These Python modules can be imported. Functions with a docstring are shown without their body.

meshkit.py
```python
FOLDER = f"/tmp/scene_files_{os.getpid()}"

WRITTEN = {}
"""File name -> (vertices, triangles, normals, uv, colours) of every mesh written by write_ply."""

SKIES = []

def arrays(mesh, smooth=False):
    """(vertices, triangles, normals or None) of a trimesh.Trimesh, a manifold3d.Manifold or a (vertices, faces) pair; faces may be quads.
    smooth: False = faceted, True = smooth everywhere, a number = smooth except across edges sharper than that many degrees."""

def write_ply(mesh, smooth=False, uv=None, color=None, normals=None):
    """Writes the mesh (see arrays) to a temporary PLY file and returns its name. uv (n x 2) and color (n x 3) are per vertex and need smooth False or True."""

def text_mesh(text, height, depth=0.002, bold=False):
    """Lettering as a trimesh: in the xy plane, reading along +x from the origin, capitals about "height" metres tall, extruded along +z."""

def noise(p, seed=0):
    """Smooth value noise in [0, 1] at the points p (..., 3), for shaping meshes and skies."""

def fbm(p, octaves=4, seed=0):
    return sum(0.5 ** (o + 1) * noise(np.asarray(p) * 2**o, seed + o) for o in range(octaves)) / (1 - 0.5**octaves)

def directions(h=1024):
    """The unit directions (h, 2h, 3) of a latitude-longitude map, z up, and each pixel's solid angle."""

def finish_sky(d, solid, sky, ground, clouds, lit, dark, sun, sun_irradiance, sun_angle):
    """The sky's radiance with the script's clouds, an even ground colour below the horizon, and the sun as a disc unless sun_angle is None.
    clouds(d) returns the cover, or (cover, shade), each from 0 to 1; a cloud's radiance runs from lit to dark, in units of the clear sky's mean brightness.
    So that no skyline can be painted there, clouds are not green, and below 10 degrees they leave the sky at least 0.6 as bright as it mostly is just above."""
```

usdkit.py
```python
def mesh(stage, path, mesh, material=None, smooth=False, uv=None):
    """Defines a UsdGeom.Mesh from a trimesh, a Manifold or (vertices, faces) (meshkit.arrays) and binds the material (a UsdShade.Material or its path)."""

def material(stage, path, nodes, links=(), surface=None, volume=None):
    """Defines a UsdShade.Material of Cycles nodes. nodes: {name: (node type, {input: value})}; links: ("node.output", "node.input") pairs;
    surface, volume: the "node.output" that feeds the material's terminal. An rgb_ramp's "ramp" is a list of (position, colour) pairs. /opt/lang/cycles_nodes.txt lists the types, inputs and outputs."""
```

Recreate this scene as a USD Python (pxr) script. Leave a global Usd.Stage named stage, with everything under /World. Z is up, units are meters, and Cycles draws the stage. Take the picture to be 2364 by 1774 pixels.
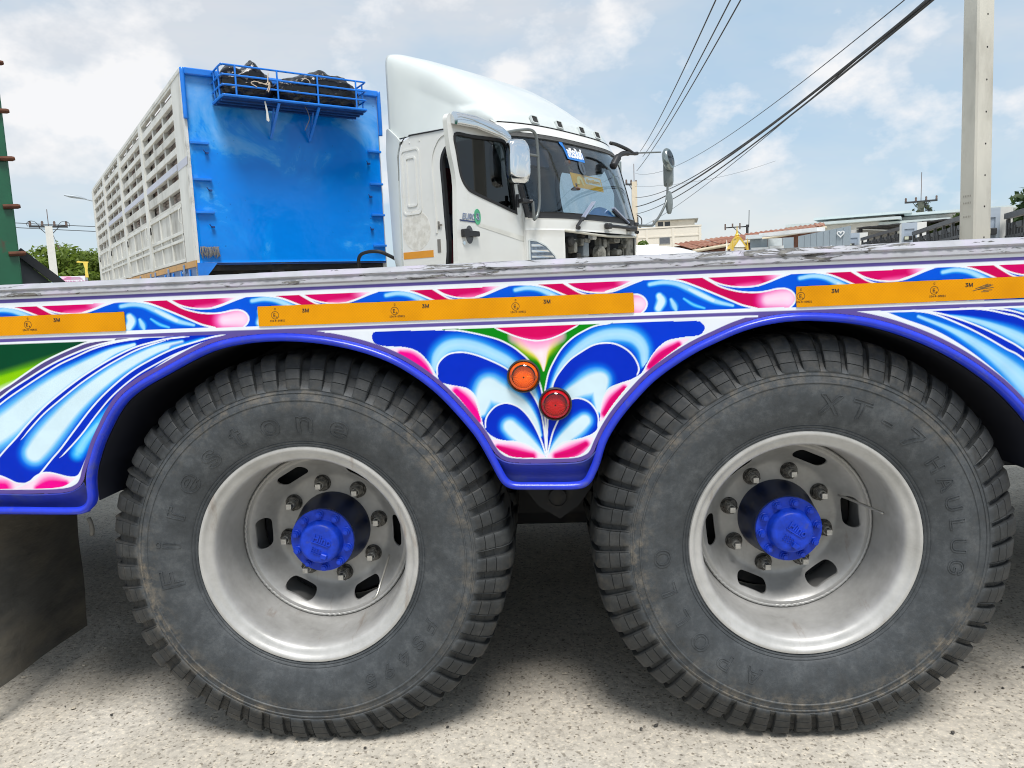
import math, glob
import numpy as np, trimesh, shapely, manifold3d as m3
from shapely.geometry import Polygon, LineString, Point
from scipy.ndimage import gaussian_filter1d
import usdkit, meshkit
from pxr import Usd, UsdGeom, UsdLux, UsdShade, Gf, Sdf, Vt

stage = Usd.Stage.CreateInMemory()
UsdGeom.SetStageUpAxis(stage, 'Z'); UsdGeom.SetStageMetersPerUnit(stage, 1.0)
UsdGeom.Xform.Define(stage, '/World')
PI = math.pi
rng = np.random.default_rng(7)

# ------------------------------------------------------------------ camera
FOC, PITCH, ROLL, YAW, CAMD, CAMH = 1721.6556, 7.00594, 2.31761, 2.83382, 1.82659, 1.19611
PW, PH = 2364.0, 1774.0
def camera_axes():
    p, r, y = map(math.radians, (PITCH, ROLL, YAW))
    fw = np.array([-math.sin(y) * math.cos(p), math.cos(y) * math.cos(p), -math.sin(p)])
    r0 = np.array([math.cos(y), math.sin(y), 0]); u0 = np.cross(r0, fw)
    return math.cos(r) * r0 - math.sin(r) * u0, math.sin(r) * r0 + math.cos(r) * u0, fw
CR, CU, CF = camera_axes(); EYE = np.array([0, -CAMD, CAMH])
cam = UsdGeom.Camera.Define(stage, '/World/camera')
cam.CreateHorizontalApertureAttr(36.0); cam.CreateVerticalApertureAttr(27.0)
cam.CreateFocalLengthAttr(36.0 * FOC / PW); cam.CreateClippingRangeAttr(Gf.Vec2f(0.05, 2000))
cam.AddTransformOp().Set(Gf.Matrix4d(*CR, 0, *CU, 0, *(-CF), 0, *EYE, 1))
EXPOSURE = 1.30
cam.CreateExposureAttr(EXPOSURE)

# ------------------------------------------------------------------ sky and sun
SUN = np.array([0.10, -0.50, 1.0]); SUN /= np.linalg.norm(SUN)
SUN_EL, SUN_ROT = math.asin(SUN[2]), math.atan2(SUN[0], SUN[1])
_ax = lambda u, v: (lambda d: d / np.linalg.norm(d))(CF + (u - PW / 2) / FOC * CR - (v - PH / 2) / FOC * CU)
_N = {'tc': ('texture_coordinate', {}),
    'sky': ('sky_texture', {'sky_type': 'single_scattering', 'sun_disc': False, 'sun_elevation': SUN_EL, 'sun_rotation': SUN_ROT, 'air_density': 1.0, 'aerosol_density': 1.2, 'ozone_density': 1.0}),
    'map': ('mapping', {'mapping_type': 'point', 'scale': (1.0, 1.0, 2.4), 'location': (0.35, 0.1, 0.0)}), 'map2': ('mapping', {'mapping_type': 'point', 'scale': (1.0, 1.0, 1.5), 'location': (1.7, 0.4, 0.3)}),
    'n1': ('noise_texture', {'scale': 2.1, 'detail': 7.0, 'roughness': 0.55, 'distortion': 0.3}), 'n2': ('noise_texture', {'scale': 7.5, 'detail': 8.0, 'roughness': 0.58}),
    'haze': ('rgb_ramp', {'ramp': [(0.34, (0.62, 0.83, 1.02)), (0.48, (0.76, 0.90, 1.02)), (0.60, (0.95, 0.99, 1.02)), (0.70, (1.04, 1.03, 1.02))]}),
    'hm': ('mix', {'mix_type': 'multiply', 'fac': 1.0, 'color2': (7.2,) * 3}), 'base': ('mix', {'mix_type': 'mix', 'fac': 0.72}),
    'c1': ('rgb_ramp', {'ramp': [(0.52, (0, 0, 0)), (0.60, (0.45,) * 3), (0.68, (0.95,) * 3)]}), 'mix': ('mix', {'mix_type': 'mix', 'color2': (7.7, 7.7, 7.8)}), 'bg': ('background_shader', {'strength': 0.05})}
_L = [('tc.generated', 'map.vector'), ('tc.generated', 'map2.vector'), ('map.vector', 'n1.vector'), ('map2.vector', 'n2.vector'), ('n1.fac', 'haze.fac'), ('haze.color', 'hm.color1'), ('sky.color', 'base.color1'), ('hm.color', 'base.color2'), ('base.color', 'mix.color1'), ('c1.color', 'mix.fac'), ('mix.color', 'bg.color')]
_prev = 'n2.fac'
for _k, (_u, _v, _r, _h) in enumerate(((130, 190, .09, .15), (330, 175, .08, .13), (110, 310, .08, .16), (290, 320, .08, .13), (800, 165, .05, .17), (1160, 180, .04, .18), (2110, 90, .10, .14), (1930, 190, .09, .10), (1700, 390, .10, .09))):
    _c = _ax(_u, _v); _N[f'd{_k}'] = ('vector_math', {'math_type': 'distance', 'vector2': tuple(_c)}); _N[f'm{_k}'] = ('map_range', {'range_type': 'smoothstep', 'from_min': 0.0, 'from_max': _r, 'to_min': _h, 'to_max': 0.0, 'clamp': True}); _N[f'a{_k}'] = ('math', {'math_type': 'add'})
    _L += [('tc.generated', f'd{_k}.vector1'), (f'd{_k}.value', f'm{_k}.value'), (f'm{_k}.result', f'a{_k}.value1'), (_prev, f'a{_k}.value2')]; _prev = f'a{_k}.value'
_L.append((_prev, 'c1.fac'))
sky_mat = usdkit.material(stage, '/World/Looks/sky', _N, _L, surface='bg.background')
dome = UsdLux.DomeLight.Define(stage, '/World/sky')
UsdShade.MaterialBindingAPI.Apply(dome.GetPrim()).Bind(sky_mat)
dome.GetPrim().SetCustomDataByKey('kind', 'structure')
sun = UsdLux.DistantLight.Define(stage, '/World/sun')
sun.CreateIntensityAttr(0.4); sun.CreateAngleAttr(20.0); sun.CreateNormalizeAttr(True); sun.CreateColorAttr(Gf.Vec3f(1.0, 0.975, 0.94))
_x = np.cross([0, 1.0, 0], SUN); _x /= np.linalg.norm(_x); _y = np.cross(SUN, _x)
sun.AddTransformOp().Set(Gf.Matrix4d(*_x, 0, *_y, 0, *SUN, 0, 0, 0, 30, 1))

# ------------------------------------------------------------------ helpers: prims
counts = {}
def numbered(parent, name):
    k = counts.get((parent, name), 0); counts[(parent, name)] = k + 1
    return name if k == 0 else f'{name}_{k:03d}'
def tag(p, label=None, cat=None, group=None, kind=None):
    p = p.GetPrim() if hasattr(p, 'GetPrim') else p
    for k, v in (('label', label), ('category', cat), ('group', group), ('kind', kind)):
        if v: p.SetCustomDataByKey(k, v)
    return p
def thing(name, label, cat, loc=(0, 0, 0), rz=0.0, group=None):
    x = UsdGeom.Xform.Define(stage, '/World/' + numbered('/World', name))
    x.AddTranslateOp().Set(Gf.Vec3d(*map(float, loc)))
    if rz: x.AddRotateZOp().Set(float(rz))
    tag(x, label, cat, group)
    return str(x.GetPath())
def group_part(name, parent):
    x = UsdGeom.Xform.Define(stage, parent + '/' + numbered(parent, name))
    return str(x.GetPath())
def obj(name, m, mat, parent='/World', smooth=False, label=None, cat=None, group=None, kind=None):
    path = parent + '/' + numbered(parent, name)
    p = usdkit.mesh(stage, path, m, mat, smooth=smooth)
    tag(p, label, cat, group, kind)
    return path
def dup(src, loc, rz=0.0, label=None, group=None, scale=None):
    s = stage.GetPrimAtPath(src); base = src.split('/')[-1]
    if base[-4:-3] == '_' and base[-3:].isdigit(): base = base[:-4]
    x = UsdGeom.Xform.Define(stage, '/World/' + numbered('/World', base))
    x.GetPrim().GetReferences().AddInternalReference(src); x.GetPrim().SetInstanceable(True)
    x.ClearXformOpOrder(); x.AddTranslateOp(opSuffix='c').Set(Gf.Vec3d(*map(float, loc))); x.AddRotateZOp(opSuffix='c').Set(float(rz))
    if scale: x.AddScaleOp(opSuffix='c').Set(Gf.Vec3f(*scale))
    tag(x, label, s.GetCustomDataByKey('category'), group or s.GetCustomDataByKey('group'))
    return str(x.GetPath())

# ------------------------------------------------------------------ helpers: shapes
def cat(*ms):
    out = []
    for m in ms:
        if hasattr(m, 'to_mesh'):
            q = m.to_mesh(); m = trimesh.Trimesh(np.array(q.vert_properties)[:, :3], np.array(q.tri_verts), process=False)
        out.append(m)
    return trimesh.util.concatenate(out)
def tm(v, f): return trimesh.Trimesh(np.asarray(v, float), np.asarray(f), process=False)
def box(x0, x1, y0, y1, z0, z1, bev=0.0):
    if bev <= 0:
        b = trimesh.creation.box([x1 - x0, y1 - y0, z1 - z0]); b.apply_translation([(x0 + x1) / 2, (y0 + y1) / 2, (z0 + z1) / 2]); return b
    bev = min(bev, (x1 - x0) / 2.2, (y1 - y0) / 2.2, (z1 - z0) / 2.2); p = []
    for a, b_ in ((0, bev), (bev, 0)):
        pass
    for sx in (0, 1):
        for sy in (0, 1):
            for sz in (0, 1):
                c = np.array([(x0, x1)[sx], (y0, y1)[sy], (z0, z1)[sz]]); s = np.array([1 - 2 * sx, 1 - 2 * sy, 1 - 2 * sz])
                for k in range(3):
                    d = s * bev; d[k] = 0; p.append(c + d)
    return trimesh.convex.convex_hull(np.array(p))
def bar(a, b, w, h, bev=0.0, up=(0, 0, 1)):
    a, b = np.asarray(a, float), np.asarray(b, float); d = b - a; L = np.linalg.norm(d); d /= L
    s = np.cross(up, d); s /= np.linalg.norm(s); u = np.cross(d, s)
    m = box(0, L, -w / 2, w / 2, -h / 2, h / 2, bev); T = np.eye(4); T[:3, 0], T[:3, 1], T[:3, 2], T[:3, 3] = d, s, u, a
    m.apply_transform(T); return m
def catmull(p, n=8, closed=False):
    p = np.asarray(p, float)
    if closed: q = np.vstack([p[-1], p, p[0], p[1]])
    else: q = np.vstack([2 * p[0] - p[1], p, 2 * p[-1] - p[-2]])
    out = []; t = np.linspace(0, 1, n, endpoint=False)[:, None]
    for i in range(1, len(q) - 2):
        a, b, c, d = q[i - 1:i + 3]
        out.append(0.5 * (2 * b + (c - a) * t + (2 * a - 5 * b + 4 * c - d) * t ** 2 + (3 * b - a - 3 * c + d) * t ** 3))
    if not closed: out.append(q[-2][None])
    return np.vstack(out)
def tube(pts, r, sides=8, caps=True, closed=False):
    p = np.asarray(pts, float); n = len(p); r = np.broadcast_to(np.asarray(r, float), (n,))
    t = np.gradient(p, axis=0)
    if closed: t = np.roll(p, -1, 0) - np.roll(p, 1, 0)
    t /= np.linalg.norm(t, axis=1, keepdims=True) + 1e-12
    a = np.cross(t[0], [0, 0, 1.0] if abs(t[0][2]) < 0.9 else [1.0, 0, 0]); a /= np.linalg.norm(a); A = [a]
    for i in range(1, n):
        a = A[-1] - t[i] * (A[-1] @ t[i]); A.append(a / np.linalg.norm(a))
    A = np.array(A); B = np.cross(t, A); ang = np.arange(sides) * 2 * PI / sides
    v = p[:, None] + r[:, None, None] * (np.cos(ang)[None, :, None] * A[:, None] + np.sin(ang)[None, :, None] * B[:, None])
    v = v.reshape(-1, 3); f = []
    m = n if closed else n - 1
    i, j = np.meshgrid(np.arange(m), np.arange(sides), indexing='ij'); i2 = (i + 1) % n; j2 = (j + 1) % sides
    q = np.stack([i * sides + j, i * sides + j2, i2 * sides + j2, i2 * sides + j], -1).reshape(-1, 4)
    f = np.vstack([q[:, [0, 1, 2]], q[:, [0, 2, 3]]])
    if caps and not closed:
        v = np.vstack([v, p[:1], p[-1:]]); k = len(v); js = np.arange(sides); jn = (js + 1) % sides
        f = np.vstack([f, np.stack([jn, js, np.full(sides, k - 2)], 1), np.stack([(n - 1) * sides + js, (n - 1) * sides + jn, np.full(sides, k - 1)], 1)])
    return tm(v, f)
def grid(P):
    """mesh of a grid of points (n, m, 3)"""
    n, m = P.shape[:2]; i, j = np.meshgrid(np.arange(n - 1), np.arange(m - 1), indexing='ij')
    q = np.stack([i * m + j, (i + 1) * m + j, (i + 1) * m + j + 1, i * m + j + 1], -1).reshape(-1, 4)
    return tm(P.reshape(-1, 3), np.vstack([q[:, [0, 1, 2]], q[:, [0, 2, 3]]]))
def shell(P, th):
    """closed thin solid from a grid of points, thickened by the vector or distance th along -normal"""
    a = grid(P); N = np.asarray(a.vertex_normals) if np.ndim(th) == 0 else None
    b = a.vertices - N * th if N is not None else a.vertices + np.asarray(th)
    n, m = P.shape[:2]; k = n * m
    rim = np.concatenate([np.arange(m), np.arange(1, n) * m + m - 1, (n - 1) * m + np.arange(m - 2, -1, -1), np.arange(n - 2, 0, -1) * m]); rn = np.roll(rim, -1)
    f = np.vstack([a.faces, a.faces[:, ::-1] + k, np.stack([rim, rim + k, rn], 1), np.stack([rn, rim + k, rn + k], 1)])
    return tm(np.vstack([a.vertices, b]), f)
def prism(poly, depth):
    if not isinstance(poly, (Polygon, shapely.geometry.MultiPolygon)): poly = Polygon(poly)
    poly = poly.buffer(0)
    gs = getattr(poly, 'geoms', [poly])
    return trimesh.util.concatenate([trimesh.creation.extrude_polygon(g, depth, engine='earcut') for g in gs if g.area > 1e-9])
def prism_xz(poly, y0, y1):
    """polygon drawn in (x, z), extruded from y0 to y1"""
    m = prism(poly, y1 - y0); v = m.vertices; return tm(np.stack([v[:, 0], y0 + v[:, 2], v[:, 1]], 1), m.faces[:, ::-1])
def prism_yz(poly, x0, x1):
    """polygon drawn in (y, z), extruded from x0 to x1"""
    m = prism(poly, x1 - x0); v = m.vertices; return tm(np.stack([x0 + v[:, 2], v[:, 0], v[:, 1]], 1), m.faces)
def lathe(prof, n=48, axis='z', closed=False):
    p = np.asarray(prof, float); m = len(p); a = np.arange(n) * 2 * PI / n
    v = np.stack([p[:, 0][None] * np.cos(a)[:, None], p[:, 0][None] * np.sin(a)[:, None], np.broadcast_to(p[:, 1], (n, m))], -1).reshape(-1, 3)
    mm = m if closed else m - 1
    i, j = np.meshgrid(np.arange(n), np.arange(mm), indexing='ij'); i2 = (i + 1) % n; j2 = (j + 1) % m
    q = np.stack([i * m + j, i2 * m + j, i2 * m + j2, i * m + j2], -1).reshape(-1, 4)
    f = np.vstack([q[:, [0, 1, 2]], q[:, [0, 2, 3]]])
    ok = np.linalg.norm(np.cross(v[f[:, 1]] - v[f[:, 0]], v[f[:, 2]] - v[f[:, 0]]), axis=1) > 1e-12
    M = tm(v, f[ok]); return toY(M) if axis == 'y' else M
def toY(m):
    """turns the z axis of a mesh into the world's y axis (x stays, y becomes z)"""
    v = m.vertices; return tm(v[:, [0, 2, 1]], m.faces[:, ::-1])
def moved(m, d): m = m.copy(); m.apply_translation(d); return m
def cyl(a, b, r, n=16): return tube([a, b], r, n)
def rrect(x0, x1, y0, y1, r, n=5):
    r = min(r, (x1 - x0) / 2.01, (y1 - y0) / 2.01)
    return Polygon([(x0 + r, y0 + r), (x1 - r, y0 + r), (x1 - r, y1 - r), (x0 + r, y1 - r)]).buffer(r, quad_segs=n)
def text(s, h, depth=0.001, font=None, bold=False):
    """lettering in the xy plane; font: a file in the same folder as Inter"""
    if font is None: return meshkit.text_mesh(s, h, depth, bold)
    from PIL import Image, ImageDraw, ImageFont
    found = glob.glob('/opt/blender-*/*/datafiles/fonts/' + font)
    ft = ImageFont.truetype(found[0], 96)
    x0, y0, x1, y1 = ft.getbbox(s, anchor='ls', stroke_width=4)
    im = Image.new('L', (x1 - x0 + 8, y1 - y0 + 8)); ImageDraw.Draw(im).text((4 - x0, 4 - y0), s, 255, font=ft, anchor='ls', stroke_width=4)
    on = np.pad(np.asarray(im) > 127, ((0, 0), (1, 1))).astype(np.int8)
    r, st = np.nonzero(np.diff(on, axis=1) == 1); en = np.nonzero(np.diff(on, axis=1) == -1)[1]
    g = shapely.union_all(shapely.box(st, -r - 1, en, -r)).buffer(0.6).buffer(-0.6).simplify(0.8)
    g = shapely.affinity.affine_transform(g, [h / 70, 0, 0, h / 70, 0, 0])
    return prism(g, depth)
def frame_mesh(m, o, ex, ey, ez=None):
    """places a mesh: local x, y, z along ex, ey, ez from the origin o"""
    ex, ey = np.asarray(ex, float), np.asarray(ey, float); ez = np.cross(ex, ey) if ez is None else np.asarray(ez, float)
    T = np.eye(4); T[:3, 0], T[:3, 1], T[:3, 2], T[:3, 3] = ex, ey, ez, o
    m = m.copy(); m.apply_transform(T); return m

# ------------------------------------------------------------------ helpers: materials
def lin(r, g=None, b=None):
    if g is None: r, g, b = r
    c = np.array([r, g, b], float) / 255; return np.where(c < 0.04045, c / 12.92, ((c + 0.055) / 1.055) ** 2.4)
def hexc(h): return lin(*(int(h[i:i + 2], 16) for i in (0, 2, 4)))
MATS = {}
def M(name, col, rough=0.5, metal=0.0, var=0.12, vs=4.0, bump=0.0, bs=60.0, bd=0.002, spec=0.5, coat=0.0, dirt=None, ds=3.0, dlo=0.52, dhi=0.7, squash=(1, 1, 1), detail=5.0, **extra):
    """painted or worn surface: a base colour that wanders by +-var, an optional second colour (dirt) in noise patches, optional fine relief"""
    col = np.asarray(col, float)
    N = {'g': ('geometry', {}), 'mp': ('mapping', {'mapping_type': 'point', 'scale': tuple(squash)}), 'n': ('noise_texture', {'scale': vs, 'detail': detail, 'roughness': 0.6}),
         'r': ('rgb_ramp', {'ramp': [(0.3, tuple(col * (1 - var))), (0.7, tuple(np.minimum(col * (1 + var), 0.95)))]}),
         'p': ('principled_bsdf', {'roughness': rough, 'metallic': metal, 'specular_ior_level': spec, 'coat_weight': coat, **extra})}
    L = [('g.position', 'mp.vector'), ('mp.vector', 'n.vector'), ('n.fac', 'r.fac')]; out = 'r.color'
    if dirt is not None:
        N['dn'] = ('noise_texture', {'scale': ds, 'detail': 8.0, 'roughness': 0.65}); N['dr'] = ('rgb_ramp', {'ramp': [(dlo, (0, 0, 0)), (dhi, (1, 1, 1))]})
        N['dm'] = ('mix', {'mix_type': 'mix', 'color2': tuple(dirt)})
        L += [('mp.vector', 'dn.vector'), ('dn.fac', 'dr.fac'), ('dr.color', 'dm.fac'), (out, 'dm.color1')]; out = 'dm.color'
    L.append((out, 'p.base_color'))
    if bump:
        N['bn'] = ('noise_texture', {'scale': bs, 'detail': 4.0, 'roughness': 0.6}); N['b'] = ('bump', {'strength': bump, 'distance': bd})
        L += [('mp.vector', 'bn.vector'), ('bn.fac', 'b.height'), ('b.normal', 'p.normal')]
    MATS[name] = usdkit.material(stage, '/World/Looks/' + name, N, L, surface='p.BSDF'); return MATS[name]
def glass_pane(name, tint, fac_lo=0.0, rough=0.02):
    MATS[name] = usdkit.material(stage, '/World/Looks/' + name, {'t': ('transparent_bsdf', {'color': tuple(tint)}), 'g': ('glossy_bsdf', {'color': (0.95, 0.95, 0.95), 'roughness': rough}), 'f': ('layer_weight', {'blend': 0.5}),
        'pw': ('math', {'math_type': 'power', 'value2': 4.0}), 'ma': ('math', {'math_type': 'multiply_add', 'value2': 0.85, 'value3': 0.045}), 'm': ('mix_closure', {})},
        [('f.facing', 'pw.value1'), ('pw.value', 'ma.value1'), ('ma.value', 'm.fac'), ('t.BSDF', 'm.closure1'), ('g.BSDF', 'm.closure2')], surface='m.closure'); return MATS[name]
# ------------------------------------------------------------------ materials of the trailer and the ground
RUB = (0.030, 0.031, 0.033)
M('white_paint', (0.80, 0.80, 0.79), 0.32, var=0.03)
M('lip_blue', hexc('2036c0'), 0.26, var=0.16, vs=12, bump=0.2, bs=60, dirt=hexc('4d5484'), ds=26, dlo=0.56, dhi=0.82, spec=.45)
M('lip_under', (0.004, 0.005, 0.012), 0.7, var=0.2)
M('lip_plate', hexc('1f2d8c'), 0.38, var=0.18, vs=14, bump=0.3, bs=90, dirt=hexc('3c4668'), ds=16, dlo=0.5, dhi=0.8)
M('chassis', (0.010, 0.011, 0.013), 0.7, var=0.3, vs=8, bump=0.2, dirt=(0.05, 0.042, 0.032), ds=6)
M('steel_dark', (0.03, 0.03, 0.032), 0.5, var=0.3, vs=20)
M('rubber_flap', (0.075, 0.074, 0.068), 0.62, var=0.35, vs=5, bump=0.5, bs=12, bd=0.01, dirt=(0.17, 0.15, 0.115), ds=2.2, dlo=0.45, dhi=0.75, squash=(1, 1.0, 2.2))
def rim_material():
    """silver paint, grey road dust settled inside the barrel, brown runs"""
    N = {'g': ('geometry', {}), 'sx': ('separate_xyz', {}), 'dy': ('map_range', {'from_min': 0.058, 'from_max': 0.10, 'to_min': 0.0, 'to_max': 0.36, 'clamp': True}), 'n': ('noise_texture', {'scale': 10.0, 'detail': 8.0, 'roughness': .65}), 'n2': ('noise_texture', {'scale': 55.0, 'detail': 6.0, 'roughness': .7}),
         'r': ('rgb_ramp', {'ramp': [(.3, tuple(hexc('a09f9b'))), (.55, tuple(hexc('b2b1ae'))), (.75, tuple(hexc('bfbebb')))]}), 'dn': ('rgb_ramp', {'ramp': [(.3, (.55,) * 3), (.6, (1, 1, 1))]}), 'mm': ('math', {'math_type': 'multiply'}), 'dust': ('mix', {'mix_type': 'mix', 'color2': tuple(hexc('7c7a76'))}),
         'mp': ('mapping', {'mapping_type': 'point', 'scale': (14, 3, 3)}), 'n3': ('noise_texture', {'scale': 1.0, 'detail': 8.0, 'roughness': .7}), 'rr': ('rgb_ramp', {'ramp': [(.60, (0, 0, 0)), (.72, (.6,) * 3)]}), 'rust': ('mix', {'mix_type': 'mix', 'color2': tuple(hexc('7a6450'))}),
         'ch': ('rgb_ramp', {'ramp': [(.735, (0, 0, 0)), (.75, (1, 1, 1))]}), 'chip': ('mix', {'mix_type': 'mix', 'color2': tuple(hexc('3a3632'))}), 'rg': ('rgb_ramp', {'ramp': [(.3, (.30,) * 3), (.7, (.5,) * 3)]}), 'b': ('bump', {'strength': .12, 'distance': .002}), 'p': ('principled_bsdf', {'metallic': .22})}
    L = [('g.position', 'sx.vector'), ('sx.y', 'dy.value'), ('g.position', 'n.vector'), ('g.position', 'n2.vector'), ('n.fac', 'r.fac'), ('n2.fac', 'dn.fac'), ('dy.result', 'mm.value1'), ('dn.color', 'mm.value2'), ('mm.value', 'dust.fac'), ('r.color', 'dust.color1'), ('g.position', 'mp.vector'), ('mp.vector', 'n3.vector'), ('n3.fac', 'rr.fac'),
         ('rr.color', 'rust.fac'), ('dust.color', 'rust.color1'), ('n2.fac', 'ch.fac'), ('ch.color', 'chip.fac'), ('rust.color', 'chip.color1'), ('chip.color', 'p.base_color'), ('n.fac', 'rg.fac'), ('rg.color', 'p.roughness'), ('n2.fac', 'b.height'), ('b.normal', 'p.normal')]
    MATS['rim_silver'] = usdkit.material(stage, '/World/Looks/rim_silver', N, L, surface='p.BSDF')
rim_material()
M('hub_dark', hexc('0a1a3c'), 0.38, var=0.5, vs=12, dirt=(0.05, 0.045, 0.038), ds=14, dlo=0.5, dhi=0.75)
M('hub_blue', hexc('1238b0'), 0.42, spec=.3, var=0.30, vs=40, bump=0.35, bs=120, dirt=hexc('4a4c58'), ds=26, dlo=0.60, dhi=0.80)
M('nut_steel', (0.12, 0.115, 0.105), 0.45, metal=0.5, var=0.4, vs=60, dirt=(0.03, 0.028, 0.025), ds=80, dlo=0.45, dhi=0.6)
M('stud_steel', (0.50, 0.49, 0.46), 0.4, metal=0.6, var=0.25, vs=90)
M('valve', (0.35, 0.34, 0.31), 0.4, metal=0.7, var=0.2)
M('bezel', (0.03, 0.028, 0.026), 0.45, var=0.3, vs=50)
M('ink', (0.012, 0.012, 0.012), 0.5, var=0.0)
M('scuff', (0.10, 0.07, 0.03), 0.7, var=0.2)

def rail_material():
    """grey-lilac paint that has split and peeled off dark steel in streaks along the beam"""
    col, dark = hexc('a2a3a8'), hexc('353433')
    N = {'g': ('geometry', {}), 'm1': ('mapping', {'mapping_type': 'point', 'scale': (1.0, 1.0, 5.0)}), 'm2': ('mapping', {'mapping_type': 'point', 'scale': (1.3, 2.0, 9.0)}),
         'n1': ('noise_texture', {'scale': 7.5, 'detail': 10.0, 'roughness': 0.72, 'distortion': 0.9}), 'n2': ('noise_texture', {'scale': 1.3, 'detail': 3.0}),
         'add': ('math', {'math_type': 'multiply_add', 'value2': 0.55}), 'r': ('rgb_ramp', {'ramp': [(0.0, (0, 0, 0)), (0.855, (0, 0, 0)), (0.862, (1, 1, 1)), (1.0, (1, 1, 1))]}),
         'n3': ('noise_texture', {'scale': 16.0, 'detail': 6.0}), 'rc': ('rgb_ramp', {'ramp': [(0.3, tuple(col * 0.82)), (0.5, tuple(col)), (0.7, tuple(hexc('ada6b6')))]}),
         'nz': ('noise_texture', {'scale': 40.0, 'detail': 5.0}), 'rd': ('rgb_ramp', {'ramp': [(0.3, tuple(dark * 0.5)), (0.7, tuple(hexc('7d7a74')))]}),
         'mx': ('mix', {'mix_type': 'mix'}), 'inv': ('math', {'math_type': 'multiply_add', 'value2': -1.0, 'value3': 1.0}), 'bh': ('math', {'math_type': 'multiply_add', 'value2': 0.25}),
         'b': ('bump', {'strength': 0.8, 'distance': 0.004}), 'p': ('principled_bsdf', {'roughness': 0.5})}
    L = [('g.position', 'm1.vector'), ('g.position', 'm2.vector'), ('m2.vector', 'n1.vector'), ('m1.vector', 'n2.vector'), ('n2.fac', 'add.value1'), ('n1.fac', 'add.value3'), ('add.value', 'r.fac'),
         ('g.position', 'n3.vector'), ('n3.fac', 'rc.fac'), ('g.position', 'nz.vector'), ('nz.fac', 'rd.fac'), ('r.color', 'mx.fac'), ('rc.color', 'mx.color1'), ('rd.color', 'mx.color2'), ('mx.color', 'p.base_color'),
         ('r.color', 'inv.value1'), ('nz.fac', 'bh.value1'), ('inv.value', 'bh.value3'), ('bh.value', 'b.height'), ('b.normal', 'p.normal')]
    MATS['rail'] = usdkit.material(stage, '/World/Looks/rail', N, L, surface='p.BSDF')
rail_material()

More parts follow.
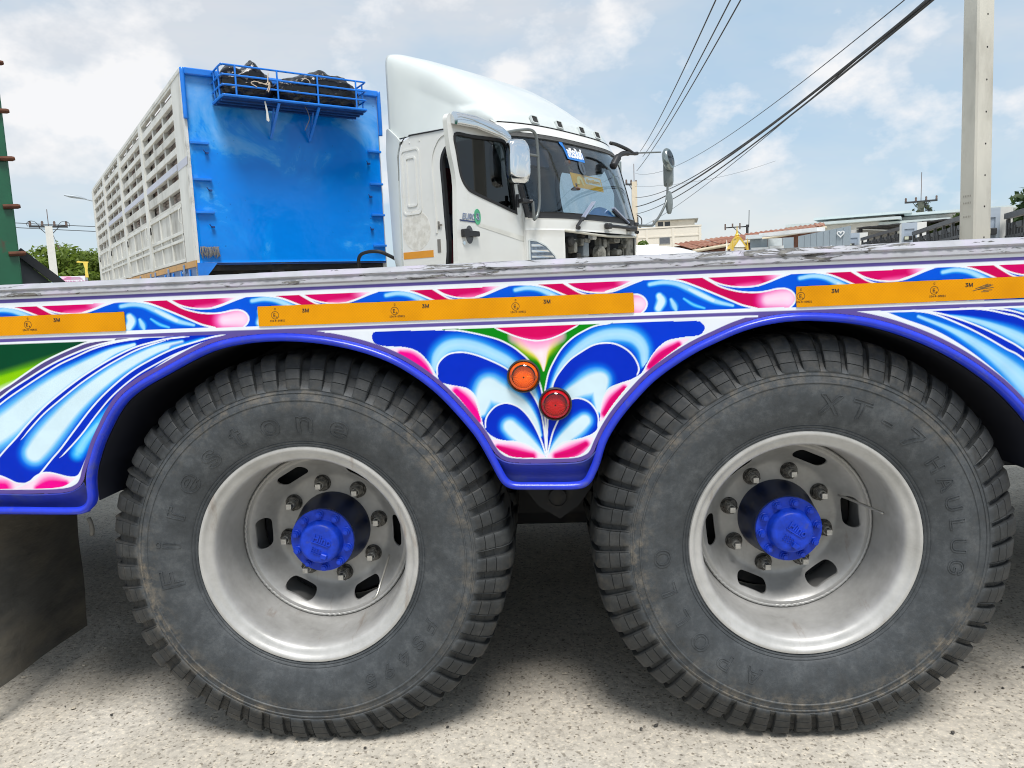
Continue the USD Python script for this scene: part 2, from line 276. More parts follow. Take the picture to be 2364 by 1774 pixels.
def ground_material():
    """sandy concrete with the small stones of its mix laid bare, grey oil and tyre stains"""
    N = {'g': ('geometry', {}), 'n1': ('noise_texture', {'scale': 0.9, 'detail': 6.0, 'roughness': 0.6}), 'n2': ('noise_texture', {'scale': 55.0, 'detail': 5.0, 'roughness': 0.7}),
         'v': ('voronoi_texture', {'feature': 'f1', 'scale': 165.0, 'randomness': 1.0}), 'v2': ('voronoi_texture', {'feature': 'f1', 'scale': 42.0, 'randomness': 1.0}),
         'r1': ('rgb_ramp', {'ramp': [(0.30, tuple(hexc('a69f94'))), (0.5, tuple(hexc('bab3a7'))), (0.7, tuple(hexc('cbc6bd')))]}),
         'r2': ('rgb_ramp', {'ramp': [(0.30, (0.58, 0.57, 0.56)), (0.48, (0.97, 0.97, 0.96)), (0.68, (1.14, 1.13, 1.11))]}),
         'vs': ('separate_color', {}), 'rv': ('rgb_ramp', {'ramp': [(0.0, (0.42, 0.40, 0.38)), (0.05, (0.5, 0.48, 0.45)), (0.09, (1, 1, 1)), (0.84, (1, 1, 1)), (0.88, (1.22, 1.2, 1.16)), (1.0, (1.22, 1.2, 1.16))]}),
         'mm': ('mix', {'mix_type': 'multiply', 'fac': 1.0}), 'mv': ('mix', {'mix_type': 'multiply', 'fac': 0.9}), 
         'rs': ('rgb_ramp', {'ramp': [(0.05, (1, 1, 1)), (0.28, (0, 0, 0))]}), 'n4': ('noise_texture', {'scale': 0.55, 'detail': 7.0, 'roughness': 0.65}), 'r4': ('rgb_ramp', {'ramp': [(0.5, (0, 0, 0)), (0.68, (1, 1, 1))]}),
         'f4': ('math', {'math_type': 'multiply', 'value2': 0.42}), 'st': ('mix', {'mix_type': 'mix', 'color2': tuple(hexc('76736d'))}),
         'h': ('math', {'math_type': 'multiply_add', 'value2': -0.8}), 'b': ('bump', {'strength': 0.55, 'distance': 0.0035}), 'p': ('principled_bsdf', {'roughness': 0.93, 'specular_ior_level': 0.25})}
    L = [('g.position', k + '.vector') for k in ('n1', 'n2', 'v', 'v2', 'n4')] + [('n1.fac', 'r1.fac'), ('n2.fac', 'r2.fac'), ('v.color', 'vs.color'), ('vs.r', 'rv.fac'), ('r1.color', 'mm.color1'), ('r2.color', 'mm.color2'),
         ('mm.color', 'mv.color1'), ('rv.color', 'mv.color2'), ('n4.fac', 'r4.fac'), ('r4.color', 'f4.value1'), ('f4.value', 'st.fac'), ('mv.color', 'st.color1'), ('st.color', 'p.base_color'),
         ('v2.distance', 'h.value1'), ('n2.fac', 'h.value3'), ('h.value', 'b.height'), ('b.normal', 'p.normal')]
    MATS['ground'] = usdkit.material(stage, '/World/Looks/ground', N, L, surface='p.BSDF')
ground_material()

# ------------------------------------------------------------------ the ground
def make_ground():
    xs = np.concatenate([np.linspace(-300, -8, 14)[:-1], np.linspace(-8, 8, 200), np.linspace(8, 300, 14)[1:]])
    ys = np.concatenate([np.linspace(-30, -1.8, 6)[:-1], np.linspace(-1.8, 3.5, 110), np.linspace(3.5, 500, 24)[1:]])
    X, Y = np.meshgrid(xs, ys, indexing='ij'); near = np.clip(1 - np.abs(X) / 7.8, 0, 1) * np.clip((3.3 - Y) / 2, 0, 1)
    Z = 0.009 * (meshkit.fbm(np.stack([X * 2.3, Y * 2.3, 0 * X], -1), 4, 3) - 0.55) * np.minimum(near * 4, 1)
    Z -= 0.006
    obj('ground', grid(np.stack([X, Y, Z], -1)), MATS['ground'], smooth=True, kind='structure')
    # loose grit and bits of bark on the concrete
    parts = []
    for k in range(420):
        x, y = rng.uniform(-2.2, 2.2), rng.uniform(-0.75, 0.9); s = rng.uniform(0.0015, 0.0055)
        m = trimesh.creation.icosphere(subdivisions=0, radius=1.0); m.vertices *= rng.uniform(0.6, 1.3, (len(m.vertices), 1)); m.vertices *= [s * rng.uniform(0.8, 1.8), s, s * 0.6]
        m.apply_transform(trimesh.transformations.rotation_matrix(rng.uniform(0, 6.3), [0, 0, 1])); m.apply_translation([x, y, s * 0.35 - 0.003]); parts.append(m)
    h = len(parts) // 3
    obj('grit', cat(*parts[h:]), M('grit_pale', hexc('b5ab9a'), 0.9, var=0.3, vs=200), kind='stuff', label='loose pale grit lying on the concrete')
    obj('dark_grit', cat(*parts[:h]), M('grit_dark', (0.05, 0.045, 0.04), 0.8, var=0.4, vs=200), kind='stuff', label='small dark chips and crumbs lying on the concrete')
    a = moved(cat(box(-.012, .03, -.006, .012, 0, .014, .003), box(.0, .026, -.014, .004, .0, .010, .003)), (-1.22, 0.78, 0))
make_ground()
# ------------------------------------------------------------------ the painted side of the trailer
# The drawing on the flat side sheet is kept in drawing units (u right, v down) and laid on the sheet by one projective map.
def draw_units(X, Z):
    d = np.stack([X, np.full_like(X, CAMD), Z - CAMH], -1); z = d @ CF
    return PW / 2 + FOC * (d @ CR) / z, PH / 2 - FOC * (d @ CU) / z
def sheet(u, v, y=0.0):
    u, v = np.asarray(u, float), np.asarray(v, float)
    d = CF + ((u - PW / 2) / FOC)[..., None] * CR - ((v - PH / 2) / FOC)[..., None] * CU
    return EYE + d * ((y - EYE[1]) / d[..., 1])[..., None]
def pts(s): return np.array([[float(a) for a in p.split(',')] for p in s.split()])
def sdist(x, y, line, rad=None):
    """distance to a polyline; with rad, distance divided by the radius that varies along it"""
    best = np.full(x.shape, 1e9)
    for i in range(len(line) - 1):
        (ax, ay), (bx, by) = line[i], line[i + 1]; dx, dy = bx - ax, by - ay; L = dx * dx + dy * dy + 1e-12
        t = np.clip(((x - ax) * dx + (y - ay) * dy) / L, 0, 1); d = np.hypot(x - ax - t * dx, y - ay - t * dy)
        if rad is not None: d = d / np.maximum(rad[i] + (rad[i + 1] - rad[i]) * t, 0.3)
        np.minimum(best, d, out=best)
    return best
class Art:
    def __init__(s, X, Z):
        s.u, s.v = draw_units(X, Z); s.c = np.empty((len(X), 3)); s.c[:] = lin(226, 232, 238)
    def sel(s, p, pad):
        return np.nonzero((s.u > p[:, 0].min() - pad) & (s.u < p[:, 0].max() + pad) & (s.v > p[:, 1].min() - pad) & (s.v < p[:, 1].max() + pad))[0]
    def inside(s, poly, soft=0.7):
        i = s.sel(poly, 2); P = Polygon(poly).buffer(0); m = shapely.contains_xy(P, s.u[i], s.v[i])
        return i[m]
    def put(s, i, col, a):
        a = np.clip(a, 0, 1)[:, None]; s.c[i] = s.c[i] * (1 - a) + np.asarray(col) * a
    def fill(s, p, col): 
        i = s.inside(p); s.c[i] = col; return i
    def line(s, p, w, col, taper=0.0):
        i = s.sel(p, w); n = len(p); k = np.linspace(0, 1, n); r = np.full(n, w / 2)
        if taper: r = r * np.clip(np.minimum(k, 1 - k) / taper, 0.12, 1)
        d = sdist(s.u[i], s.v[i], p, r); s.put(i, col, np.clip((1.0 - d) * w / 2 / 0.9 + 0.5, 0, 1))
    def soft(s, spine, ramp, idx=None, reach=2.2):
        """airbrush: colours along a spine of (u, v, radius); ramp: (distance in radii, colour, opacity)"""
        sp = catmull(spine, 5); q = sp[:, :2]; i = s.sel(q, sp[:, 2].max() * reach)
        if idx is not None: i = np.intersect1d(i, idx, assume_unique=True)
        d = sdist(s.u[i], s.v[i], q, np.maximum(sp[:, 2], .3)); x = [r[0] for r in ramp]
        col = np.stack([np.interp(d, x, [r[1][k] for r in ramp]) for k in range(3)], -1); a = np.interp(d, x, [r[2] for r in ramp])[:, None]
        s.c[i] = s.c[i] * (1 - a) + col * a
WHT, DEEP, MID, SKYB, PALE = lin(232, 237, 243), lin(0, 44, 190), lin(0, 104, 226), lin(96, 186, 240), lin(208, 232, 242)
PURP, MAG, HOT, PINK, LPINK = lin(92, 78, 146), lin(206, 0, 98), lin(238, 0, 142), lin(243, 128, 196), lin(246, 218, 236)
GRN, DGRN, YGRN = lin(4, 132, 18), lin(0, 68, 40), lin(138, 200, 0)
AIR = [(0, PALE, 1), (0.75, PALE, 1), (1.15, SKYB, 1), (1.6, MID, .95), (2.3, DEEP, 0)]
AIR2 = [(0, lin(170, 217, 245), 1), (0.7, lin(150, 210, 244), 1), (1.2, lin(40, 150, 235), .95), (1.9, MID, .6), (2.6, DEEP, 0)]
AIR3 = [(0, lin(120, 208, 248), 1), (0.7, lin(60, 180, 248), 1), (1.4, lin(0, 130, 236), .9), (2.4, DEEP, 0)]
PNK = [(0, HOT, 1), (0.8, HOT, 1), (1.5, PINK, .95), (2.6, LPINK, 0)]
PNKM = [(0, MAG, 1), (0.8, lin(224, 0, 118), 1), (1.5, PINK, .95), (2.6, LPINK, 0)]

PTOP = lambda u: 687 - 0.0436 * u
YT = lambda u: 707.5 - 0.0425 * (u - 75)
YB = lambda u: 764 - 0.0355 * (u - 292)
P_LEFT = pts('-70,1141 75,1141.5 150,1138 180,1127.5 193,1111 200,1085 210,1055 220,1022 236,987 256,948 283,912 325,880')
P_A1 = pts('377,851 446,813 500,790 560,777 625,771 675,771 737,776 800,787 862,804 925,830 990,872 1040,916 1090,972 1115,1004 1135,1037 1150,1055')
P_MID = pts('1170,1066 1202,1070 1265,1070 1327,1068 1355,1060')
P_A2 = pts('1370,1047 1382,1020 1400,985 1425,948 1462,905 1500,866 1550,829 1600,798 1650,774 1700,752 1759,734 1825,724 1886,723 1961,728 2023,739 2086,757 2161,787 2236,828 2311,883 2364,936 2405,990 2434,1045 2450,1090')
P_END = pts('2470,1102 2520,1104 2620,1104')
P_ALL = catmull(np.vstack([P_LEFT, P_A1, P_MID, P_A2, P_END]), 6)

def make_art(X, Z):
    A = Art(X, Z); L = lambda s, k=6: catmull(pts(s), k)
    # --- lower left: feathers
    F1 = L('270,782 207,790 175,801 140,816 100,836 62,861 25,887 0,903 -70,955'); F2 = L('400,776 325,780 287,785 250,791 212,801 175,815 137,832 100,852 62,876 25,900 0,919 -70,972')
    F3 = L('330,781 287,787 250,795 212,807 175,824 137,842 100,865 62,890 25,915 0,934 -70,990'); F4 = L('440,777 390,782 350,791 312,802 275,819 237,840 187,872 137,910 100,942 62,982 37,1012 0,1053 -60,1130')
    F5 = L('392,784 350,796 312,810 275,829 237,851 187,885 137,925 100,957 70,990 42,1024'); F6 = L('530,774 497,777 450,790 400,806 350,830 300,860 250,902 212,942 175,990 140,1037 120,1060 87,1100 67,1113 30,1130')
    F7 = L('560,770 525,777 475,792 412,815 362,840 312,870 262,912 225,955 187,1005 150,1046 137,1058'); W1 = L('572,769 553,771 500,784 440,804 370,844 310,891 250,965 225,1007 207,1045 197,1067 187,1090 175,1107 155,1122 130,1129 75,1132 0,1132 -70,1133')
    A.fill(np.vstack([L('-70,795 0,793 270,783'), F1]), DGRN)
    i = A.inside(np.vstack([L('-70,795 0,793 270,783'), F1]))
    t = np.clip((A.v[i] - (850 - .30 * A.u[i])) / 26, 0, 1); t = t * t * (3 - 2 * t); A.put(i, lin(96, 176, 0), t); A.put(i, YGRN, np.clip((t - .7) * 3, 0, 1)); A.put(i, lin(240, 246, 222), np.clip((A.v[i] - (889 - .42 * A.u[i])) / 18, 0, 1))
    A.fill(np.vstack([F1, F2[::-1]]), lin(84, 74, 132))
    body = np.vstack([F2, pts('-70,1133 0,1132 75,1132'), W1[::-1]]); blue = A.fill(np.vstack([L('572,769 440,772 400,775'), F2, pts('-70,1133'), W1[::-1]]), DEEP)
    f1 = A.inside(np.vstack([F3, F4[::-1]])); f2 = A.inside(np.vstack([F5, pts('30,1030 0,1055 -40,1132 20,1132'), F6[::-1]])); f3 = A.inside(np.vstack([F7, pts('70,1112 150,1118'), W1[::-1]]))
    A.soft([(310, 796, 3), (262, 812, 7), (225, 832, 11), (172, 862, 15), (125, 893, 20), (70, 935, 24), (20, 978, 28), (-30, 1010, 30)], AIR, f1)
    A.soft([(420, 791, 4), (357, 809, 8), (281, 849, 12), (225, 889, 15), (172, 936, 19), (126, 988, 23), (97, 1024, 24), (80, 1046, 21)], AIR, f2)
    A.soft([(470, 785, 4), (400, 806, 5)], AIR3, f2)
    A.soft([(420, 822, 4), (375, 848, 5), (325, 887, 6), (287, 921, 7), (246, 960, 9), (206, 1005, 10), (185, 1035, 11), (178, 1048, 10)], AIR3, f3)
    A.soft([(225, 980, 3), (200, 1012, 6), (184, 1038, 7)], [(0, lin(140, 214, 248), .9), (1, lin(120, 208, 248), .7), (1.8, SKYB, 0)], f3)
    wv = L('-70,1090 -30,1094 0,1099 20,1107 37,1115 55,1117 67,1114 82,1100 100,1092 117,1092 135,1096 155,1101 172,1102 182,1097 186,1092'); pk = A.fill(np.vstack([wv, pts('175,1107 155,1122 130,1129 0,1132 -70,1132')]), LPINK)
    A.soft([(-60, 1127, 16), (8, 1128, 12)], PNK, pk); A.soft([(88, 1128, 6), (115, 1122, 13), (150, 1118, 6)], PNK, pk)
    for f, w in ((F1, 4), (F2, 4), (F3, 3.6), (F4, 3.8), (F5, 3.4), (F6, 3.8), (F7, 3.4)): A.line(f, w, WHT, 0.10 if f is F5 or f is F7 else 0.03)
    A.line(wv, 3.2, WHT); A.line(W1, 5, WHT)
    # --- middle: the flower
    TOPB = L('859,783 860,772 872,766 945,764 1025,763'); GL = L('1025,763 1050,763 1077,766.5 1115,774.5 1152,785 1182,800 1202,815 1220,832 1235,860 1245,882 1252,910 1256,945 1260,995 1262,1056')
    LOWL = L('859,783 867,794 890,799.5 927,801 952,806 972,817 990,837 1002,857 1010,870 1016,880 1027,886 1047,890 1077,896 1095,910 1105,932 1112,965 1117,985 1127,1000 1145,1012 1165,1017 1195,1019 1220,1027 1240,1040 1262,1056')
    GR = L('1412,746.5 1375,752.5 1345,766 1320,782 1297,805 1280,832 1267,860 1260,890 1258,910 1259,960 1262,1056'); TOPR = L('1412,746.5 1450,745 1525,743 1605,741.5 1619,745 1627,756 1622,768 1610,775 1575,779 1542,786 1522,800 1505,820 1492,842 1482,860 1472,868 1457,876 1430,885 1407,895 1394,912 1387,937 1385,965 1381,985 1372,998 1355,1007 1330,1014 1300,1020 1282,1032 1262,1056')
    A.fill(np.vstack([L('1020,761 1140,757 1335,750 1415,746'), GR, GL[::-1]]), GRN); gi = A.inside(np.vstack([L('1020,761 1140,757 1335,750 1415,746'), GR, GL[::-1]]))
    GP = [(0, lin(246, 232, 238), 1), (.62, lin(244, 222, 226), 1), (.86, lin(226, 214, 90), .95), (1.05, lin(128, 176, 10), .9), (1.3, GRN, 0)]
    A.soft([(1238, 764, 56), (1242, 786, 40), (1247, 806, 25), (1251, 822, 15), (1254, 838, 8), (1255, 856, 2)], GP, gi, 1.6)
    A.soft([(1190, 778, 9), (1240, 792, 12), (1290, 776, 9)], [(0, PINK, .85), (1, lin(244, 160, 205), .6), (2.2, LPINK, 0)], gi)
    pkc = L('1140,757 1165,767 1190,777 1215,784 1240,787 1265,784 1290,775 1315,762 1337,750'); pi_ = A.fill(np.vstack([pkc, pts('1140,757')]), lin(212, 0, 92))
    A.soft([(1180, 778, 5), (1240, 791, 9), (1300, 774, 5)], [(0, lin(246, 90, 180), .9), (1.6, lin(226, 10, 120), 0)], pi_); A.line(pkc, 3.4, WHT, .04)
    bl = A.fill(np.vstack([TOPB, GL, LOWL[::-1]]), DEEP); br = A.fill(np.vstack([GR[::-1], TOPR]), lin(0, 56, 206))
    L1 = L('1010,872 1009,850 1015,835 1030,821 1047,815 1072,814 1102,821 1135,834 1160,846 1175,856 1205,882 1225,905 1240,930 1250,957 1257,1000 1262,1056'); L2 = L('1121,990 1121,972 1127,957 1142,940 1160,932 1177,932 1197,940 1215,956 1230,977 1242,1000 1252,1025 1261,1056')
    R1 = L('1470,868 1475,852 1467,830 1450,810 1425,796 1400,792 1370,797 1340,814 1315,832 1295,855 1282,875 1275,895 1267,940 1263,1000 1262,1056'); R2 = L('1381,990 1381,962 1372,942 1357,927 1337,920 1318,923 1300,940 1290,967 1277,997 1269,1027 1263,1056')
    lob = A.inside(np.vstack([L1, LOWL[::-1][:len(LOWL) // 2 + 20]])); wing = np.setdiff1d(bl, lob); s2 = A.inside(np.vstack([L2, LOWL[::-1][:len(LOWL) // 3 + 4]]))
    A.soft([(1003, 850, 8), (1012, 822, 13), (1032, 802, 14), (1062, 796, 14), (1100, 803, 14), (1138, 818, 13), (1172, 836, 12), (1203, 862, 10), (1228, 898, 7), (1248, 950, 4)], AIR2, wing)
    lob = np.setdiff1d(lob, s2)
    A.soft([(1112, 950, 10), (1117, 918, 20), (1126, 893, 21), (1142, 905, 25), (1176, 920, 18), (1207, 938, 13), (1232, 970, 8), (1246, 1005, 4)], AIR, lob)
    A.soft([(1177, 985, 15), (1190, 998, 16), (1214, 1018, 14), (1238, 1038, 9), (1256, 1053, 3)], AIR, s2)
    lobr = A.inside(np.vstack([R1, TOPR[::-1][:int(len(TOPR) * .62)]])); s3 = A.inside(np.vstack([R2, TOPR[::-1][:int(len(TOPR) * .36)]])); wingr = np.setdiff1d(br, lobr); A.c[np.setdiff1d(lobr, [])] = DEEP; A.c[s3] = DEEP
    A.soft([(1488, 842, 7), (1485, 805, 12), (1464, 780, 14), (1427, 772, 14), (1388, 777, 13), (1350, 796, 12), (1314, 826, 9), (1290, 858, 6), (1272, 900, 4)], AIR2, wingr)
    lobr = np.setdiff1d(lobr, s3)
    A.soft([(1384, 945, 8), (1384, 905, 16), (1389, 878, 16), (1372, 885, 24), (1340, 898, 18), (1310, 915, 12), (1290, 945, 6)], AIR, lobr)
    A.soft([(1349, 972, 14), (1332, 988, 16), (1306, 1010, 13), (1284, 1030, 8), (1268, 1050, 3)], AIR, s3)
    for q in (GL, GR, L1, L2, R1, R2): A.line(q, 3.6, WHT, 0.02)
    for q, sp, rp in (('897,808 927,803.5 950,808 970,819 987,840 1002,866 1005,872 980,855 940,830 915,816', [(925, 817, 5), (950, 825, 8), (975, 846, 8), (992, 864, 4)], PNK), ('1035,892 1065,895 1085,904 1097,925 1105,952 1114,984 1090,957 1060,920', [(1053, 904, 6), (1075, 925, 8), (1098, 955, 7), (1106, 972, 3)], PNK),
                      ('1135,1016 1165,1020 1195,1022 1220,1031 1240,1044 1258,1056.5 1190,1056 1165,1047 1147,1034', [(1150, 1034, 5), (1185, 1047, 10), (1228, 1054, 7)], PNKM), ('1264,1056.5 1285,1036 1305,1024 1330,1017 1369,1010 1360,1031 1345,1047 1320,1056', [(1285, 1053, 6), (1322, 1044, 10), (1352, 1026, 6)], PNKM),
                      ('1386,975 1389,937 1397,912 1412,897 1437,887 1456,882 1437,906 1412,938', [(1396, 955, 6), (1415, 925, 8), (1441, 897, 5)], PNKM), ('1489,862 1505,824 1525,802 1545,790 1575,783 1590,784 1555,810 1525,833', [(1500, 846, 6), (1528, 820, 8), (1566, 796, 5)], PNKM)):
        q = catmull(pts(q), 4, True); ii = A.fill(q, LPINK); A.soft(sp, rp, ii)
    # --- lower right: feathers
    W3 = L('1990,719 2036,721.5 2086,739 2161,767 2236,812 2311,872 2364,925 2400,975 2425,1030'); H1 = L('2100,717 2128,718 2173,725 2223,740 2273,760 2323,785 2364,810 2480,900'); H2 = L('2070,719 2118,719 2161,727 2223,752 2273,777 2323,806 2364,830 2480,930')
    H3 = L('2210,712 2273,715 2323,725 2364,737 2500,800'); H4 = L('2230,710 2298,713 2364,726 2500,780')
    A.fill(np.vstack([W3, pts('2520,1090'), pts('2600,1000 2600,693 2364,701'), pts('2050,714')]), DEEP)
    fa, fb, fc = A.inside(np.vstack([W3, H2[::-1]])), A.inside(np.vstack([H1, H3[::-1]])), A.inside(np.vstack([H4, pts('2600,830 2600,694 2364,705')]))
    A.c[fa] = lin(0, 96, 214)
    A.soft([(2120, 731, 3), (2186, 757, 5), (2236, 783, 9), (2286, 816, 13), (2336, 856, 19), (2380, 900, 23), (2470, 1000, 26)], AIR2, fa); A.soft([(2180, 728, 2), (2236, 737, 4), (2298, 756, 8), (2364, 786, 13), (2470, 850, 18)], AIR2, fb); A.soft([(2330, 708, 2), (2420, 725, 8)], AIR2, fc)
    for f in (H1, H2, H3, H4): A.line(f, 4, WHT, 0.03)
    A.line(W3, 6, WHT, .02)
    # --- purple edge along the arches and the two stripes, white between
    Q = P_ALL; i = A.sel(Q, 12); d = sdist(A.u[i], A.v[i], Q); A.put(i, lin(96, 80, 150), np.clip((11.0 - d) / 1.0, 0, 1))
    us = np.linspace(-80, 2640, 60); A.put(k := np.nonzero(A.v < 783.5 - .0361 * A.u)[0], WHT, np.ones(len(k)))
    for off, sl, w, c in ((696.6, -.0421, 8.4, lin(98, 86, 158)), (787, -.0361, 8.0, lin(94, 82, 152))):
        d = np.abs(A.v - off - sl * A.u); n = np.clip((w / 2 - d) + .5, 0, 1); k = np.nonzero(n > 0)[0]; A.put(k, c, n[k])
    d = A.v - (793.8 - .0361 * A.u); n = np.clip(2.6 - np.abs(d), 0, 1); k = np.nonzero((n > 0) & ((A.u < 265) | (np.abs(A.u - 1250) < 500) | (A.u > 2010)))[0]; A.put(k, WHT, n[k])
    # --- the running wave between the stripes
    bw = np.nonzero((A.v > YT(A.u)) & (A.v < YB(A.u)))[0]; B = Art.__new__(Art); hs = 0.5
    B.u, B.v, B.c = A.u[bw], A.v[bw], A.c[bw]; B.c[:] = lin(0, 84, 216)
    ref = lambda p: np.stack([p[:, 0] - 1520, (p[:, 1] - YT(p[:, 0])) / (YB(p[:, 0]) - YT(p[:, 0]))], 1)
    cr = [-330, -5, 297, 600, 909, 1208, 1520, 1866, 2196, 2530]
    up, rd, red, pc = (ref(pts(s)) for s in ('1400,674 1430,664 1460,651 1485,645.5 1520,644 1545,645 1575,650.5 1612,664 1650,679.5 1687,695 1712,705 1745,713', '1621,640 1640,651 1662,662.5 1687,670 1712,674.5 1745,675.5 1770,672 1790,667.5 1810,667 1825,674 1833,687 1830,700 1820,711', '1557,640 1621,640', '1627,640 1650,652.5 1675,660 1700,663 1725,663 1750,659 1775,650 1800,640 1820,633'))
    for k, xc in enumerate(cr[:-1]):
        s = (cr[k + 1] - xc) / 342.0
        def T(p, n=5):
            p = np.array(p, float); u = xc + p[:, 0] * s; return catmull(np.stack([u, YT(u) + p[:, 1] * (YB(u) - YT(u))], 1), n)
        U, R_, C_ = T(up), T(rd), T(pc); q = lambda a: T(ref(np.array(a)[:, :2]))
        i = B.fill(np.vstack([C_, pts(f'{C_[-1,0]},{YT(C_[-1,0])-4} {C_[0,0]},{YT(C_[0,0])-4}')]), MAG)
        e = C_[-1]; B.soft([(e[0] - 25, e[1], 26), (e[0] - 5, e[1], 34)], [(0, LPINK, 1), (.6, lin(244, 150, 205), .9), (1.6, HOT, 0)], i); m_ = C_[len(C_) // 2]; B.soft([(m_[0] - 25, m_[1], 5), (m_[0] + 25, m_[1] - 2, 8)], [(0, lin(248, 130, 196), .95), (2.0, HOT, 0)], i)
        # main blue wave body under U: pale streaks
        sp = lambda a: [(xc + (p[0] - 1520) * s, YT(xc + (p[0] - 1520) * s) + (p[1] - YT(p[0])) / (YB(p[0]) - YT(p[0])) * (YB(xc + (p[0] - 1520) * s) - YT(xc + (p[0] - 1520) * s)), p[2]) for p in a]
        wi = B.inside(np.vstack([U, pts(f'{U[-1,0]},{YB(U[-1,0])+4} {xc-60},{YB(xc-60)+4}')]))
        B.soft(sp([(1500, 657, 4), (1530, 652, 4.5), (1560, 655, 5), (1588, 666, 6), (1618, 681, 6), (1650, 696, 5), (1690, 706, 2.5)]), AIR2, wi); B.soft(sp([(1590, 668, 2), (1615, 680, 3.5), (1645, 694, 3)]), [(0, PALE, 1), (1, PALE, .7), (2, SKYB, 0)], wi)
        B.soft(sp([(1522, 684, 6), (1527, 696, 8.5), (1520, 712, 7)]), AIR, wi); B.soft(sp([(1549, 692, 3), (1556, 706, 5.5), (1560, 716, 3)]), AIR2, wi); B.soft(sp([(1578, 690, 2), (1600, 704, 3), (1625, 712, 2)]), AIR3, wi)
        i = B.fill(np.vstack([U[len(U) // 2 - 8:], R_[::-1], pts(f'{R_[0,0]},{YT(R_[0,0])-3} {xc+37*s},{YT(xc+37*s)-3}')]), lin(198, 0, 84))
        b = R_[int(len(R_) * .82)]; cxy = sp([(1770, 693, 12), (1800, 690, 16), (1815, 690, 17)]); B.soft(cxy, [(0, LPINK, 1), (.7, lin(247, 200, 230), 1), (1.5, lin(242, 110, 190), .9), (2.6, HOT, .3), (3.4, MAG, 0)], i, 3.5)
        B.line(U, 4.2, WHT); B.line(R_, 3.8, WHT); B.line(C_, 3.6, WHT)
        # next crest's upper-left edge closes the pink field, white field left of the crest
        nx = cr[k + 1]
    A.c[bw] = B.c
    return A.c

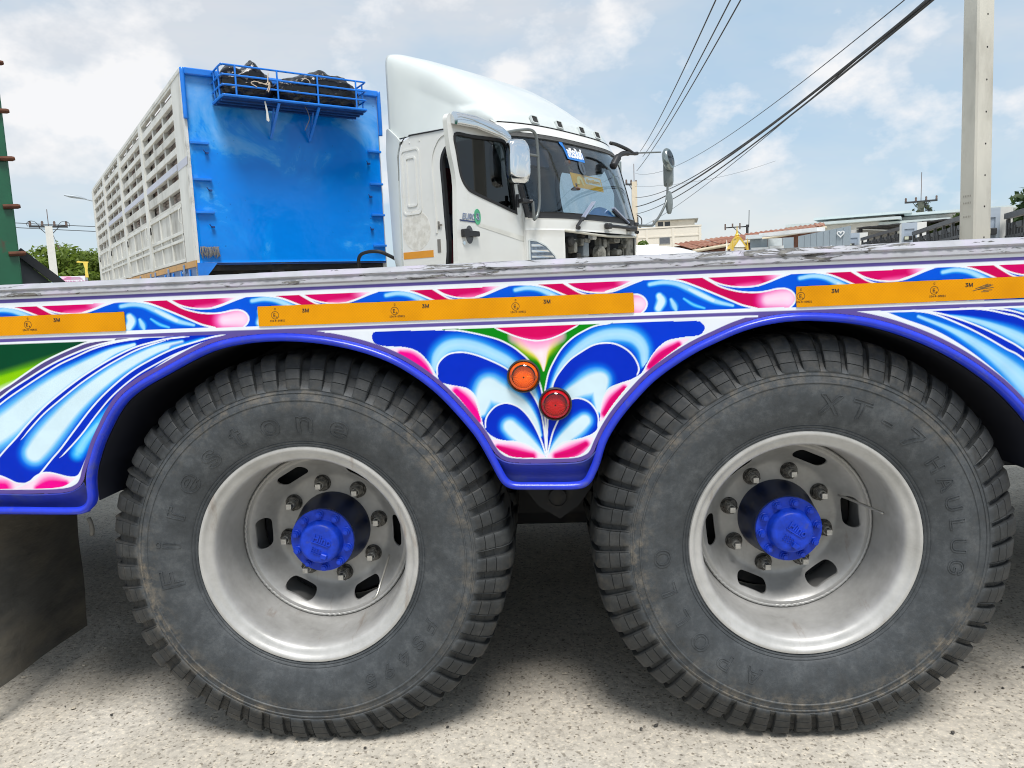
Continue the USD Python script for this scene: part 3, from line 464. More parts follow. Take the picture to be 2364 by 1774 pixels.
def make_trailer():
    T = thing('flatbed_trailer', 'flatbed trailer on twin axles, its side painted with blue, pink and white airbrushed waves', 'trailer')
    # painted side sheet: a fine grid so that the drawing stays crisp
    st = 0.00155; xs = np.arange(-1.62, 1.62, st); zs = np.arange(0.655, 1.245, st)
    bx = sheet(P_ALL[:, 0], P_ALL[:, 1]); edge = np.vstack([bx[:, [0, 2]], [[1.75, 1.30], [-1.75, 1.30]]]); out = Polygon(edge).buffer(0)
    top = sheet(np.array([-300., 2700.]), PTOP(np.array([-300., 2700.]))); ztop = lambda x: np.interp(x, top[:, 0], top[:, 2])
    X, Z = np.meshgrid(xs, zs, indexing='ij'); ok = shapely.contains_xy(out, X.ravel(), Z.ravel()).reshape(X.shape) & (Z < ztop(X))
    Xf = X[ok]; Zf = Z[ok]; num = np.full(X.shape, -1); num[ok] = np.arange(ok.sum())
    a, b, c, d = num[:-1, :-1], num[1:, :-1], num[1:, 1:], num[:-1, 1:]; g = (a >= 0) & (b >= 0) & (c >= 0) & (d >= 0)
    f = np.vstack([np.stack([a[g], b[g], c[g]], 1), np.stack([a[g], c[g], d[g]], 1)])
    col = make_art(Xf, Zf)
    ripple = 0.0012 * (meshkit.fbm(np.stack([Xf * 3, Zf * 4, 0 * Xf], -1), 3, 5) - .5)
    path = obj('side_sheet', tm(np.stack([Xf, ripple, Zf], 1), f), None, T, smooth=True)
    UsdGeom.PrimvarsAPI(stage.GetPrimAtPath(path)).CreatePrimvar('paint', Sdf.ValueTypeNames.Color3fArray, 'vertex').Set(Vt.Vec3fArray.FromNumpy((col * 0.90).astype(np.float32)))
    pm = usdkit.material(stage, '/World/Looks/airbrush_paint', {'a': ('attribute', {'attribute': 'paint'}), 'g': ('geometry', {}), 'n': ('noise_texture', {'scale': 14.0, 'detail': 6.0}), 'r': ('rgb_ramp', {'ramp': [(0.3, (.18,) * 3), (.75, (.36,) * 3)]}),
        'n2': ('noise_texture', {'scale': 130.0, 'detail': 4.0}), 'd': ('rgb_ramp', {'ramp': [(0.2, (0.90, 0.90, 0.90)), (0.6, (1.0, 1.0, 1.0))]}), 'm': ('mix', {'mix_type': 'multiply', 'fac': 1.0}),
        'b': ('bump', {'strength': 0.08, 'distance': 0.001}), 'p': ('principled_bsdf', {'specular_ior_level': 0.09})},
        [('a.color', 'm.color1'), ('g.position', 'n.vector'), ('g.position', 'n2.vector'), ('n.fac', 'd.fac'), ('d.color', 'm.color2'), ('m.color', 'p.base_color'), ('n.fac', 'r.fac'), ('r.color', 'p.roughness'), ('n2.fac', 'b.height'), ('b.normal', 'p.normal')], surface='p.BSDF')
    UsdShade.MaterialBindingAPI.Apply(stage.GetPrimAtPath(path)).Bind(pm)
    # rounded lips round the arches, and the dark inner mudguards behind them
    def band(P, prof, sm=2.0):
        q = sheet(*catmull(P, 7).T); q = q[:, [0, 2]]; q = gaussian_filter1d(q, sm, axis=0, mode='nearest'); t = np.gradient(q, axis=0); t /= np.linalg.norm(t, axis=1, keepdims=True); n = np.stack([t[:, 1], -t[:, 0]], 1)
        return np.stack([np.stack([q[:, 0] + n[:, 0] * o, np.full(len(q), y), q[:, 1] + n[:, 1] * o], -1) for o, y in prof], 1)
    lip = [(-.001, -.001), (.001, -.005), (.004, -.0085), (.0075, -.0115), (.0100, -.0108), (.0115, -.0112), (.0150, -.0085), (.0185, -.003), (.0195, .004), (.0180, .012), (.0165, .020)]
    path = np.vstack([pts('-110,1170 -40,1171 40,1171 120,1172 170,1172 188,1170 199,1162 203,1148 201,1128 200,1105 203,1080'), P_LEFT[6:], P_A1[:-2], pts('1136,1040 1150,1066 1163,1091 1172,1105 1183,1112 1200,1114 1230,1114 1265,1114 1300,1114 1328,1113 1343,1110 1352,1102 1359,1088 1370,1062'), P_A2[1:-2], pts('2437,1060 2441,1090 2444,1115 2452,1128 2466,1133 2500,1134 2560,1134 2640,1134')])
    obj('mudguard_lip', grid(band(path, lip)), MATS['lip_blue'], T, smooth=True)
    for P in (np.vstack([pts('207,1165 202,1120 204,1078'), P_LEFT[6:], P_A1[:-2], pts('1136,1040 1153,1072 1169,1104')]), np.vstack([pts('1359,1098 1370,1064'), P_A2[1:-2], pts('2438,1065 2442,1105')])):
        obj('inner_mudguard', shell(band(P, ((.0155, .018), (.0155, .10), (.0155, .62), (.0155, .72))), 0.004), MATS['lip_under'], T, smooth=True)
    # the hanging plates under the painted sheet, with a rolled bottom edge
    for top_, bot in ((pts('1138,1044 1152,1057 1170,1066 1202,1070 1265,1070 1327,1068 1355,1060 1376,1040'), pts('1168,1116 1176,1119 1188,1121 1215,1122 1265,1122 1320,1121 1342,1120 1358,1116')),
                      (pts('-90,1140 -40,1140 20,1140.5 75,1141.5 130,1139.5 160,1136 182,1126 194,1113'), pts('-90,1184 -40,1184 20,1185 75,1186 130,1187 165,1188 190,1187 204,1183')),
                      (pts('2448,1088 2470,1102 2500,1104 2530,1104 2560,1104 2590,1104 2610,1104 2630,1104'), pts('2440,1142 2452,1146 2500,1148 2530,1148 2560,1148 2590,1148 2610,1148 2630,1148'))):
        a, b = sheet(*catmull(top_, 4).T, -0.001), sheet(*catmull(bot, 4).T, 0.010); G = []
        for k in np.linspace(0, 1, 7):
            g_ = a * (1 - k) + b * k; g_[:, 1] += 0.004 * math.sin(k * PI) + (0.010 if k > .1 else 0) * min(1, k * 2); G.append(g_)
        obj('mudguard_plate', shell(np.stack(G, 1), 0.004), MATS['lip_plate'], T, smooth=40)
    # the top beam: folded steel with a weld bead and flaking paint
    X0, X1 = -2.2, 2.2; xs = np.linspace(X0, X1, 900); zt = np.interp(xs, [-1.38, 1.135], [1.2651, 1.2763]); zb = ztop(xs)
    w = 0.0007 * np.sin(xs * 300 + 3 * meshkit.noise(np.stack([xs * 14, 0 * xs, 0 * xs], -1), 6)) + 0.0024 * (meshkit.noise(np.stack([xs * 60, 0 * xs, 0 * xs], -1), 2) - .5); wav = 0.0014 * (meshkit.fbm(np.stack([xs * 9, 0 * xs, 0 * xs], -1), 3, 9) - .5)
    rows = [(zb - .002, .004), (zb, -.006), (zb + .003, -.009), (zb + (zt - zb) * .30, -.008 + 0 * wav), (zb + (zt - zb) * .46, -.006 + wav), (zb + (zt - zb) * .52, -.011 + w), (zb + (zt - zb) * .60, -.012 + w), (zb + (zt - zb) * .66, -.006 + w * .4), (zb + (zt - zb) * .74, -.001 + wav), (zb + (zt - zb) * .92, .002 + wav), (zt + wav, .008), (zt + .001 + wav, .016), (zt + wav, .10), (zt - .05, .104)]
    G = np.stack([np.stack([xs, np.broadcast_to(y, xs.shape), np.broadcast_to(z, xs.shape)], -1) for z, y in rows], 1)
    obj('top_beam', grid(G), MATS['rail'], T, smooth=35)
    # reflective tapes with their printed marks
    tape = usdkit.material(stage, '/World/Looks/reflective_tape', {'g': ('geometry', {}), 'mp': ('mapping', {'mapping_type': 'point', 'rotation': (0, .78, 0), 'scale': (1, 1, 1)}), 'v': ('voronoi_texture', {'feature': 'distance_to_edge', 'scale': 190.0, 'randomness': 0.12}), 'r': ('rgb_ramp', {'ramp': [(0.0, tuple(hexc('b87400'))), (0.05, tuple(hexc('d69004')))]}),
        'n': ('noise_texture', {'scale': 9.0, 'detail': 7.0}), 'r2': ('rgb_ramp', {'ramp': [(.35, (.88, .86, .8)), (.6, (1.02, 1.02, 1.05))]}), 'm': ('mix', {'mix_type': 'multiply', 'fac': 1.0}), 'b': ('bump', {'strength': .12, 'distance': .0006}), 'p': ('principled_bsdf', {'roughness': .35, 'specular_ior_level': .12})},
        [('g.position', 'mp.vector'), ('mp.vector', 'v.vector'), ('g.position', 'n.vector'), ('v.distance', 'r.fac'), ('n.fac', 'r2.fac'), ('r.color', 'm.color1'), ('r2.color', 'm.color2'), ('m.color', 'p.base_color'), ('v.distance', 'b.height'), ('b.normal', 'p.normal')], surface='p.BSDF')
    ex = lambda u: np.array([1.0, 0, .0])
    for quad, marks in ((pts('-40,733.7 287.5,720 292,764 -40,777.5'), [(64, 0, 0), (128, 1, 0)]), (pts('595,708 1462,676 1464,722 599,754'), [(635, 0, 0), (702, 1, 0), (911, 0, 0), (979, 1, 0), (1190, 0, 0), (1259, 1, 0)]), (pts('1837,662 2500,632 2500,682 1838,710'), [(1849, 0, 0), (1924, 1, 0), (2157, 0, 0), (2233, 1, 0)])):
        c = sheet(quad[:, 0], quad[:, 1]); tp = obj('reflective_tape', prism_xz(Polygon(c[:, [0, 2]]).buffer(-.003).buffer(.003), -.0032, -.0012), tape, T)
        lo, hi = quad[3] if quad[0][0] < quad[1][0] else quad[0], quad[0]
        for u, kind, _ in marks:
            k = (u - quad[0, 0]) / (quad[1, 0] - quad[0, 0]); vt = quad[0, 1] + k * (quad[1, 1] - quad[0, 1]); vb = quad[3, 1] + k * (quad[2, 1] - quad[3, 1])
            at = lambda du, f: sheet(np.array(u + du), np.array(vt + (vb - vt) * f), -.0035)
            if kind: m = frame_mesh(cat(text('3M', .0085, .0004, bold=True)), at(-5, .38), (1, 0, 0), (0, 0, 1))
            else:
                r_ = lathe([(.0088, 0), (.0096, 0), (.0096, .0004), (.0088, .0004)], 32, 'y', True); r_ = moved(r_, at(0, .47) + [0, -.0002, 0])
                m = cat(r_, frame_mesh(text('E', .0085, .0004), at(-4.5, .56), (1, 0, 0), (0, 0, 1)), frame_mesh(text('4', .004, .0004), at(2.5, .60), (1, 0, 0), (0, 0, 1)), frame_mesh(text('C', .0045, .0004), at(-2, .20), (1, 0, 0), (0, 0, 1)), frame_mesh(text('104 R-00821', .0042, .0004), at(-12, .80), (1, 0, 0), (0, 0, 1)))
            obj('printed_mark', m, MATS['ink'], tp)
        if quad[0][0] > 1800:
            ms = [frame_mesh(prism(LineString([(0, 0), (a, b)]).buffer(.0007), .0003), sheet(np.array(u), np.array(v), -.0033), (1, 0, 0), (0, 0, 1)) for u, v, a, b in ((2246, 672, .04, .010), (2258, 669, .035, .004), (2262, 665, .03, .006), (2270, 671, .02, .001), (2252, 667, .028, .010), (2275, 660, .012, .003), (2266, 674, .016, .0))]
            obj('scuff_mark', cat(*ms), MATS['scuff'], tp)
    # the two round side lamps
    for u, v, base, deep, lab in ((1209, 868, (1.0, 0.60, 0.22), (.95, .36, .02), 'amber side marker lamp'), (1282, 932, (0.85, 0.22, 0.28), (.72, .03, .06), 'red side marker lamp')):
        c = sheet(np.array(u), np.array(v)); R = .0375; lp = group_part('side_lamp', T); tag(stage.GetPrimAtPath(lp), lab)
        ns = 'amber' if u < 1250 else 'red'
        obj('bezel', moved(lathe([(R + .0035, 0), (R + .0035, -.012), (R + .001, -.015), (R - .001, -.013), (R - .002, -.004)], 48, 'y'), c), MATS['bezel'], lp, smooth=35)
        lens = glass_pane(ns + '_lens', base, rough=.04)
        dome_ = [(0, -.027), (.012, -.0268), (.022, -.0255), (.029, -.0225), (.0335, -.017), (.036, -.012), (.036, -.004)]
        obj('lens', moved(lathe(dome_, 48, 'y'), c), lens, lp, smooth=40)
        obj('lens_ring', moved(lathe([(.0300, -.0205), (.0345, -.0150), (.0365, -.0100), (.0330, -.0110), (.0290, -.0160)], 48, 'y', True), c), M(ns + '_ring', np.array(deep) * .75 + [.08, .03, .03], .2, var=.05), lp, smooth=40)
        a = np.linspace(0, 2 * PI, 145)[:-1]; rr = np.linspace(.002, .027, 10); A_, R_ = np.meshgrid(np.append(a, a[0] + 2 * PI), rr, indexing='ij'); h = .0018 * np.abs(np.sin(A_ * 16)) * np.clip(R_ / .015, 0, 1)
        obj('reflector', moved(grid(np.stack([R_ * np.cos(A_), -.006 - .006 * (1 - (R_ / .027) ** 2) - h, R_ * np.sin(A_)], -1)), c + [0, 0, -.003]), M(ns + '_reflector', deep, .15, var=.1, vs=60, spec=.8), lp, smooth=30)
        for sg in (-1, 1): obj('screw', moved(lathe([(0, -.022), (.003, -.0215), (.0038, -.018), (.0038, -.01)], 12, 'y'), c + [sg * .0285, 0, -.002 * sg]), M('lamp_screw', (.25, .1, .06), .35, metal=.6) if 'lamp_screw' not in MATS else MATS['lamp_screw'], lp, smooth=30)
    return T
def shell_lathe(prof, th, n=48):
    p = np.asarray(prof, float); inner = p[::-1].copy(); inner[:, 1] += th; inner[:, 0] = np.maximum(inner[:, 0] - th * .8, 0)
    return lathe(np.vstack([p, inner]), n, 'y')
TRAILER = make_trailer()
# ------------------------------------------------------------------ wheels
WX, WY, WZ = (-0.6494, 0.6396), 0.05, 0.5265
def tyre_material(name, cx, tread):
    """dark rubber, paler where it has weathered, with a ring of dry mud on the shoulder"""
    N = {'g': ('geometry', {}), 'sub': ('vector_math', {'math_type': 'subtract', 'vector2': (cx, 0, WZ)}), 'flat': ('vector_math', {'math_type': 'multiply', 'vector2': (1, 0, 1)}), 'len': ('vector_math', {'math_type': 'length'}),
         'n': ('noise_texture', {'scale': 16.0, 'detail': 12.0, 'roughness': 0.80}), 'n2': ('noise_texture', {'scale': 38.0, 'detail': 7.0, 'roughness': 0.72}), 'n3': ('noise_texture', {'scale': 2.4, 'detail': 4.0}),
         'r': ('rgb_ramp', {'ramp': [(0.34, (0.028, 0.032, 0.035)), (0.5, (0.044, 0.050, 0.055)), (0.66, (0.080, 0.087, 0.092))]}),
         'ring': ('rgb_ramp', {'ramp': [(0.0, (0, 0, 0)), (0.385, (.05,) * 3), (0.425, (.75,) * 3), (0.440, (1, 1, 1)), (0.449, (.35,) * 3), (0.47, (.10,) * 3), (0.52, (.16,) * 3), (0.54, (.5,) * 3), (1, (.5,) * 3)]}),
         'dn': ('rgb_ramp', {'ramp': [(0.45, (0, 0, 0)), (0.68, (1, 1, 1))]}), 'dn3': ('rgb_ramp', {'ramp': [(0.38, (0.1, 0.1, 0.1)), (0.62, (1, 1, 1))]}), 'm1': ('math', {'math_type': 'multiply'}), 'm2': ('math', {'math_type': 'multiply'}), 'm3': ('math', {'math_type': 'multiply', 'value2': 0.85}),
         'mud': ('mix', {'mix_type': 'mix', 'color2': tuple(hexc('857a69'))}),
         'tr': ('rgb_ramp', {'ramp': [(0.0, (1, 1, 1)), (0.445, (1, 1, 1)), (0.462, (.50, .49, .47)), (1, (.50, .49, .47))]}), 'mt': ('mix', {'mix_type': 'multiply', 'fac': 1.0}),
         'v': ('voronoi_texture', {'feature': 'distance_to_edge', 'scale': 60.0}), 'vr': ('rgb_ramp', {'ramp': [(0.0, (0, 0, 0)), (0.03, (1, 1, 1))]}), 'hb': ('math', {'math_type': 'multiply_add', 'value2': 0.10}),
         'b': ('bump', {'strength': 0.40, 'distance': 0.003}), 'p': ('principled_bsdf', {'roughness': 0.62, 'specular_ior_level': 0.42})}
    L = [('g.position', 'sub.vector1'), ('sub.vector', 'flat.vector1'), ('flat.vector', 'len.vector1'), ('len.value', 'ring.fac'), ('len.value', 'tr.fac')] + [('g.position', k + '.vector') for k in ('n', 'n2', 'n3', 'v')] + \
        [('n.fac', 'r.fac'), ('n2.fac', 'dn.fac'), ('n3.fac', 'dn3.fac'), ('ring.color', 'm1.value1'), ('dn.color', 'm1.value2'), ('m1.value', 'm2.value1'), ('dn3.color', 'm2.value2'), ('m2.value', 'm3.value1'), ('r.color', 'mt.color1'), ('tr.color', 'mt.color2'), ('mt.color', 'mud.color1'), ('m3.value', 'mud.fac'), ('mud.color', 'p.base_color'),
         ('v.distance', 'vr.fac'), ('vr.color', 'hb.value1'), ('n2.fac', 'hb.value3'), ('hb.value', 'b.height'), ('b.normal', 'p.normal')]
    MATS[name] = usdkit.material(stage, '/World/Looks/' + name, N, L, surface='p.BSDF'); return MATS[name]
# the outside half of the tyre's cross-section: (radius, depth behind the rim flange), bead to tread edge
SIDE = np.array([(.283, .012), (.291, .001), (.2965, -.0055), (.301, -.0075), (.3035, -.0060), (.306, -.0095), (.309, -.0105), (.3105, -.0092), (.3135, -.0130), (.320, -.0160), (.330, -.0205), (.342, -.0250), (.356, -.0290), (.370, -.0315), (.385, -.0330), (.400, -.0332), (.412, -.0324), (.418, -.0318), (.420, -.0340), (.4225, -.0336), (.4235, -.0310), (.432, -.0292), (.437, -.0280), (.4385, -.0300), (.441, -.0295), (.442, -.0270), (.446, -.0262)])
SHO = np.array([(.4475, -.0280, 0, .35), (.452, -.0290, .3, 1), (.462, -.0262, .8, 1), (.4725, -.0230, 1, 1), (.4735, -.0218, 1, .82), (.4745, -.0222, 1, 1), (.486, -.0175, 1, 1), (.4975, -.0120, 1, 1), (.4985, -.0106, 1, .82), (.4995, -.0108, 1, 1), (.511, -.0045, 1, 1), (.521, .003, 1, 1), (.528, .010, 1, 1), (.5325, .0185, 1, 1), (.535, .028, 1, 1), (.5362, .040, 1, 1), (.537, .055, 1, 1), (.5375, .075, 1, 1), (.5378, .092, .8, 1), (.538, .106, .2, 1), (.538, .112, 0, 1)])
def make_tyre(cx, y0, lugs, groove, slant, phase, seed, flip=False, coarse=False):
    """a lug tyre: closed surface of revolution with real blocks and grooves. Radii and depths as in SIDE and SHO, mirrored for the inner half."""
    a = np.column_stack([SIDE, np.zeros(len(SIDE)), np.ones(len(SIDE))]); half = np.vstack([a, SHO]); W2 = .112
    if coarse: half = half[[1, 3, 9, 13, 16, 19, 26, 28, 30, 33, 36, 38, 41, 44, 47]]
    mir = half[::-1].copy(); mir[:, 1] = 2 * (W2 + .012) - mir[:, 1]; prof = np.vstack([half, mir]); n = len(prof); isB = np.arange(n) >= len(half)
    t = np.gradient(prof[:, :2], axis=0); t /= np.linalg.norm(t, axis=1, keepdims=True); nr, ny = t[:, 1] * 0 - 0, t[:, 0]
    nrm = np.stack([t[:, 1], -t[:, 0]], 1); nrm = gaussian_filter1d(nrm, 1.2, axis=0, mode='nearest')
    fr = np.array([0, .06, .2, .34, .48, .62, .7]) * (1 - groove) / .7; gr = 1 - groove
    fr = np.concatenate([fr, [gr + .018, gr + groove * .5, 1 - .018 - .004, 1 - .004]]); hgt = np.array([1] * 7 + [0, 0, 0, 0.0]); hgt[-1] = 1
    r_ = np.random.default_rng(seed); th, H, lug = [], [], []
    for k in range(lugs):
        th.append((k + fr + np.where(hgt > 0, 0, 0)) / lugs * 2 * PI); H.append(hgt); lug.append(np.full(len(fr), k))
    th, H, lug = np.concatenate(th), np.concatenate(H), np.concatenate(lug); m = len(th)
    wob = r_.normal(0, 1, (lugs, 4))
    s = np.clip((prof[:, 0] - .447) / .09, 0, 1) + np.where(prof[:, 0] > .53, np.abs(prof[:, 1] - .012 - 0) * 3, 0)
    sh = slant * (s * (1 - 2 * isB * 1.0)) / lugs * 2 * PI
    TH = th[:, None] + phase + sh[None] + (wob[lug, 0] * .012 / lugs * 2 * PI)[:, None] * prof[None, :, 2]
    depth = .0130 * prof[None, :, 2] * (1 - H[:, None]) - (.0026 * wob[lug, 1])[:, None] * prof[None, :, 2] * (prof[:, 0] > .5)[None]
    bevel = .0025 * np.isin(np.arange(m) % len(fr), [0, 6])[:, None] * (prof[None, :, 2] > 0)
    notch = np.where((prof[None, :, 3] < .9) & (prof[None, :, 0] > .46), .0022, 0) * H[:, None]
    D = depth + bevel + notch
    R = prof[None, :, 0] - D * np.clip(nrm[None, :, 0], .0, 1); Y = prof[None, :, 1] - D * nrm[None, :, 1]
    P3 = np.stack([TH * 2, np.broadcast_to(prof[None, :, 1] * 20, TH.shape), R * 25], -1); R = R + .0022 * (meshkit.noise(np.stack([np.cos(TH) * R * 22, np.sin(TH) * R * 22, Y * 22], -1), seed) - .5) * (prof[None, :, 0] > .44)
    X = R * np.cos(TH); Z = R * np.sin(TH)
    sq = np.clip(-Z - .512, 0, 1); Z = Z + sq * .55; Y = Y - sq * .35 * np.where(isB, -1, 1)[None]            # flattened where it stands
    if flip: Y = 2 * (W2 + .012) - Y
    v = np.stack([X + cx, Y + y0, Z + WZ], -1).reshape(-1, 3)
    i, j = np.meshgrid(np.arange(m), np.arange(n - 1), indexing='ij'); i2 = (i + 1) % m
    q = np.stack([i * n + j, i * n + j + 1, i2 * n + j + 1, i2 * n + j], -1).reshape(-1, 4); f = np.vstack([q[:, [0, 1, 2]], q[:, [0, 2, 3]]])
    return tm(v, f[:, ::-1] if flip else f)
def sidewall_y(r): return np.interp(r, SIDE[:, 0], SIDE[:, 1])
def arc_text(cx, y0, s, r0, h, ang0, spread, outline=.0019, slant=0.0):
    """raised letter outlines that run clockwise round the sidewall, feet towards the hub; ang0: degrees of the first letter"""
    out = []; a = ang0
    for ch in s:
        if ch == ' ': a -= spread * .8; continue
        m = meshkit.text_mesh(ch, h, .001, True).apply_scale([1.22, 1, 1]); sec = m.section(plane_origin=[0, 0, .0005], plane_normal=[0, 0, 1])
        if sec is None: continue
        pl, T = sec.to_2D(); g = shapely.union_all([shapely.affinity.translate(p, T[0, 3], T[1, 3]) for p in pl.polygons_full])
        ring = g.buffer(.0004).difference(g.buffer(-outline)).simplify(.0004); ring = shapely.segmentize(ring, .006); q = prism(ring, .0012)
        w = m.bounds[:, 0]; x = (q.vertices[:, 0] - w.mean()) + slant * q.vertices[:, 1]; r = r0 + q.vertices[:, 1]; an = math.radians(a) - x / (r0 + h / 2)
        v = np.stack([cx + r * np.cos(an), y0 + sidewall_y(r) + .0006 - q.vertices[:, 2] * 1.9, WZ + r * np.sin(an)], 1)
        out.append(tm(v, q.faces)); a -= spread
    return out
def hexagon(r, z0, z1, cham=.0): 
    k = np.arange(6) * PI / 3; P = np.stack([np.cos(k), np.sin(k)], 1) * r
    return prism(Polygon(P), z1 - z0).apply_translation([0, 0, z0])
def make_wheel(k, cx, words, lugs, groove, slant, phase, hole0, nut0, cap0, stem):
    W = group_part('wheel', TRAILER); C = np.array([cx, WY, WZ]); tag(stage.GetPrimAtPath(W), words[1])
    tmn = tyre_material('tyre_rubber_' + words[2], cx, 0)
    obj('tyre', make_tyre(cx, WY, lugs, groove, slant, phase, 11 + k), tmn, W, smooth=38)
    obj('tyre', make_tyre(cx, WY + .345, lugs, groove, slant, phase + .03, 21 + k, True), tmn, W, smooth=38)
    for a in words[0]:
        for lt in arc_text(cx, WY, *a): obj('raised_letter', lt, tmn, W)
    # rim barrel with its turned flange
    bar_ = [(.288, .020), (.2915, .008), (.2945, .002), (.2950, -.004), (.2930, -.0085), (.2885, -.0095), (.2840, -.0085), (.2800, -.0040), (.2760, -.0005), (.2700, .0020), (.2640, .0045), (.2590, .0100), (.2555, .0190), (.2530, .035), (.2500, .07), (.2480, .11), (.2450, .150), (.2430, .164), (.2415, .19), (.2380, .30), (.2430, .33), (.2480, .31), (.2490, .17), (.2560, .06), (.2640, .018)]
    obj('rim', moved(lathe(bar_, 128, 'y', True), C), MATS['rim_silver'], W, smooth=50)
    # weld between barrel and disc, the disc with its hand holes
    a = np.linspace(0, 2 * PI, 361)[:-1]; wr = .2365 + .0016 * np.sin(a * 97) * meshkit.noise(np.stack([a * 9, a * 0, a * 0], -1), 4)
    obj('weld_bead', moved(tube(np.stack([wr * np.cos(a), np.full(360, .1655), wr * np.sin(a)], 1), .0042, 6, closed=True), C), MATS['rim_silver'], W, smooth=True)
    face = np.array([(.2410, .166), (.2310, .163), (.2240, .164), (.2170, .170), (.2090, .182), (.2000, .197), (.1900, .212), (.1800, .225), (.1720, .233), (.1640, .2375), (.1540, .239), (.1090, .239)]); th = .008
    poly = np.vstack([face, (face + [0, th])[::-1]]); poly = poly if Polygon(poly).exterior.is_ccw else poly[::-1]; s = m3.Manifold.revolve(m3.CrossSection([poly]), 160)
    for q in range(6):
        an = math.radians(hole0 + 60 * q); g = LineString([(-.029, 0), (.029, 0)]).buffer(.0160, quad_segs=10); cpts = shapely.affinity.rotate(g, math.degrees(an) + 90, origin=(0, 0)); cpts = shapely.affinity.translate(cpts, .1955 * math.cos(an), .1955 * math.sin(an))
        xy = np.array(cpts.exterior.coords)[:-1]
        if not cpts.exterior.is_ccw: xy = xy[::-1]
        s = s - m3.Manifold.extrude(m3.CrossSection([xy]), .2).translate([0, 0, .12])
    q = s.to_mesh(); disc = toY(tm(np.array(q.vert_properties)[:, :3], np.array(q.tri_verts)))
    obj('wheel_disc', moved(disc, C), MATS['rim_silver'], W, smooth=32)
    # nuts and studs
    for q in range(8):
        an = math.radians(nut0 + 45 * q); p = C + [.1385 * math.cos(an), .239, .1385 * math.sin(an)]
        nut = cat(lathe([(.0245, 0), (.0245, .003), (.023, .0045), (.0, .0045)], 20), hexagon(.0225, .004, .017), lathe([(.0195, .0165), (.018, .0190), (.0125, .0195), (.0120, .012)], 20), lathe([(.0155, .017), (.0150, .0215), (.0115, .0220), (.0112, .012)], 20))
        R_ = trimesh.transformations.rotation_matrix(rng.uniform(0, 1), [0, 0, 1]); nut.apply_transform(R_); nut.vertices[:, 2] *= -1; nut.faces = nut.faces[:, ::-1]
        obj('wheel_nut', moved(toY(nut), p), MATS['nut_steel'], W, smooth=30)
        sd = cat(lathe([(.0112, -.010), (.0112, -.036), (.0095, -.0380)], 14), prism(Polygon([(-.0072, -.0072), (.0072, -.0072), (.0072, .0072), (-.0072, .0072)]), .014).apply_translation([0, 0, -.0515]))
        sd.faces = sd.faces; obj('wheel_stud', moved(toY(sd), p), MATS['stud_steel'], W, smooth=30)
    # hub barrel, cap with bolts
    obj('hub', moved(lathe([(.1090, .2385), (.1070, .225), (.1000, .185), (.0940, .150), (.0900, .134), (.085, .133)], 64, 'y'), C), MATS['hub_dark'], W, smooth=40)
    cap_ = [(.086, .136), (.0885, .133), (.0895, .128), (.0890, .1225), (.0870, .1210), (.0640, .1205), (.0610, .1190), (.0590, .1140), (.0570, .0980), (.0545, .0920), (.0500, .0890), (.0440, .0880), (.0020, .0868), (.0, .0868)]
    obj('hub_cap', moved(lathe(cap_, 80, 'y'), C), MATS['hub_blue'], W, smooth=38)
    for q in range(10):
        an = math.radians(cap0 + 36 * q); b = cat(lathe([(.0125, 0), (.0125, -.003), (.0112, -.0040), (.0, -.004)], 14), hexagon(.0100, -.0120, -.003), lathe([(.0064, -.0115), (.0060, -.0165), (.0, -.0170)], 12))
        obj('hub_bolt', moved(toY(b), C + [.0755 * math.cos(an), .1208, .0755 * math.sin(an)]), MATS['hub_blue'], W, smooth=30)
    ta = math.radians(cap0 - 42); ex, ey = np.array([math.cos(ta), 0, math.sin(ta)]), np.array([-math.sin(ta), 0, math.cos(ta)]); O = C + [0, .0872, 0]
    sc = [frame_mesh(text('Hino', .018, .0034, bold=True), O + ex * -.022 + ey * .006, ex, ey), frame_mesh(box(-.022, .026, -.0014, .0014, 0, .0034), O + ey * .0022, ex, ey)]
    for r_, w_ in enumerate((4, 4, 4)):
        for c_ in range(w_): sc.append(frame_mesh(box(-.0024, .0024, -.0007, .0007, 0, .0026), O + ex * (-.012 + c_ * .0075) + ey * (-.014 - r_ * .0068), ex, ey)); sc.append(frame_mesh(box(-.0008, .0008, -.0022, .0022, 0, .0026), O + ex * (-.0135 + c_ * .0075) + ey * (-.014 - r_ * .0068), ex, ey))
    sc.append(frame_mesh(box(-.010, .007, -.007, .007, 0, .010, .002), O + ex * .026 - ey * .026, ex, ey)); sc.append(moved(lathe([(.0045, 0), (.0045, -.0012), (.0025, -.0012), (.0025, 0)], 14, 'y', True), O))
    obj('cast_lettering', cat(*sc), MATS['hub_blue'], W)
    obj('valve_stem', tube(catmull(stem, 5), .0038, 8), MATS['valve'], W, smooth=True)
make_wheel(0, WX[0], ([('Firestone', .336, .056, 187, 14.4), ('FS495', .352, .034, -30, 8.8, .0013, .2)], 'left wheel with deep block tread and chipped shoulder lugs', 'left'), 50, .38, .10, .02, 0, 10, 20,
           [(-.468, .195, .470), (-.470, .15, .452), (-.474, .10, .428), (-.480, .075, .405), (-.490, .070, .395)])
make_wheel(1, WX[1], ([('XT-7', .345, .048, 82, 11.5), ('HAULUG', .352, .034, 34, 8.6), ('APOLLO', .345, .040, -112, 13.0)], 'right wheel with narrow slotted lug tread', 'right'), 54, .28, .22, .0, 6, 30, 8,
           [(.795, .235, .60), (.825, .19, .592), (.850, .15, .585), (.868, .12, .580)])

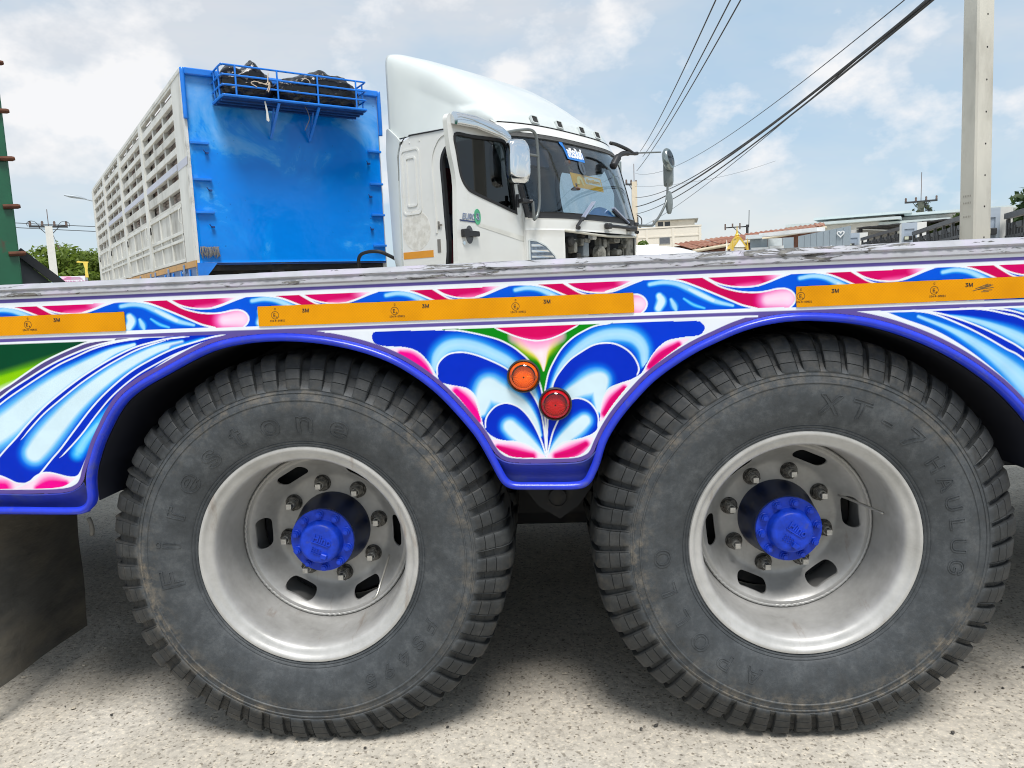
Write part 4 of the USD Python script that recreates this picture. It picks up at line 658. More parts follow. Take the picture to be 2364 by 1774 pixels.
# ------------------------------------------------------------------ under the trailer: axles, beams, far wheels, deck, mud flap
def make_underbody():
    T = TRAILER
    obj('deck', box(-4.6, 4.6, .105, 2.40, 1.17, 1.262), MATS['chassis'], T)
    for y in (.72, 1.72): obj('main_beam', box(-4.6, 4.6, y - .07, y + .07, .78, 1.168), MATS['chassis'], T)
    for x in (-4.2, -3.4, -2.7, -2.0, -1.35, -.1, 1.3, 1.95, 2.7, 3.4, 4.2): obj('cross_member', box(x - .04, x + .04, .03, 2.38, 1.05, 1.167), MATS['chassis'], T)
    obj('far_side_sheet', box(-4.6, 4.6, 2.405, 2.42, .66, 1.26), MATS['chassis'], T)
    for x0, x1 in ((-4.6, -1.62), (1.62, 4.6)): obj('side_sheet_extension', box(x0, x1, .004, .012, .70, 1.235), MATS['white_paint'], T)
    for x0, x1 in ((-4.5, -1.75), (1.75, 4.5)): obj('light_block', box(x0, x1, 1.2, 2.3, .42, 1.04, .02), MATS['chassis'], T)  # unseen boxes added to keep far-side light from under the trailer
    obj('walking_beam', box(-.50, .52, .80, 1.05, .34, .60, .06), MATS['chassis'], T); obj('air_tank', tube([(-.45, 1.5, .62), (.45, 1.5, .62)], .17, 20), MATS['chassis'], T, smooth=40)
    for x in WX: obj('brake_drum', lathe([(.0, .29), (.225, .29), (.232, .31), (.232, .56), (.0, .57)], 40, 'y').apply_translation([x, WY, WZ]), MATS['chassis'], T, smooth=30)
    hang = Polygon([(-.095, .72), (-.085, .63), (-.04, .57), (.02, .532), (.075, .57), (.118, .63), (.125, .72)])
    obj('equalizer_hanger', cat(prism_xz(hang, .30, .318), prism_xz(hang, .42, .438), prism_xz(Polygon([(-.10, .71), (.13, .71), (.13, .98), (-.10, .98)]), .34, .40), lathe([(.026, .285), (.026, .455)], 16, 'y').apply_translation([.015, 0, .60]), moved(lathe([(0, .288), (.026, .289)], 16, 'y'), (.015, 0, .60))), MATS['chassis'], T)
    for sy in (.82, 1.62):
        for x in WX:
            s = np.linspace(-.52, .52, 20); obj('leaf_spring', cat(*[grid_bar(np.stack([x + s * (1 - .12 * k), np.full(20, sy), .56 + .03 * k * .4 + .10 * (s / .52) ** 2 * (1 - .1 * k)], 1), .08, .012) for k in range(4)]), MATS['chassis'], T)
    for x in WX:
        obj('axle', cat(box(x - .06, x + .06, .55, 1.9, WZ - .06, WZ + .06, .02), lathe([(.0, .42), (.2, .42), (.205, .60), (.0, .62)], 32, 'y').apply_translation([x, 0, WZ])), MATS['chassis'], T)
        far = group_part('wheel', T)
        for yy in (1.78, 2.11): obj('tyre', make_tyre(x, yy, 40, .3, .1, .1, 31, coarse=True), MATS['tyre_rubber_left'], far, smooth=38)
        obj('wheel_disc', moved(lathe([(.0, .2), (.16, .2), (.24, .14), (.285, .02), (.29, .3), (.0, .3)], 40, 'y'), (x, 1.78, WZ)), MATS['rim_silver'], far, smooth=40)
    # rubber flap that hangs across behind the left mudguard, its foot kicked back
    yy = np.linspace(.03, .60, 16); k = np.linspace(0, 1, 22); G = []
    for t in k:
        x = -1.62 - .03 * t ** 1.25; z = .80 - (.80 - .10) * t
        G.append([(x + .010 * math.sin(y * 14 + t * 5) * t + .012 * (meshkit.noise(np.array([[y * 5, t * 4, 1.0]]), 3)[0] - .5), y - .02 * t * (y < .1), z + .006 * math.sin(y * 9)) for y in yy])
    obj('mud_flap', shell(np.array(G), .008), MATS['rubber_flap'], T, smooth=40)
    obj('flap_strap', tube(catmull(np.vstack([sheet(np.array([204., 209, 213, 212]), np.array([1196., 1206, 1222, 1236]), .04)]), 6), .0055, 6), MATS['rubber_flap'], T, smooth=True)
def grid_bar(p, w, h):
    out = np.stack([p + [0, -w / 2, -h / 2], p + [0, w / 2, -h / 2], p + [0, w / 2, h / 2], p + [0, -w / 2, h / 2], p + [0, -w / 2, -h / 2]], 1); return grid(out)
make_underbody()
# ------------------------------------------------------------------ the semi-trailer behind: blue front wall, white slatted side
SEMI_A = 0.64101644; SEMI_O = (-4.08775, 6.91046, 0.0)
def make_semi():
    S = thing('cargo_semitrailer', 'tall cargo semitrailer with glossy blue front wall and white slatted side', 'semitrailer', SEMI_O, math.degrees(SEMI_A) - 90)
    W, L, Zb, Zt = 2.45, 10.2, 1.69, 3.90
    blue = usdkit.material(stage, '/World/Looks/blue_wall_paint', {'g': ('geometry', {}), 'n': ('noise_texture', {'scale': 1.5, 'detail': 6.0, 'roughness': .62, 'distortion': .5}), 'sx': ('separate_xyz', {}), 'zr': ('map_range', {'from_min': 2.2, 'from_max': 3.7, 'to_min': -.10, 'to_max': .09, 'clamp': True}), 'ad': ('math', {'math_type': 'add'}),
        'r': ('rgb_ramp', {'ramp': [(.44, tuple(hexc('037fe2'))), (.52, tuple(hexc('0688e8'))), (.56, tuple(hexc('3a9bea'))), (.72, tuple(hexc('74b2ee')))]}), 'n2': ('noise_texture', {'scale': 3.0, 'detail': 3.0}), 'b': ('bump', {'strength': .25, 'distance': .05}),  # pale patches are cloud reflections painted into the blue, stronger higher up
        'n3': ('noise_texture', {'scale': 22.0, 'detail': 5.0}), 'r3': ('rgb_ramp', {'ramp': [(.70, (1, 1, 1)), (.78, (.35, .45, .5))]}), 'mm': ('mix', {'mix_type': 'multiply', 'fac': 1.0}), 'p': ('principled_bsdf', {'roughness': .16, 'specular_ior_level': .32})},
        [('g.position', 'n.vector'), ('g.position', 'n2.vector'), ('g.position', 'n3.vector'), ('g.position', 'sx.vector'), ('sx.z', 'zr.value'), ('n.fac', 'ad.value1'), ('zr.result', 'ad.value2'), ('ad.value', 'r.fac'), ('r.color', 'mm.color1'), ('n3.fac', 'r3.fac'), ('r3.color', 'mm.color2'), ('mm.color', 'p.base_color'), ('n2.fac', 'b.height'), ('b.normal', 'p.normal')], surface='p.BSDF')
    trim = M('blue_trim', hexc('1878da'), .3, var=.12, vs=6, coat=.2, dirt=hexc('4f7fb5'), ds=14, dlo=.6, dhi=.8); bdark = M('blue_dark', hexc('16407e'), .45, var=.25, vs=8)
    # front wall, slightly dished sheet
    ys, zs = np.linspace(.03, W - .03, 60), np.linspace(Zb, Zt - .07, 60); Y, Z = np.meshgrid(ys, zs, indexing='ij'); X = -.012 + .012 * (meshkit.fbm(np.stack([Y * 1.6, Z * 1.6, 0 * Y], -1), 3, 8) - .5)
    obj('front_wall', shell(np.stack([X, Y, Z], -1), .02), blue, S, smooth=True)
    obj('top_rail', box(-.05, .05, .03, W - .03, Zt - .075, Zt, .01), trim, S)
    for y in (0.0, W): obj('corner_tube', tube(catmull([(.022, y + (.012 if y == 0 else -.012), Zt - .005), (.026, y + (.012 if y == 0 else -.012), Zt - .2), (.026, y + (.012 if y == 0 else -.012), 3.42), (.020, y + (.012 if y == 0 else -.012), 3.33)], 5), .027, 10), trim, S, smooth=True)
    for z in (3.07, 2.655, 2.275): obj('ledge', box(-.005, .035, .035, .24, z - .014, z + .014, .004), trim, S)
    for z in (3.12, 2.70, 2.295, 1.89): obj('ledge', box(-.005, .035, 2.245, 2.43, z - .014, z + .014, .004), trim, S)
    for y, z in ((.209, 2.96), (.213, 2.531), (.208, 2.106), (2.245, 2.96), (2.245, 2.531), (2.240, 2.106)): obj('rope_hook', cat(box(0, .03, y - .02, y + .02, z - .012, z + .012, .003), tube(catmull([(.028, y - .012, z), (.045, y - .03, z + .01), (.05, y - .045, z + .03)], 4), .006, 6)), bdark, S)
    obj('corner_gusset', prism_yz([(.0, 1.50), (.09, 1.52), (.225, 1.685), (.0, 1.69)], -.03, .0), trim, S)
    obj('front_post', box(-.10, -.002, .0, .028, 1.45, Zt - .0), M('post_white', hexc('d6d6d2'), .4, var=.06, dirt=hexc('9c9a92'), ds=7), S)
    obj('lower_beam', box(-.16, -.02, .20, W - .02, 1.665, 1.688), bdark, S)
    dk = MATS['chassis']
    obj('chassis_frame', cat(box(-9.8, -.3, .35, .5, 1.05, 1.60), box(-9.8, -.3, 1.95, 2.1, 1.05, 1.60)), dk, S)
    for x in (-.35, -1.1): obj('cross_beam', box(x, x + .14, .05, W - .05, 1.42, 1.655), dk, S)
    obj('bolster', box(-.26, -.20, .5, 2.1, 1.30, 1.66), dk, S)
    for y in (.9, 1.35, 1.8): obj('frame_bracket', box(-.20, -.12, y, y + .16, 1.48, 1.66), M('grey_iron', (.07, .07, .075), .6, var=.4, vs=12), S)
    # brush of worn fibres tied to the corner
    for k in range(26):
        y = .05 + .2 * k / 25 + rng.normal(0, .003); z0 = 1.875 + rng.normal(0, .004)
        if k == 0: BR = []
        BR.append(tube(catmull([(.012, y, z0), (.022, y + rng.normal(0, .008), z0 - .05), (.018, y + rng.normal(0, .016), z0 - .10 - rng.uniform(0, .035))], 4), [.007] * 8 + [.004], 5))
    obj('fibre_brush', cat(*BR), M('brush_grey', (.16, .16, .16), .9, var=.4, vs=60), S, smooth=True, kind='stuff')
    # the slatted side: posts, slats, studs, doors
    wht = M('slat_white', hexc('d3d3cd'), .42, var=.07, vs=3, dirt=hexc('a7a59b'), ds=2.2, dlo=.5, dhi=.75, squash=(1, 1, .45)); wht2 = M('slat_white_worn', hexc('c6c6c0'), .5, var=.10, vs=4, dirt=hexc('8f8c84'), ds=3.0, dlo=.48, dhi=.7, squash=(1, 1, .4))
    inner = M('lining', hexc('a39a96'), .7, var=.12, vs=5, dirt=hexc('7e5f57'), ds=2.0)
    zs = np.linspace(2.45, 3.86, 120); Y = .10 + .007 * np.sign(np.sin(zs * 2 * PI / .045)); G = np.stack([np.stack([np.full_like(zs, x), Y, zs], -1) for x in (-.3, -L + .05)], 0)
    obj('inner_lining', shell(G, (0, .02, 0)), inner, S)
    tops = [3.86, 3.665, 3.475, 3.28, 3.085, 2.885, 2.69]; zo = [(3.72, 3.82), (3.51, 3.63), (3.325, 3.44), (3.12, 3.235), (2.93, 3.04), (2.74, 2.84), (2.485, 2.625)]
    edges = [-.62, -3.05, -5.55, -7.98, -10.15]; obj('side_top_rail', box(-L, -.02, -.012, .07, 3.855, 3.905, .006), wht, S)
    obj('side_end_post', box(-.60, -.10, -.004, .06, 1.725, 3.852), wht, S); obj('lashing_stripe', box(-.60, -.03, -.0075, -.0045, 2.83, 2.92), M('lilac_band', hexc('b9bccb'), .4, var=.05), S)
    for b in range(4):
        x1, x0 = edges[b], edges[b + 1]; pw = .13
        obj('side_post', box(x0 - pw, x0 + pw * .6, -.020, .075, 1.725, 3.85), wht, S)
        a0, a1 = x0 + pw * .6, x1 - .02 * (b > 0) - (pw if b > 0 else 0); n = 3; hi = [3.852] + [z[0] for z in zo[:-1]]; lo = [z[1] for z in zo]
        for k, (h_, l_) in enumerate(zip(hi, lo)):
            if h_ - l_ > .02: obj('slat', box(a0 + .001, a1 - .001, -.006 + .002 * (k % 2), .05, l_, h_, .004), wht if k % 3 else wht2, S)
        obj('slat', box(a0 + .001, a1 - .001, -.004, .05, 2.452, 2.483, .004), wht2, S)
        for j in (1, 2):
            xm = a0 + (a1 - a0) * j / 3; obj('stud', box(xm - .045, xm + .045, .012, .058, 2.47, 3.85), wht2, S)
        # drop door with raised ribs
        obj('door_sheet', box(a0 + .012, a1 - .004, .012, .03, 1.735, 2.45), wht2, S)
        for z0, z1 in ((2.40, 2.448), (2.085, 2.125), (1.995, 2.030), (1.737, 1.775)): obj('door_rail', box(a0 + .015, a1 - .006, -.010, .0118, z0, z1, .003), wht, S)
        for j in range(4):
            xm = a0 + .03 + (a1 - a0 - .07) * j / 3
            for z0, z1 in ((2.127, 2.398), (1.777, 1.993), (2.032, 2.083)): obj('door_rib', box(xm - .02, xm + .022, -.008, .0116, z0, z1), wht, S)
        obj('door_gap', box(a1 - .003, a1 + .014, -.002, .02, 1.60, 2.46), dk, S)
        obj('door_latch', cat(tube([(a0 + .06, -.016, 2.36), (a0 + .06, -.018, 2.30)], .008, 6), box(a0 + .04, a0 + .08, -.024, -.008, 2.255, 2.30, .003)), dk, S); obj('door_handle', tube(catmull([(a1 - .05, -.008, 2.40), (a1 - .05, -.03, 2.37), (a1 - .05, -.03, 2.24), (a1 - .05, -.008, 2.21)], 4), .006, 6), wht, S, smooth=True)
        if b < 3: obj('lashing_stripe', box(x0 + pw * .62, a1 - .01, -.0115, -.009, 2.845 , 2.925), MATS['lilac_band'], S)
        for j in range(3):
            xh = a1 - .1 - (a1 - a0 - .2) * j / 2; obj('door_hinge', cat(box(xh - .03, xh + .03, -.026, -.008, 1.60, 1.70, .004), tube([(xh - .045, -.026, 1.605), (xh + .045, -.026, 1.605)], .014, 8)), M('hinge_grey', hexc('6f86a8'), .5, var=.2) if 'hinge_grey' not in MATS else MATS['hinge_grey'], S)
    obj('yellow_strip', box(-L, -.02, -.010, .05, 1.650, 1.722), M('ochre_strip', hexc('c08a2c'), .4, var=.12, vs=5, dirt=hexc('8a6a34'), ds=6), S)
    obj('side_rail', box(-L, -.012, .0, .09, 1.44, 1.648), M('rail_blue', hexc('4a6a9c'), .5, var=.2, vs=4, dirt=hexc('2b3f63'), ds=5), S)
    for x in (-.42, -.95, -1.5, -2.1, -2.7, -3.5, -4.3): obj('rail_stake', box(x - .022, x + .022, -.02, -.001, 1.44, 1.63, .004), trim, S)
    obj('far_side_wall', box(-L, -.05, W - .05, W, 1.5, Zt), wht2, S); obj('rear_wall', box(-L, -L + .05, .08, W - .06, 1.5, Zt - .01), wht2, S); obj('floor', box(-L + .05, -.06, .1, W - .06, 1.60, 1.66), dk, S)
    for x in (-7.2, -8.5):
        for y in (.14, 1.70): obj('wheel', lathe([(.0, .02), (.28, .05), (.30, .0), (.50, .0), (.53, .06), (.53, .55), (.3, .6), (.0, .6)], 36, 'y').apply_translation([x, y, .53]), MATS['tyre_rubber_left'], S, smooth=40)
    obj('landing_leg', cat(box(-2.7, -2.56, .4, .52, .05, 1.1), box(-2.7, -2.56, 1.93, 2.05, .05, 1.1), box(-2.8, -2.46, .3, .6, 0, .05), box(-2.8, -2.46, 1.85, 2.15, 0, .05)), dk, S)
    # the luggage rack on the front wall
    R = group_part('rack', S); y0, y1, zf, zt, d = .335, 2.075, 3.535, 3.868, .45
    rail = lambda z, yy0=y0, yy1=y1: catmull([(.0, yy0, z), (d - .09, yy0, z), (d - .02, yy0 + .02, z), (d, yy0 + .08, z), (d, (yy0 + yy1) / 2, z), (d, yy1 - .08, z), (d - .02, yy1 - .02, z), (d - .09, yy1, z), (.0, yy1, z)], 6)
    for z in (zt, 3.76, 3.65, zf): obj('rack_rail', tube(rail(z), .0115 if z != zf else .016, 8), trim, R, smooth=True)
    for y in (.49, .965, 1.45, 1.94): obj('rack_post', tube([(d + .004, y, zf), (d + .004, y, zt + .004)], .011, 8), trim, R, smooth=True)
    for x in (.12, .33):
        for y in (y0, y1): obj('rack_post', tube([(x, y, zf), (x, y, zt)], .011, 8), trim, R, smooth=True)
    obj('rack_floor', box(.0, d - .01, y0 + .01, y1 - .01, zf - .022, zf - .006), bdark, R)
    for x in (.1, .22, .34): obj('floor_bar', box(x - .015, x + .015, y0 + .01, y1 - .01, zf - .04, zf - .0225), bdark, R)
    for y in (.975, 1.46):
        for m in (bar((.012, y, 3.51), (.012, y, 3.185), .06, .02), bar((d - .02, y, zf - .02), (.02, y, 3.19), .03, .022), bar((.22, y, zf - .025), (.03, y, 3.21), .02, .016)): obj('rack_bracket', m, trim, R)
    # black tarpaulins bundled in the rack
    tarp = M('black_plastic', (.006, .006, .0075), .26, var=.3, vs=7, bump=.5, bs=14, bd=.02, spec=.5)
    def bundle(yc, w, zc, h, dd, seed, peak=None):
        u, v = np.meshgrid(np.linspace(0, 2 * PI, 74), np.linspace(-1, 1, 90), indexing='ij'); q = lambda t, e: np.sign(t) * np.abs(t) ** e
        prof = np.clip(1 - np.abs(v) ** 4, 0, 1) ** .5; X = .225 + dd * q(np.cos(u), .7) * prof; Z = zc + h * q(np.sin(u), .7) * prof; Y = yc + w * v
        if peak:
            for py, ph, pw in peak: Z += np.clip(np.sin(u), 0, 1) ** .7 * ph * np.clip(1 - np.abs(Y - py) / pw, 0, 1) * (prof > .05)
        p = np.stack([X, Y, Z], -1); r1 = 1 - 2 * np.abs(meshkit.noise(p * [9, 6, 15] + seed, seed) - .5); r2 = 1 - 2 * np.abs(meshkit.noise(p * [22, 15, 26] + seed, seed + 5) - .5); r3 = meshkit.noise(p * [45, 45, 45], seed + 9)
        off = .026 * (r1 - .6) + .015 * (r2 - .6) + .004 * r3; c = np.stack([np.full_like(X, .225), Y, np.full_like(Z, zc)], -1); n = (p - c) / (np.linalg.norm(p - c, axis=-1, keepdims=True) + 1e-6)
        return grid(p + n * off[..., None])
    B = thing('tarpaulin_bundle', 'black plastic tarpaulin bundle with a pointed fold, left in the blue rack', 'tarpaulin', SEMI_O, math.degrees(SEMI_A) - 90)
    obj('tarpaulin', bundle(.655, .315, 3.695, .172, .20, 3, [(.72, .13, .13), (.45, .06, .12)]), tarp, B, smooth=True)
    rope = M('cream_rope', hexc('c9b7a2'), .8, var=.1)
    for q in ([(.455, .86, 3.80), (.465, .85, 3.74), (.47, .82, 3.70), (.468, .70, 3.715), (.462, .66, 3.69), (.47, .72, 3.655)], [(.462, .87, 3.72), (.472, .84, 3.69), (.468, .79, 3.70), (.472, .74, 3.70)], [(.46, .865, 3.83), (.468, .85, 3.76), (.47, .855, 3.68), (.472, .83, 3.62)], [(.47, .87, 3.72), (.474, .865, 3.66), (.472, .845, 3.61)]): obj('rope', tube(catmull(q, 6), .0055, 6), rope, B, smooth=True)
    B2 = thing('tarpaulin_bundle', 'long black plastic tarpaulin roll heaped above the rail at its right end', 'tarpaulin', SEMI_O, math.degrees(SEMI_A) - 90)
    obj('tarpaulin', bundle(1.51, .55, 3.69, .165, .20, 8, [(1.55, .13, .36), (1.85, .06, .2)]), tarp, B2, smooth=True)
    obj('rope', tube(catmull([(.44, 1.26, 3.79), (.455, 1.30, 3.82), (.455, 1.35, 3.80), (.45, 1.36, 3.77)], 6), .005, 6), rope, B2, smooth=True)
    rag = M('rag_white', hexc('cfcfca'), .8, var=.1)
    obj('hanging_rag', prism_yz([(.80, 3.52), (.815, 3.52), (.832, 3.42), (.845, 3.30), (.835, 3.285), (.812, 3.30), (.815, 3.40)], .43, .437), rag, label='white rag hanging under the blue rack', cat='rag')
    p = stage.GetPrimAtPath('/World/hanging_rag'); x = UsdGeom.Xformable(p); x.AddTranslateOp().Set(Gf.Vec3d(*SEMI_O)); x.AddRotateZOp().Set(math.degrees(SEMI_A) - 90)
    obj('cord', tube(catmull([(.44, 1.28, 3.50), (.442, 1.31, 3.44), (.44, 1.325, 3.36), (.44, 1.29, 3.28), (.44, 1.26, 3.22)], 5), .005, 6), M('cord_dark', (.06, .06, .07), .7), label='dark cord dangling below the blue rack', cat='cord', smooth=True)
    p = stage.GetPrimAtPath('/World/cord'); x = UsdGeom.Xformable(p); x.AddTranslateOp().Set(Gf.Vec3d(*SEMI_O)); x.AddRotateZOp().Set(math.degrees(SEMI_A) - 90)
make_semi()
# ------------------------------------------------------------------ the white tractor cab, its driver's door open
CAB_A = 0.94842971; CAB_O = (-0.20893, 6.06572, 0.0)
def make_cab():
    C = thing('truck_tractor', 'white truck cab with tall roof fairing, open door and missing grille', 'truck', CAB_O, math.degrees(CAB_A) - 90)
    WC = 2.35
    wh = M('cab_white', hexc('dcdcd7'), .22, var=.03, vs=3, coat=.5, dirt=hexc('c9c6ba'), ds=4, dlo=.6, dhi=.85); fw = M('fairing_white', hexc('ccd2d0'), .25, var=.02, coat=.4)
    seal = M('seal_black', (.012, .012, .013), .6, var=.2); plast = M('black_plastic_trim', (.018, .018, .02), .45, var=.2); gask = M('gasket_grey', (.06, .06, .058), .7, var=.25, vs=20)
    inn = M('interior_dark', (.016, .017, .02), .8, var=.3); inl = M('headliner_grey', hexc('5d6577'), .8, var=.1); chrome = M('chrome', hexc('dfe3e6'), .05, metal=1.0, var=.03); tubeg = M('tube_grey', hexc('747876'), .35, metal=.5, var=.15)
    maroon = M('maroon_cloth', hexc('4a0f1f'), .9, var=.3, vs=12)
    glass = glass_pane('windscreen_glass', (.78, .84, .88)); dglass = glass_pane('tinted_glass', (.16, .19, .20))
    xw = lambda y: .22 * (1 - np.abs(2 * np.asarray(y) / WC - 1) ** 3.2)
    base = lambda z: np.interp(z, [1.0, 1.95, 2.0, 2.4, 2.72, 2.86, 2.97, 3.03], [.02, .02, .01, -.10, -.20, -.26, -.33, -.44])
    def front(ys, zs, off=0.0):
        Y, Z = np.meshgrid(ys, zs, indexing='ij'); return np.stack([base(Z) + xw(Y) + off, Y, Z], -1)
    def inset(poly_pts, n=6): return Polygon(catmull(poly_pts, n, True)).buffer(0)
    # side walls
    outer = Polygon([(-1.83, 1.05), (-1.77, 2.86), (-1.72, 2.97), (-1.57, 3.03), (-1.0, 3.005), (-.50, 2.975), (-.40, 2.94), (-.26, 2.84), (.0, 2.02), (.03, 1.9), (.03, 1.05)])
    hole = Polygon(catmull([(-1.03, 1.30), (-1.09, 1.8), (-1.12, 2.4), (-1.13, 2.66), (-1.08, 2.79), (-.98, 2.84), (-.60, 2.85), (-.42, 2.83), (-.34, 2.74), (-.18, 2.3), (-.07, 2.0), (-.05, 1.6), (-.06, 1.30)], 5, True)).buffer(0)
    obj('side_wall', prism_xz(outer.difference(hole), .0, .05), wh, C)
    obj('door_seal', prism_xz(hole.buffer(.004).difference(hole.buffer(-.034)), -.004, .045), seal, C)
    obj('door_frame_ridge', prism_xz(hole.buffer(.15).difference(hole.buffer(.125)).intersection(Polygon([(-1.4, 1.9), (-1.4, 3.0), (-1.02, 3.0), (-1.02, 1.9)])), -.010, .001), wh, C)
    wl = inset([(-1.10, 2.20), (-1.16, 2.5), (-1.14, 2.74), (-1.04, 2.83), (-.7, 2.85), (-.44, 2.82), (-.34, 2.68), (-.12, 2.14), (-.2, 2.04), (-.6, 2.04), (-1.02, 2.06)])
    obj('side_wall', prism_xz(outer.difference(wl), WC - .05, WC), wh, C); obj('side_window', prism_xz(wl.buffer(.004), WC - .028, WC - .022), glass_pane('side_glass', (.8, .86, .88)), C); obj('window_seal', prism_xz(wl.buffer(.012).difference(wl.buffer(-.03)), WC - .055, WC + .004), seal, C)
    obj('rear_wall', box(-1.80, -1.745, .052, WC - .052, 1.05, 2.90), wh, C); obj('rear_lining', box(-1.744, -1.735, .055, WC - .055, 1.1, 2.9), inl, C)
    xs = np.linspace(-1.76, -.40, 14); ys = np.linspace(.0, WC, 24); X, Y = np.meshgrid(xs, ys, indexing='ij'); obj('roof', shell(np.stack([X, Y, 2.985 + .05 * (1 - (2 * Y / WC - 1) ** 4) - .03 * np.clip((X + .9) / .5, 0, 1)], -1), .03), wh, C, smooth=True)
    obj('headliner', box(-1.73, -.42, .06, WC - .06, 2.90, 2.93), inl, C); obj('cab_floor', box(-1.74, .0, .052, WC - .052, 1.1, 1.25), inn, C)
    # raised rear side panel, decal, strip, bolts, striker
    for r_, y in ((rrect(-1.76, -1.45, 2.14, 2.89, .06), -.007), (rrect(-1.715, -1.49, 2.18, 2.85, .05), -.001), (rrect(-1.685, -1.515, 2.23, 2.80, .04), -.009)):
        obj('pressed_panel', prism_xz(r_.difference(r_.buffer(-.022)) if y < -.002 else r_.difference(r_.buffer(-.004)), y, .0005), wh, C)
    obj('worn_decal', lathe([(0, -.0015), (.228, -.0015), (.231, .0005)], 48, 'y').apply_translation([-1.564, 0, 1.955]), M('decal_grey', hexc('cfccc2'), .5, var=.10, vs=18, dirt=hexc('e0ded6'), ds=13, dlo=.45, dhi=.6), C)
    obj('side_reflector', box(-1.80, -1.305, -.003, .0005, 1.635, 1.715), M('reflector_orange', hexc('d68f1c'), .35, var=.06), C)
    for x, z in ((-1.60, 2.955), (-1.44, 2.955)): obj('panel_bolt', lathe([(0, -.006), (.010, -.004), (.012, .001)], 10, 'y').apply_translation([x, 0, z]), wh, C)
    obj('door_striker', cat(box(-1.215, -1.185, -.008, .0, 1.94, 2.03, .004), box(-1.20, -1.14, -.022, -.008, 1.975, 1.995, .003)), M('striker_steel', (.25, .23, .2), .4, metal=.6), C); obj('strike_plate', box(-1.235, -1.185, -.004, .0, 1.68, 1.83), MATS['striker_steel'], C)
    # fairing behind the cab's side
    zs = np.linspace(1.50, 3.16, 30); xr = np.interp(zs, [1.5, 1.56, 1.7, 2.9, 3.16], [-1.90, -1.97, -2.0, -2.03, -2.0]); xf = np.interp(zs, [1.5, 2.85, 3.0, 3.16], [-1.835, -1.80, -1.74, -1.93])
    G = np.stack([np.stack([xr + (xf - xr) * k, np.full_like(zs, -.012 + .035 * (1 - k) ** 2), zs], -1) for k in np.linspace(0, 1, 6)], 0); obj('side_fairing', shell(G, (0, .03, 0)), fw, C, smooth=40)
    obj('side_fairing', moved(shell(G, (0, .03, 0)), (0, WC + .0, 0)), fw, C, smooth=40)
    obj('fairing_gap', tube(catmull([(-1.84, -.004, 1.52), (-1.80, -.004, 2.85), (-1.74, -.004, 2.96), (-1.66, -.004, 3.03)], 6), .006, 6), seal, C)
    # roof fairing
    st = np.concatenate([np.linspace(0, .95, 40), [.962, .972, .982, .991, 1.0]]); ph = np.linspace(0, PI, 71); rows = []
    zt = np.interp(st, [0, .06, .2, .4, .55, .7, .82, .90, .95, .965, .975, 1.0], [4.045, 4.03, 3.945, 3.795, 3.64, 3.46, 3.30, 3.19, 3.125, 3.10, 3.075, 2.985])
    for s_, z in zip(st, zt):
        e = .12 + .40 * s_; zb_ = 3.035 - .055 * np.clip((s_ - .5) / .5, 0, 1); cx, sx = np.cos(ph), np.sin(ph); y = np.sign(cx) * np.abs(cx) ** e; zz = zb_ + (z - zb_) * np.abs(sx) ** (e * .9)
        fl = 1 - np.clip((zz - 3.15) / .10, 0, 1); fl = fl * fl * (3 - 2 * fl); hw = WC / 2 - .02; y = y * (hw - .07 * (1 - fl) * np.clip((s_ - .08) / .2, 0, 1)); Y_ = WC / 2 - y
        rows.append(np.stack([-1.95 + (-.335 + xw(Y_) + 1.95) * s_, Y_, zz], -1))
    rows.insert(0, rows[0] * [1, .93, 1] + [-.05, WC / 2 * .07, 0] - np.stack([0 * ph, 0 * ph, .06 * np.sin(ph)], -1))
    G = np.array(rows); obj('roof_fairing', grid(G), fw, C, smooth=True)
    bk = G[0]; obj('fairing_back', tm(np.vstack([bk, [[-1.97, WC / 2, 3.4]]]), np.stack([np.arange(70), np.arange(1, 71), np.full(70, 71)], 1)), fw, C)
    for y in (.50, .92, 1.38, 1.76):
        x = -.345 + float(xw(y)); p0 = np.array([x - .02, y, 3.042]); n = np.array([.93, 0, .37]); ex = np.array([0, 1.0, 0]); ey = np.cross(n, ex)
        obj('marker_recess', frame_mesh(prism(rrect(-.05, .05, -.038, .038, .012), .018), p0, ex, ey, n), M('recess_dark', (.02, .018, .015), .6, var=.5, vs=30) if 'recess_dark' not in MATS else MATS['recess_dark'], C)
        obj('recess_rim', frame_mesh(prism(rrect(-.062, .066, -.048, .048, .016).difference(rrect(-.05, .05, -.038, .038, .012)), .024), p0, ex, ey, n), fw, C)
    obj('antenna_grommet', lathe([(0, -.008), (.016, -.008), (.016, .004)], 12, 'y').apply_translation([-.70, .045, 3.09]), seal, C)
    obj('roof_gap', tube(np.vstack([np.stack([np.linspace(-1.6, -.5, 12), np.full(12, -.004), np.linspace(3.035, 3.0, 12)], -1), front(np.linspace(.04, WC - .04, 30), [2.985])[:, 0] + [.022, 0, -.004]]), .009, 6), seal, C)
    # header, windscreen, hood, front corners
    ys = np.linspace(.0, WC, 50)
    obj('header', shell(front(ys, np.linspace(2.855, 3.01, 8), .01), .03), wh, C, smooth=True)
    obj('windscreen_gasket', shell(front(np.linspace(.03, WC - .03, 50), np.linspace(2.825, 2.874, 4), .016), .02), gask, C, smooth=True)
    obj('windscreen', shell(front(np.linspace(.025, WC - .025, 60), np.linspace(1.985, 2.85, 24), .0), .006), glass, C, smooth=True)
    obj('lower_gasket', shell(front(np.linspace(.03, WC - .03, 50), np.linspace(1.955, 2.022, 4), .012), .02), seal, C, smooth=True)
    for y0_, y1_ in ((.012, .06), (WC - .06, WC - .012)): obj('pillar_gasket', shell(front(np.linspace(y0_, y1_, 6), np.linspace(1.96, 2.86, 20), .012), .02), seal, C, smooth=True)
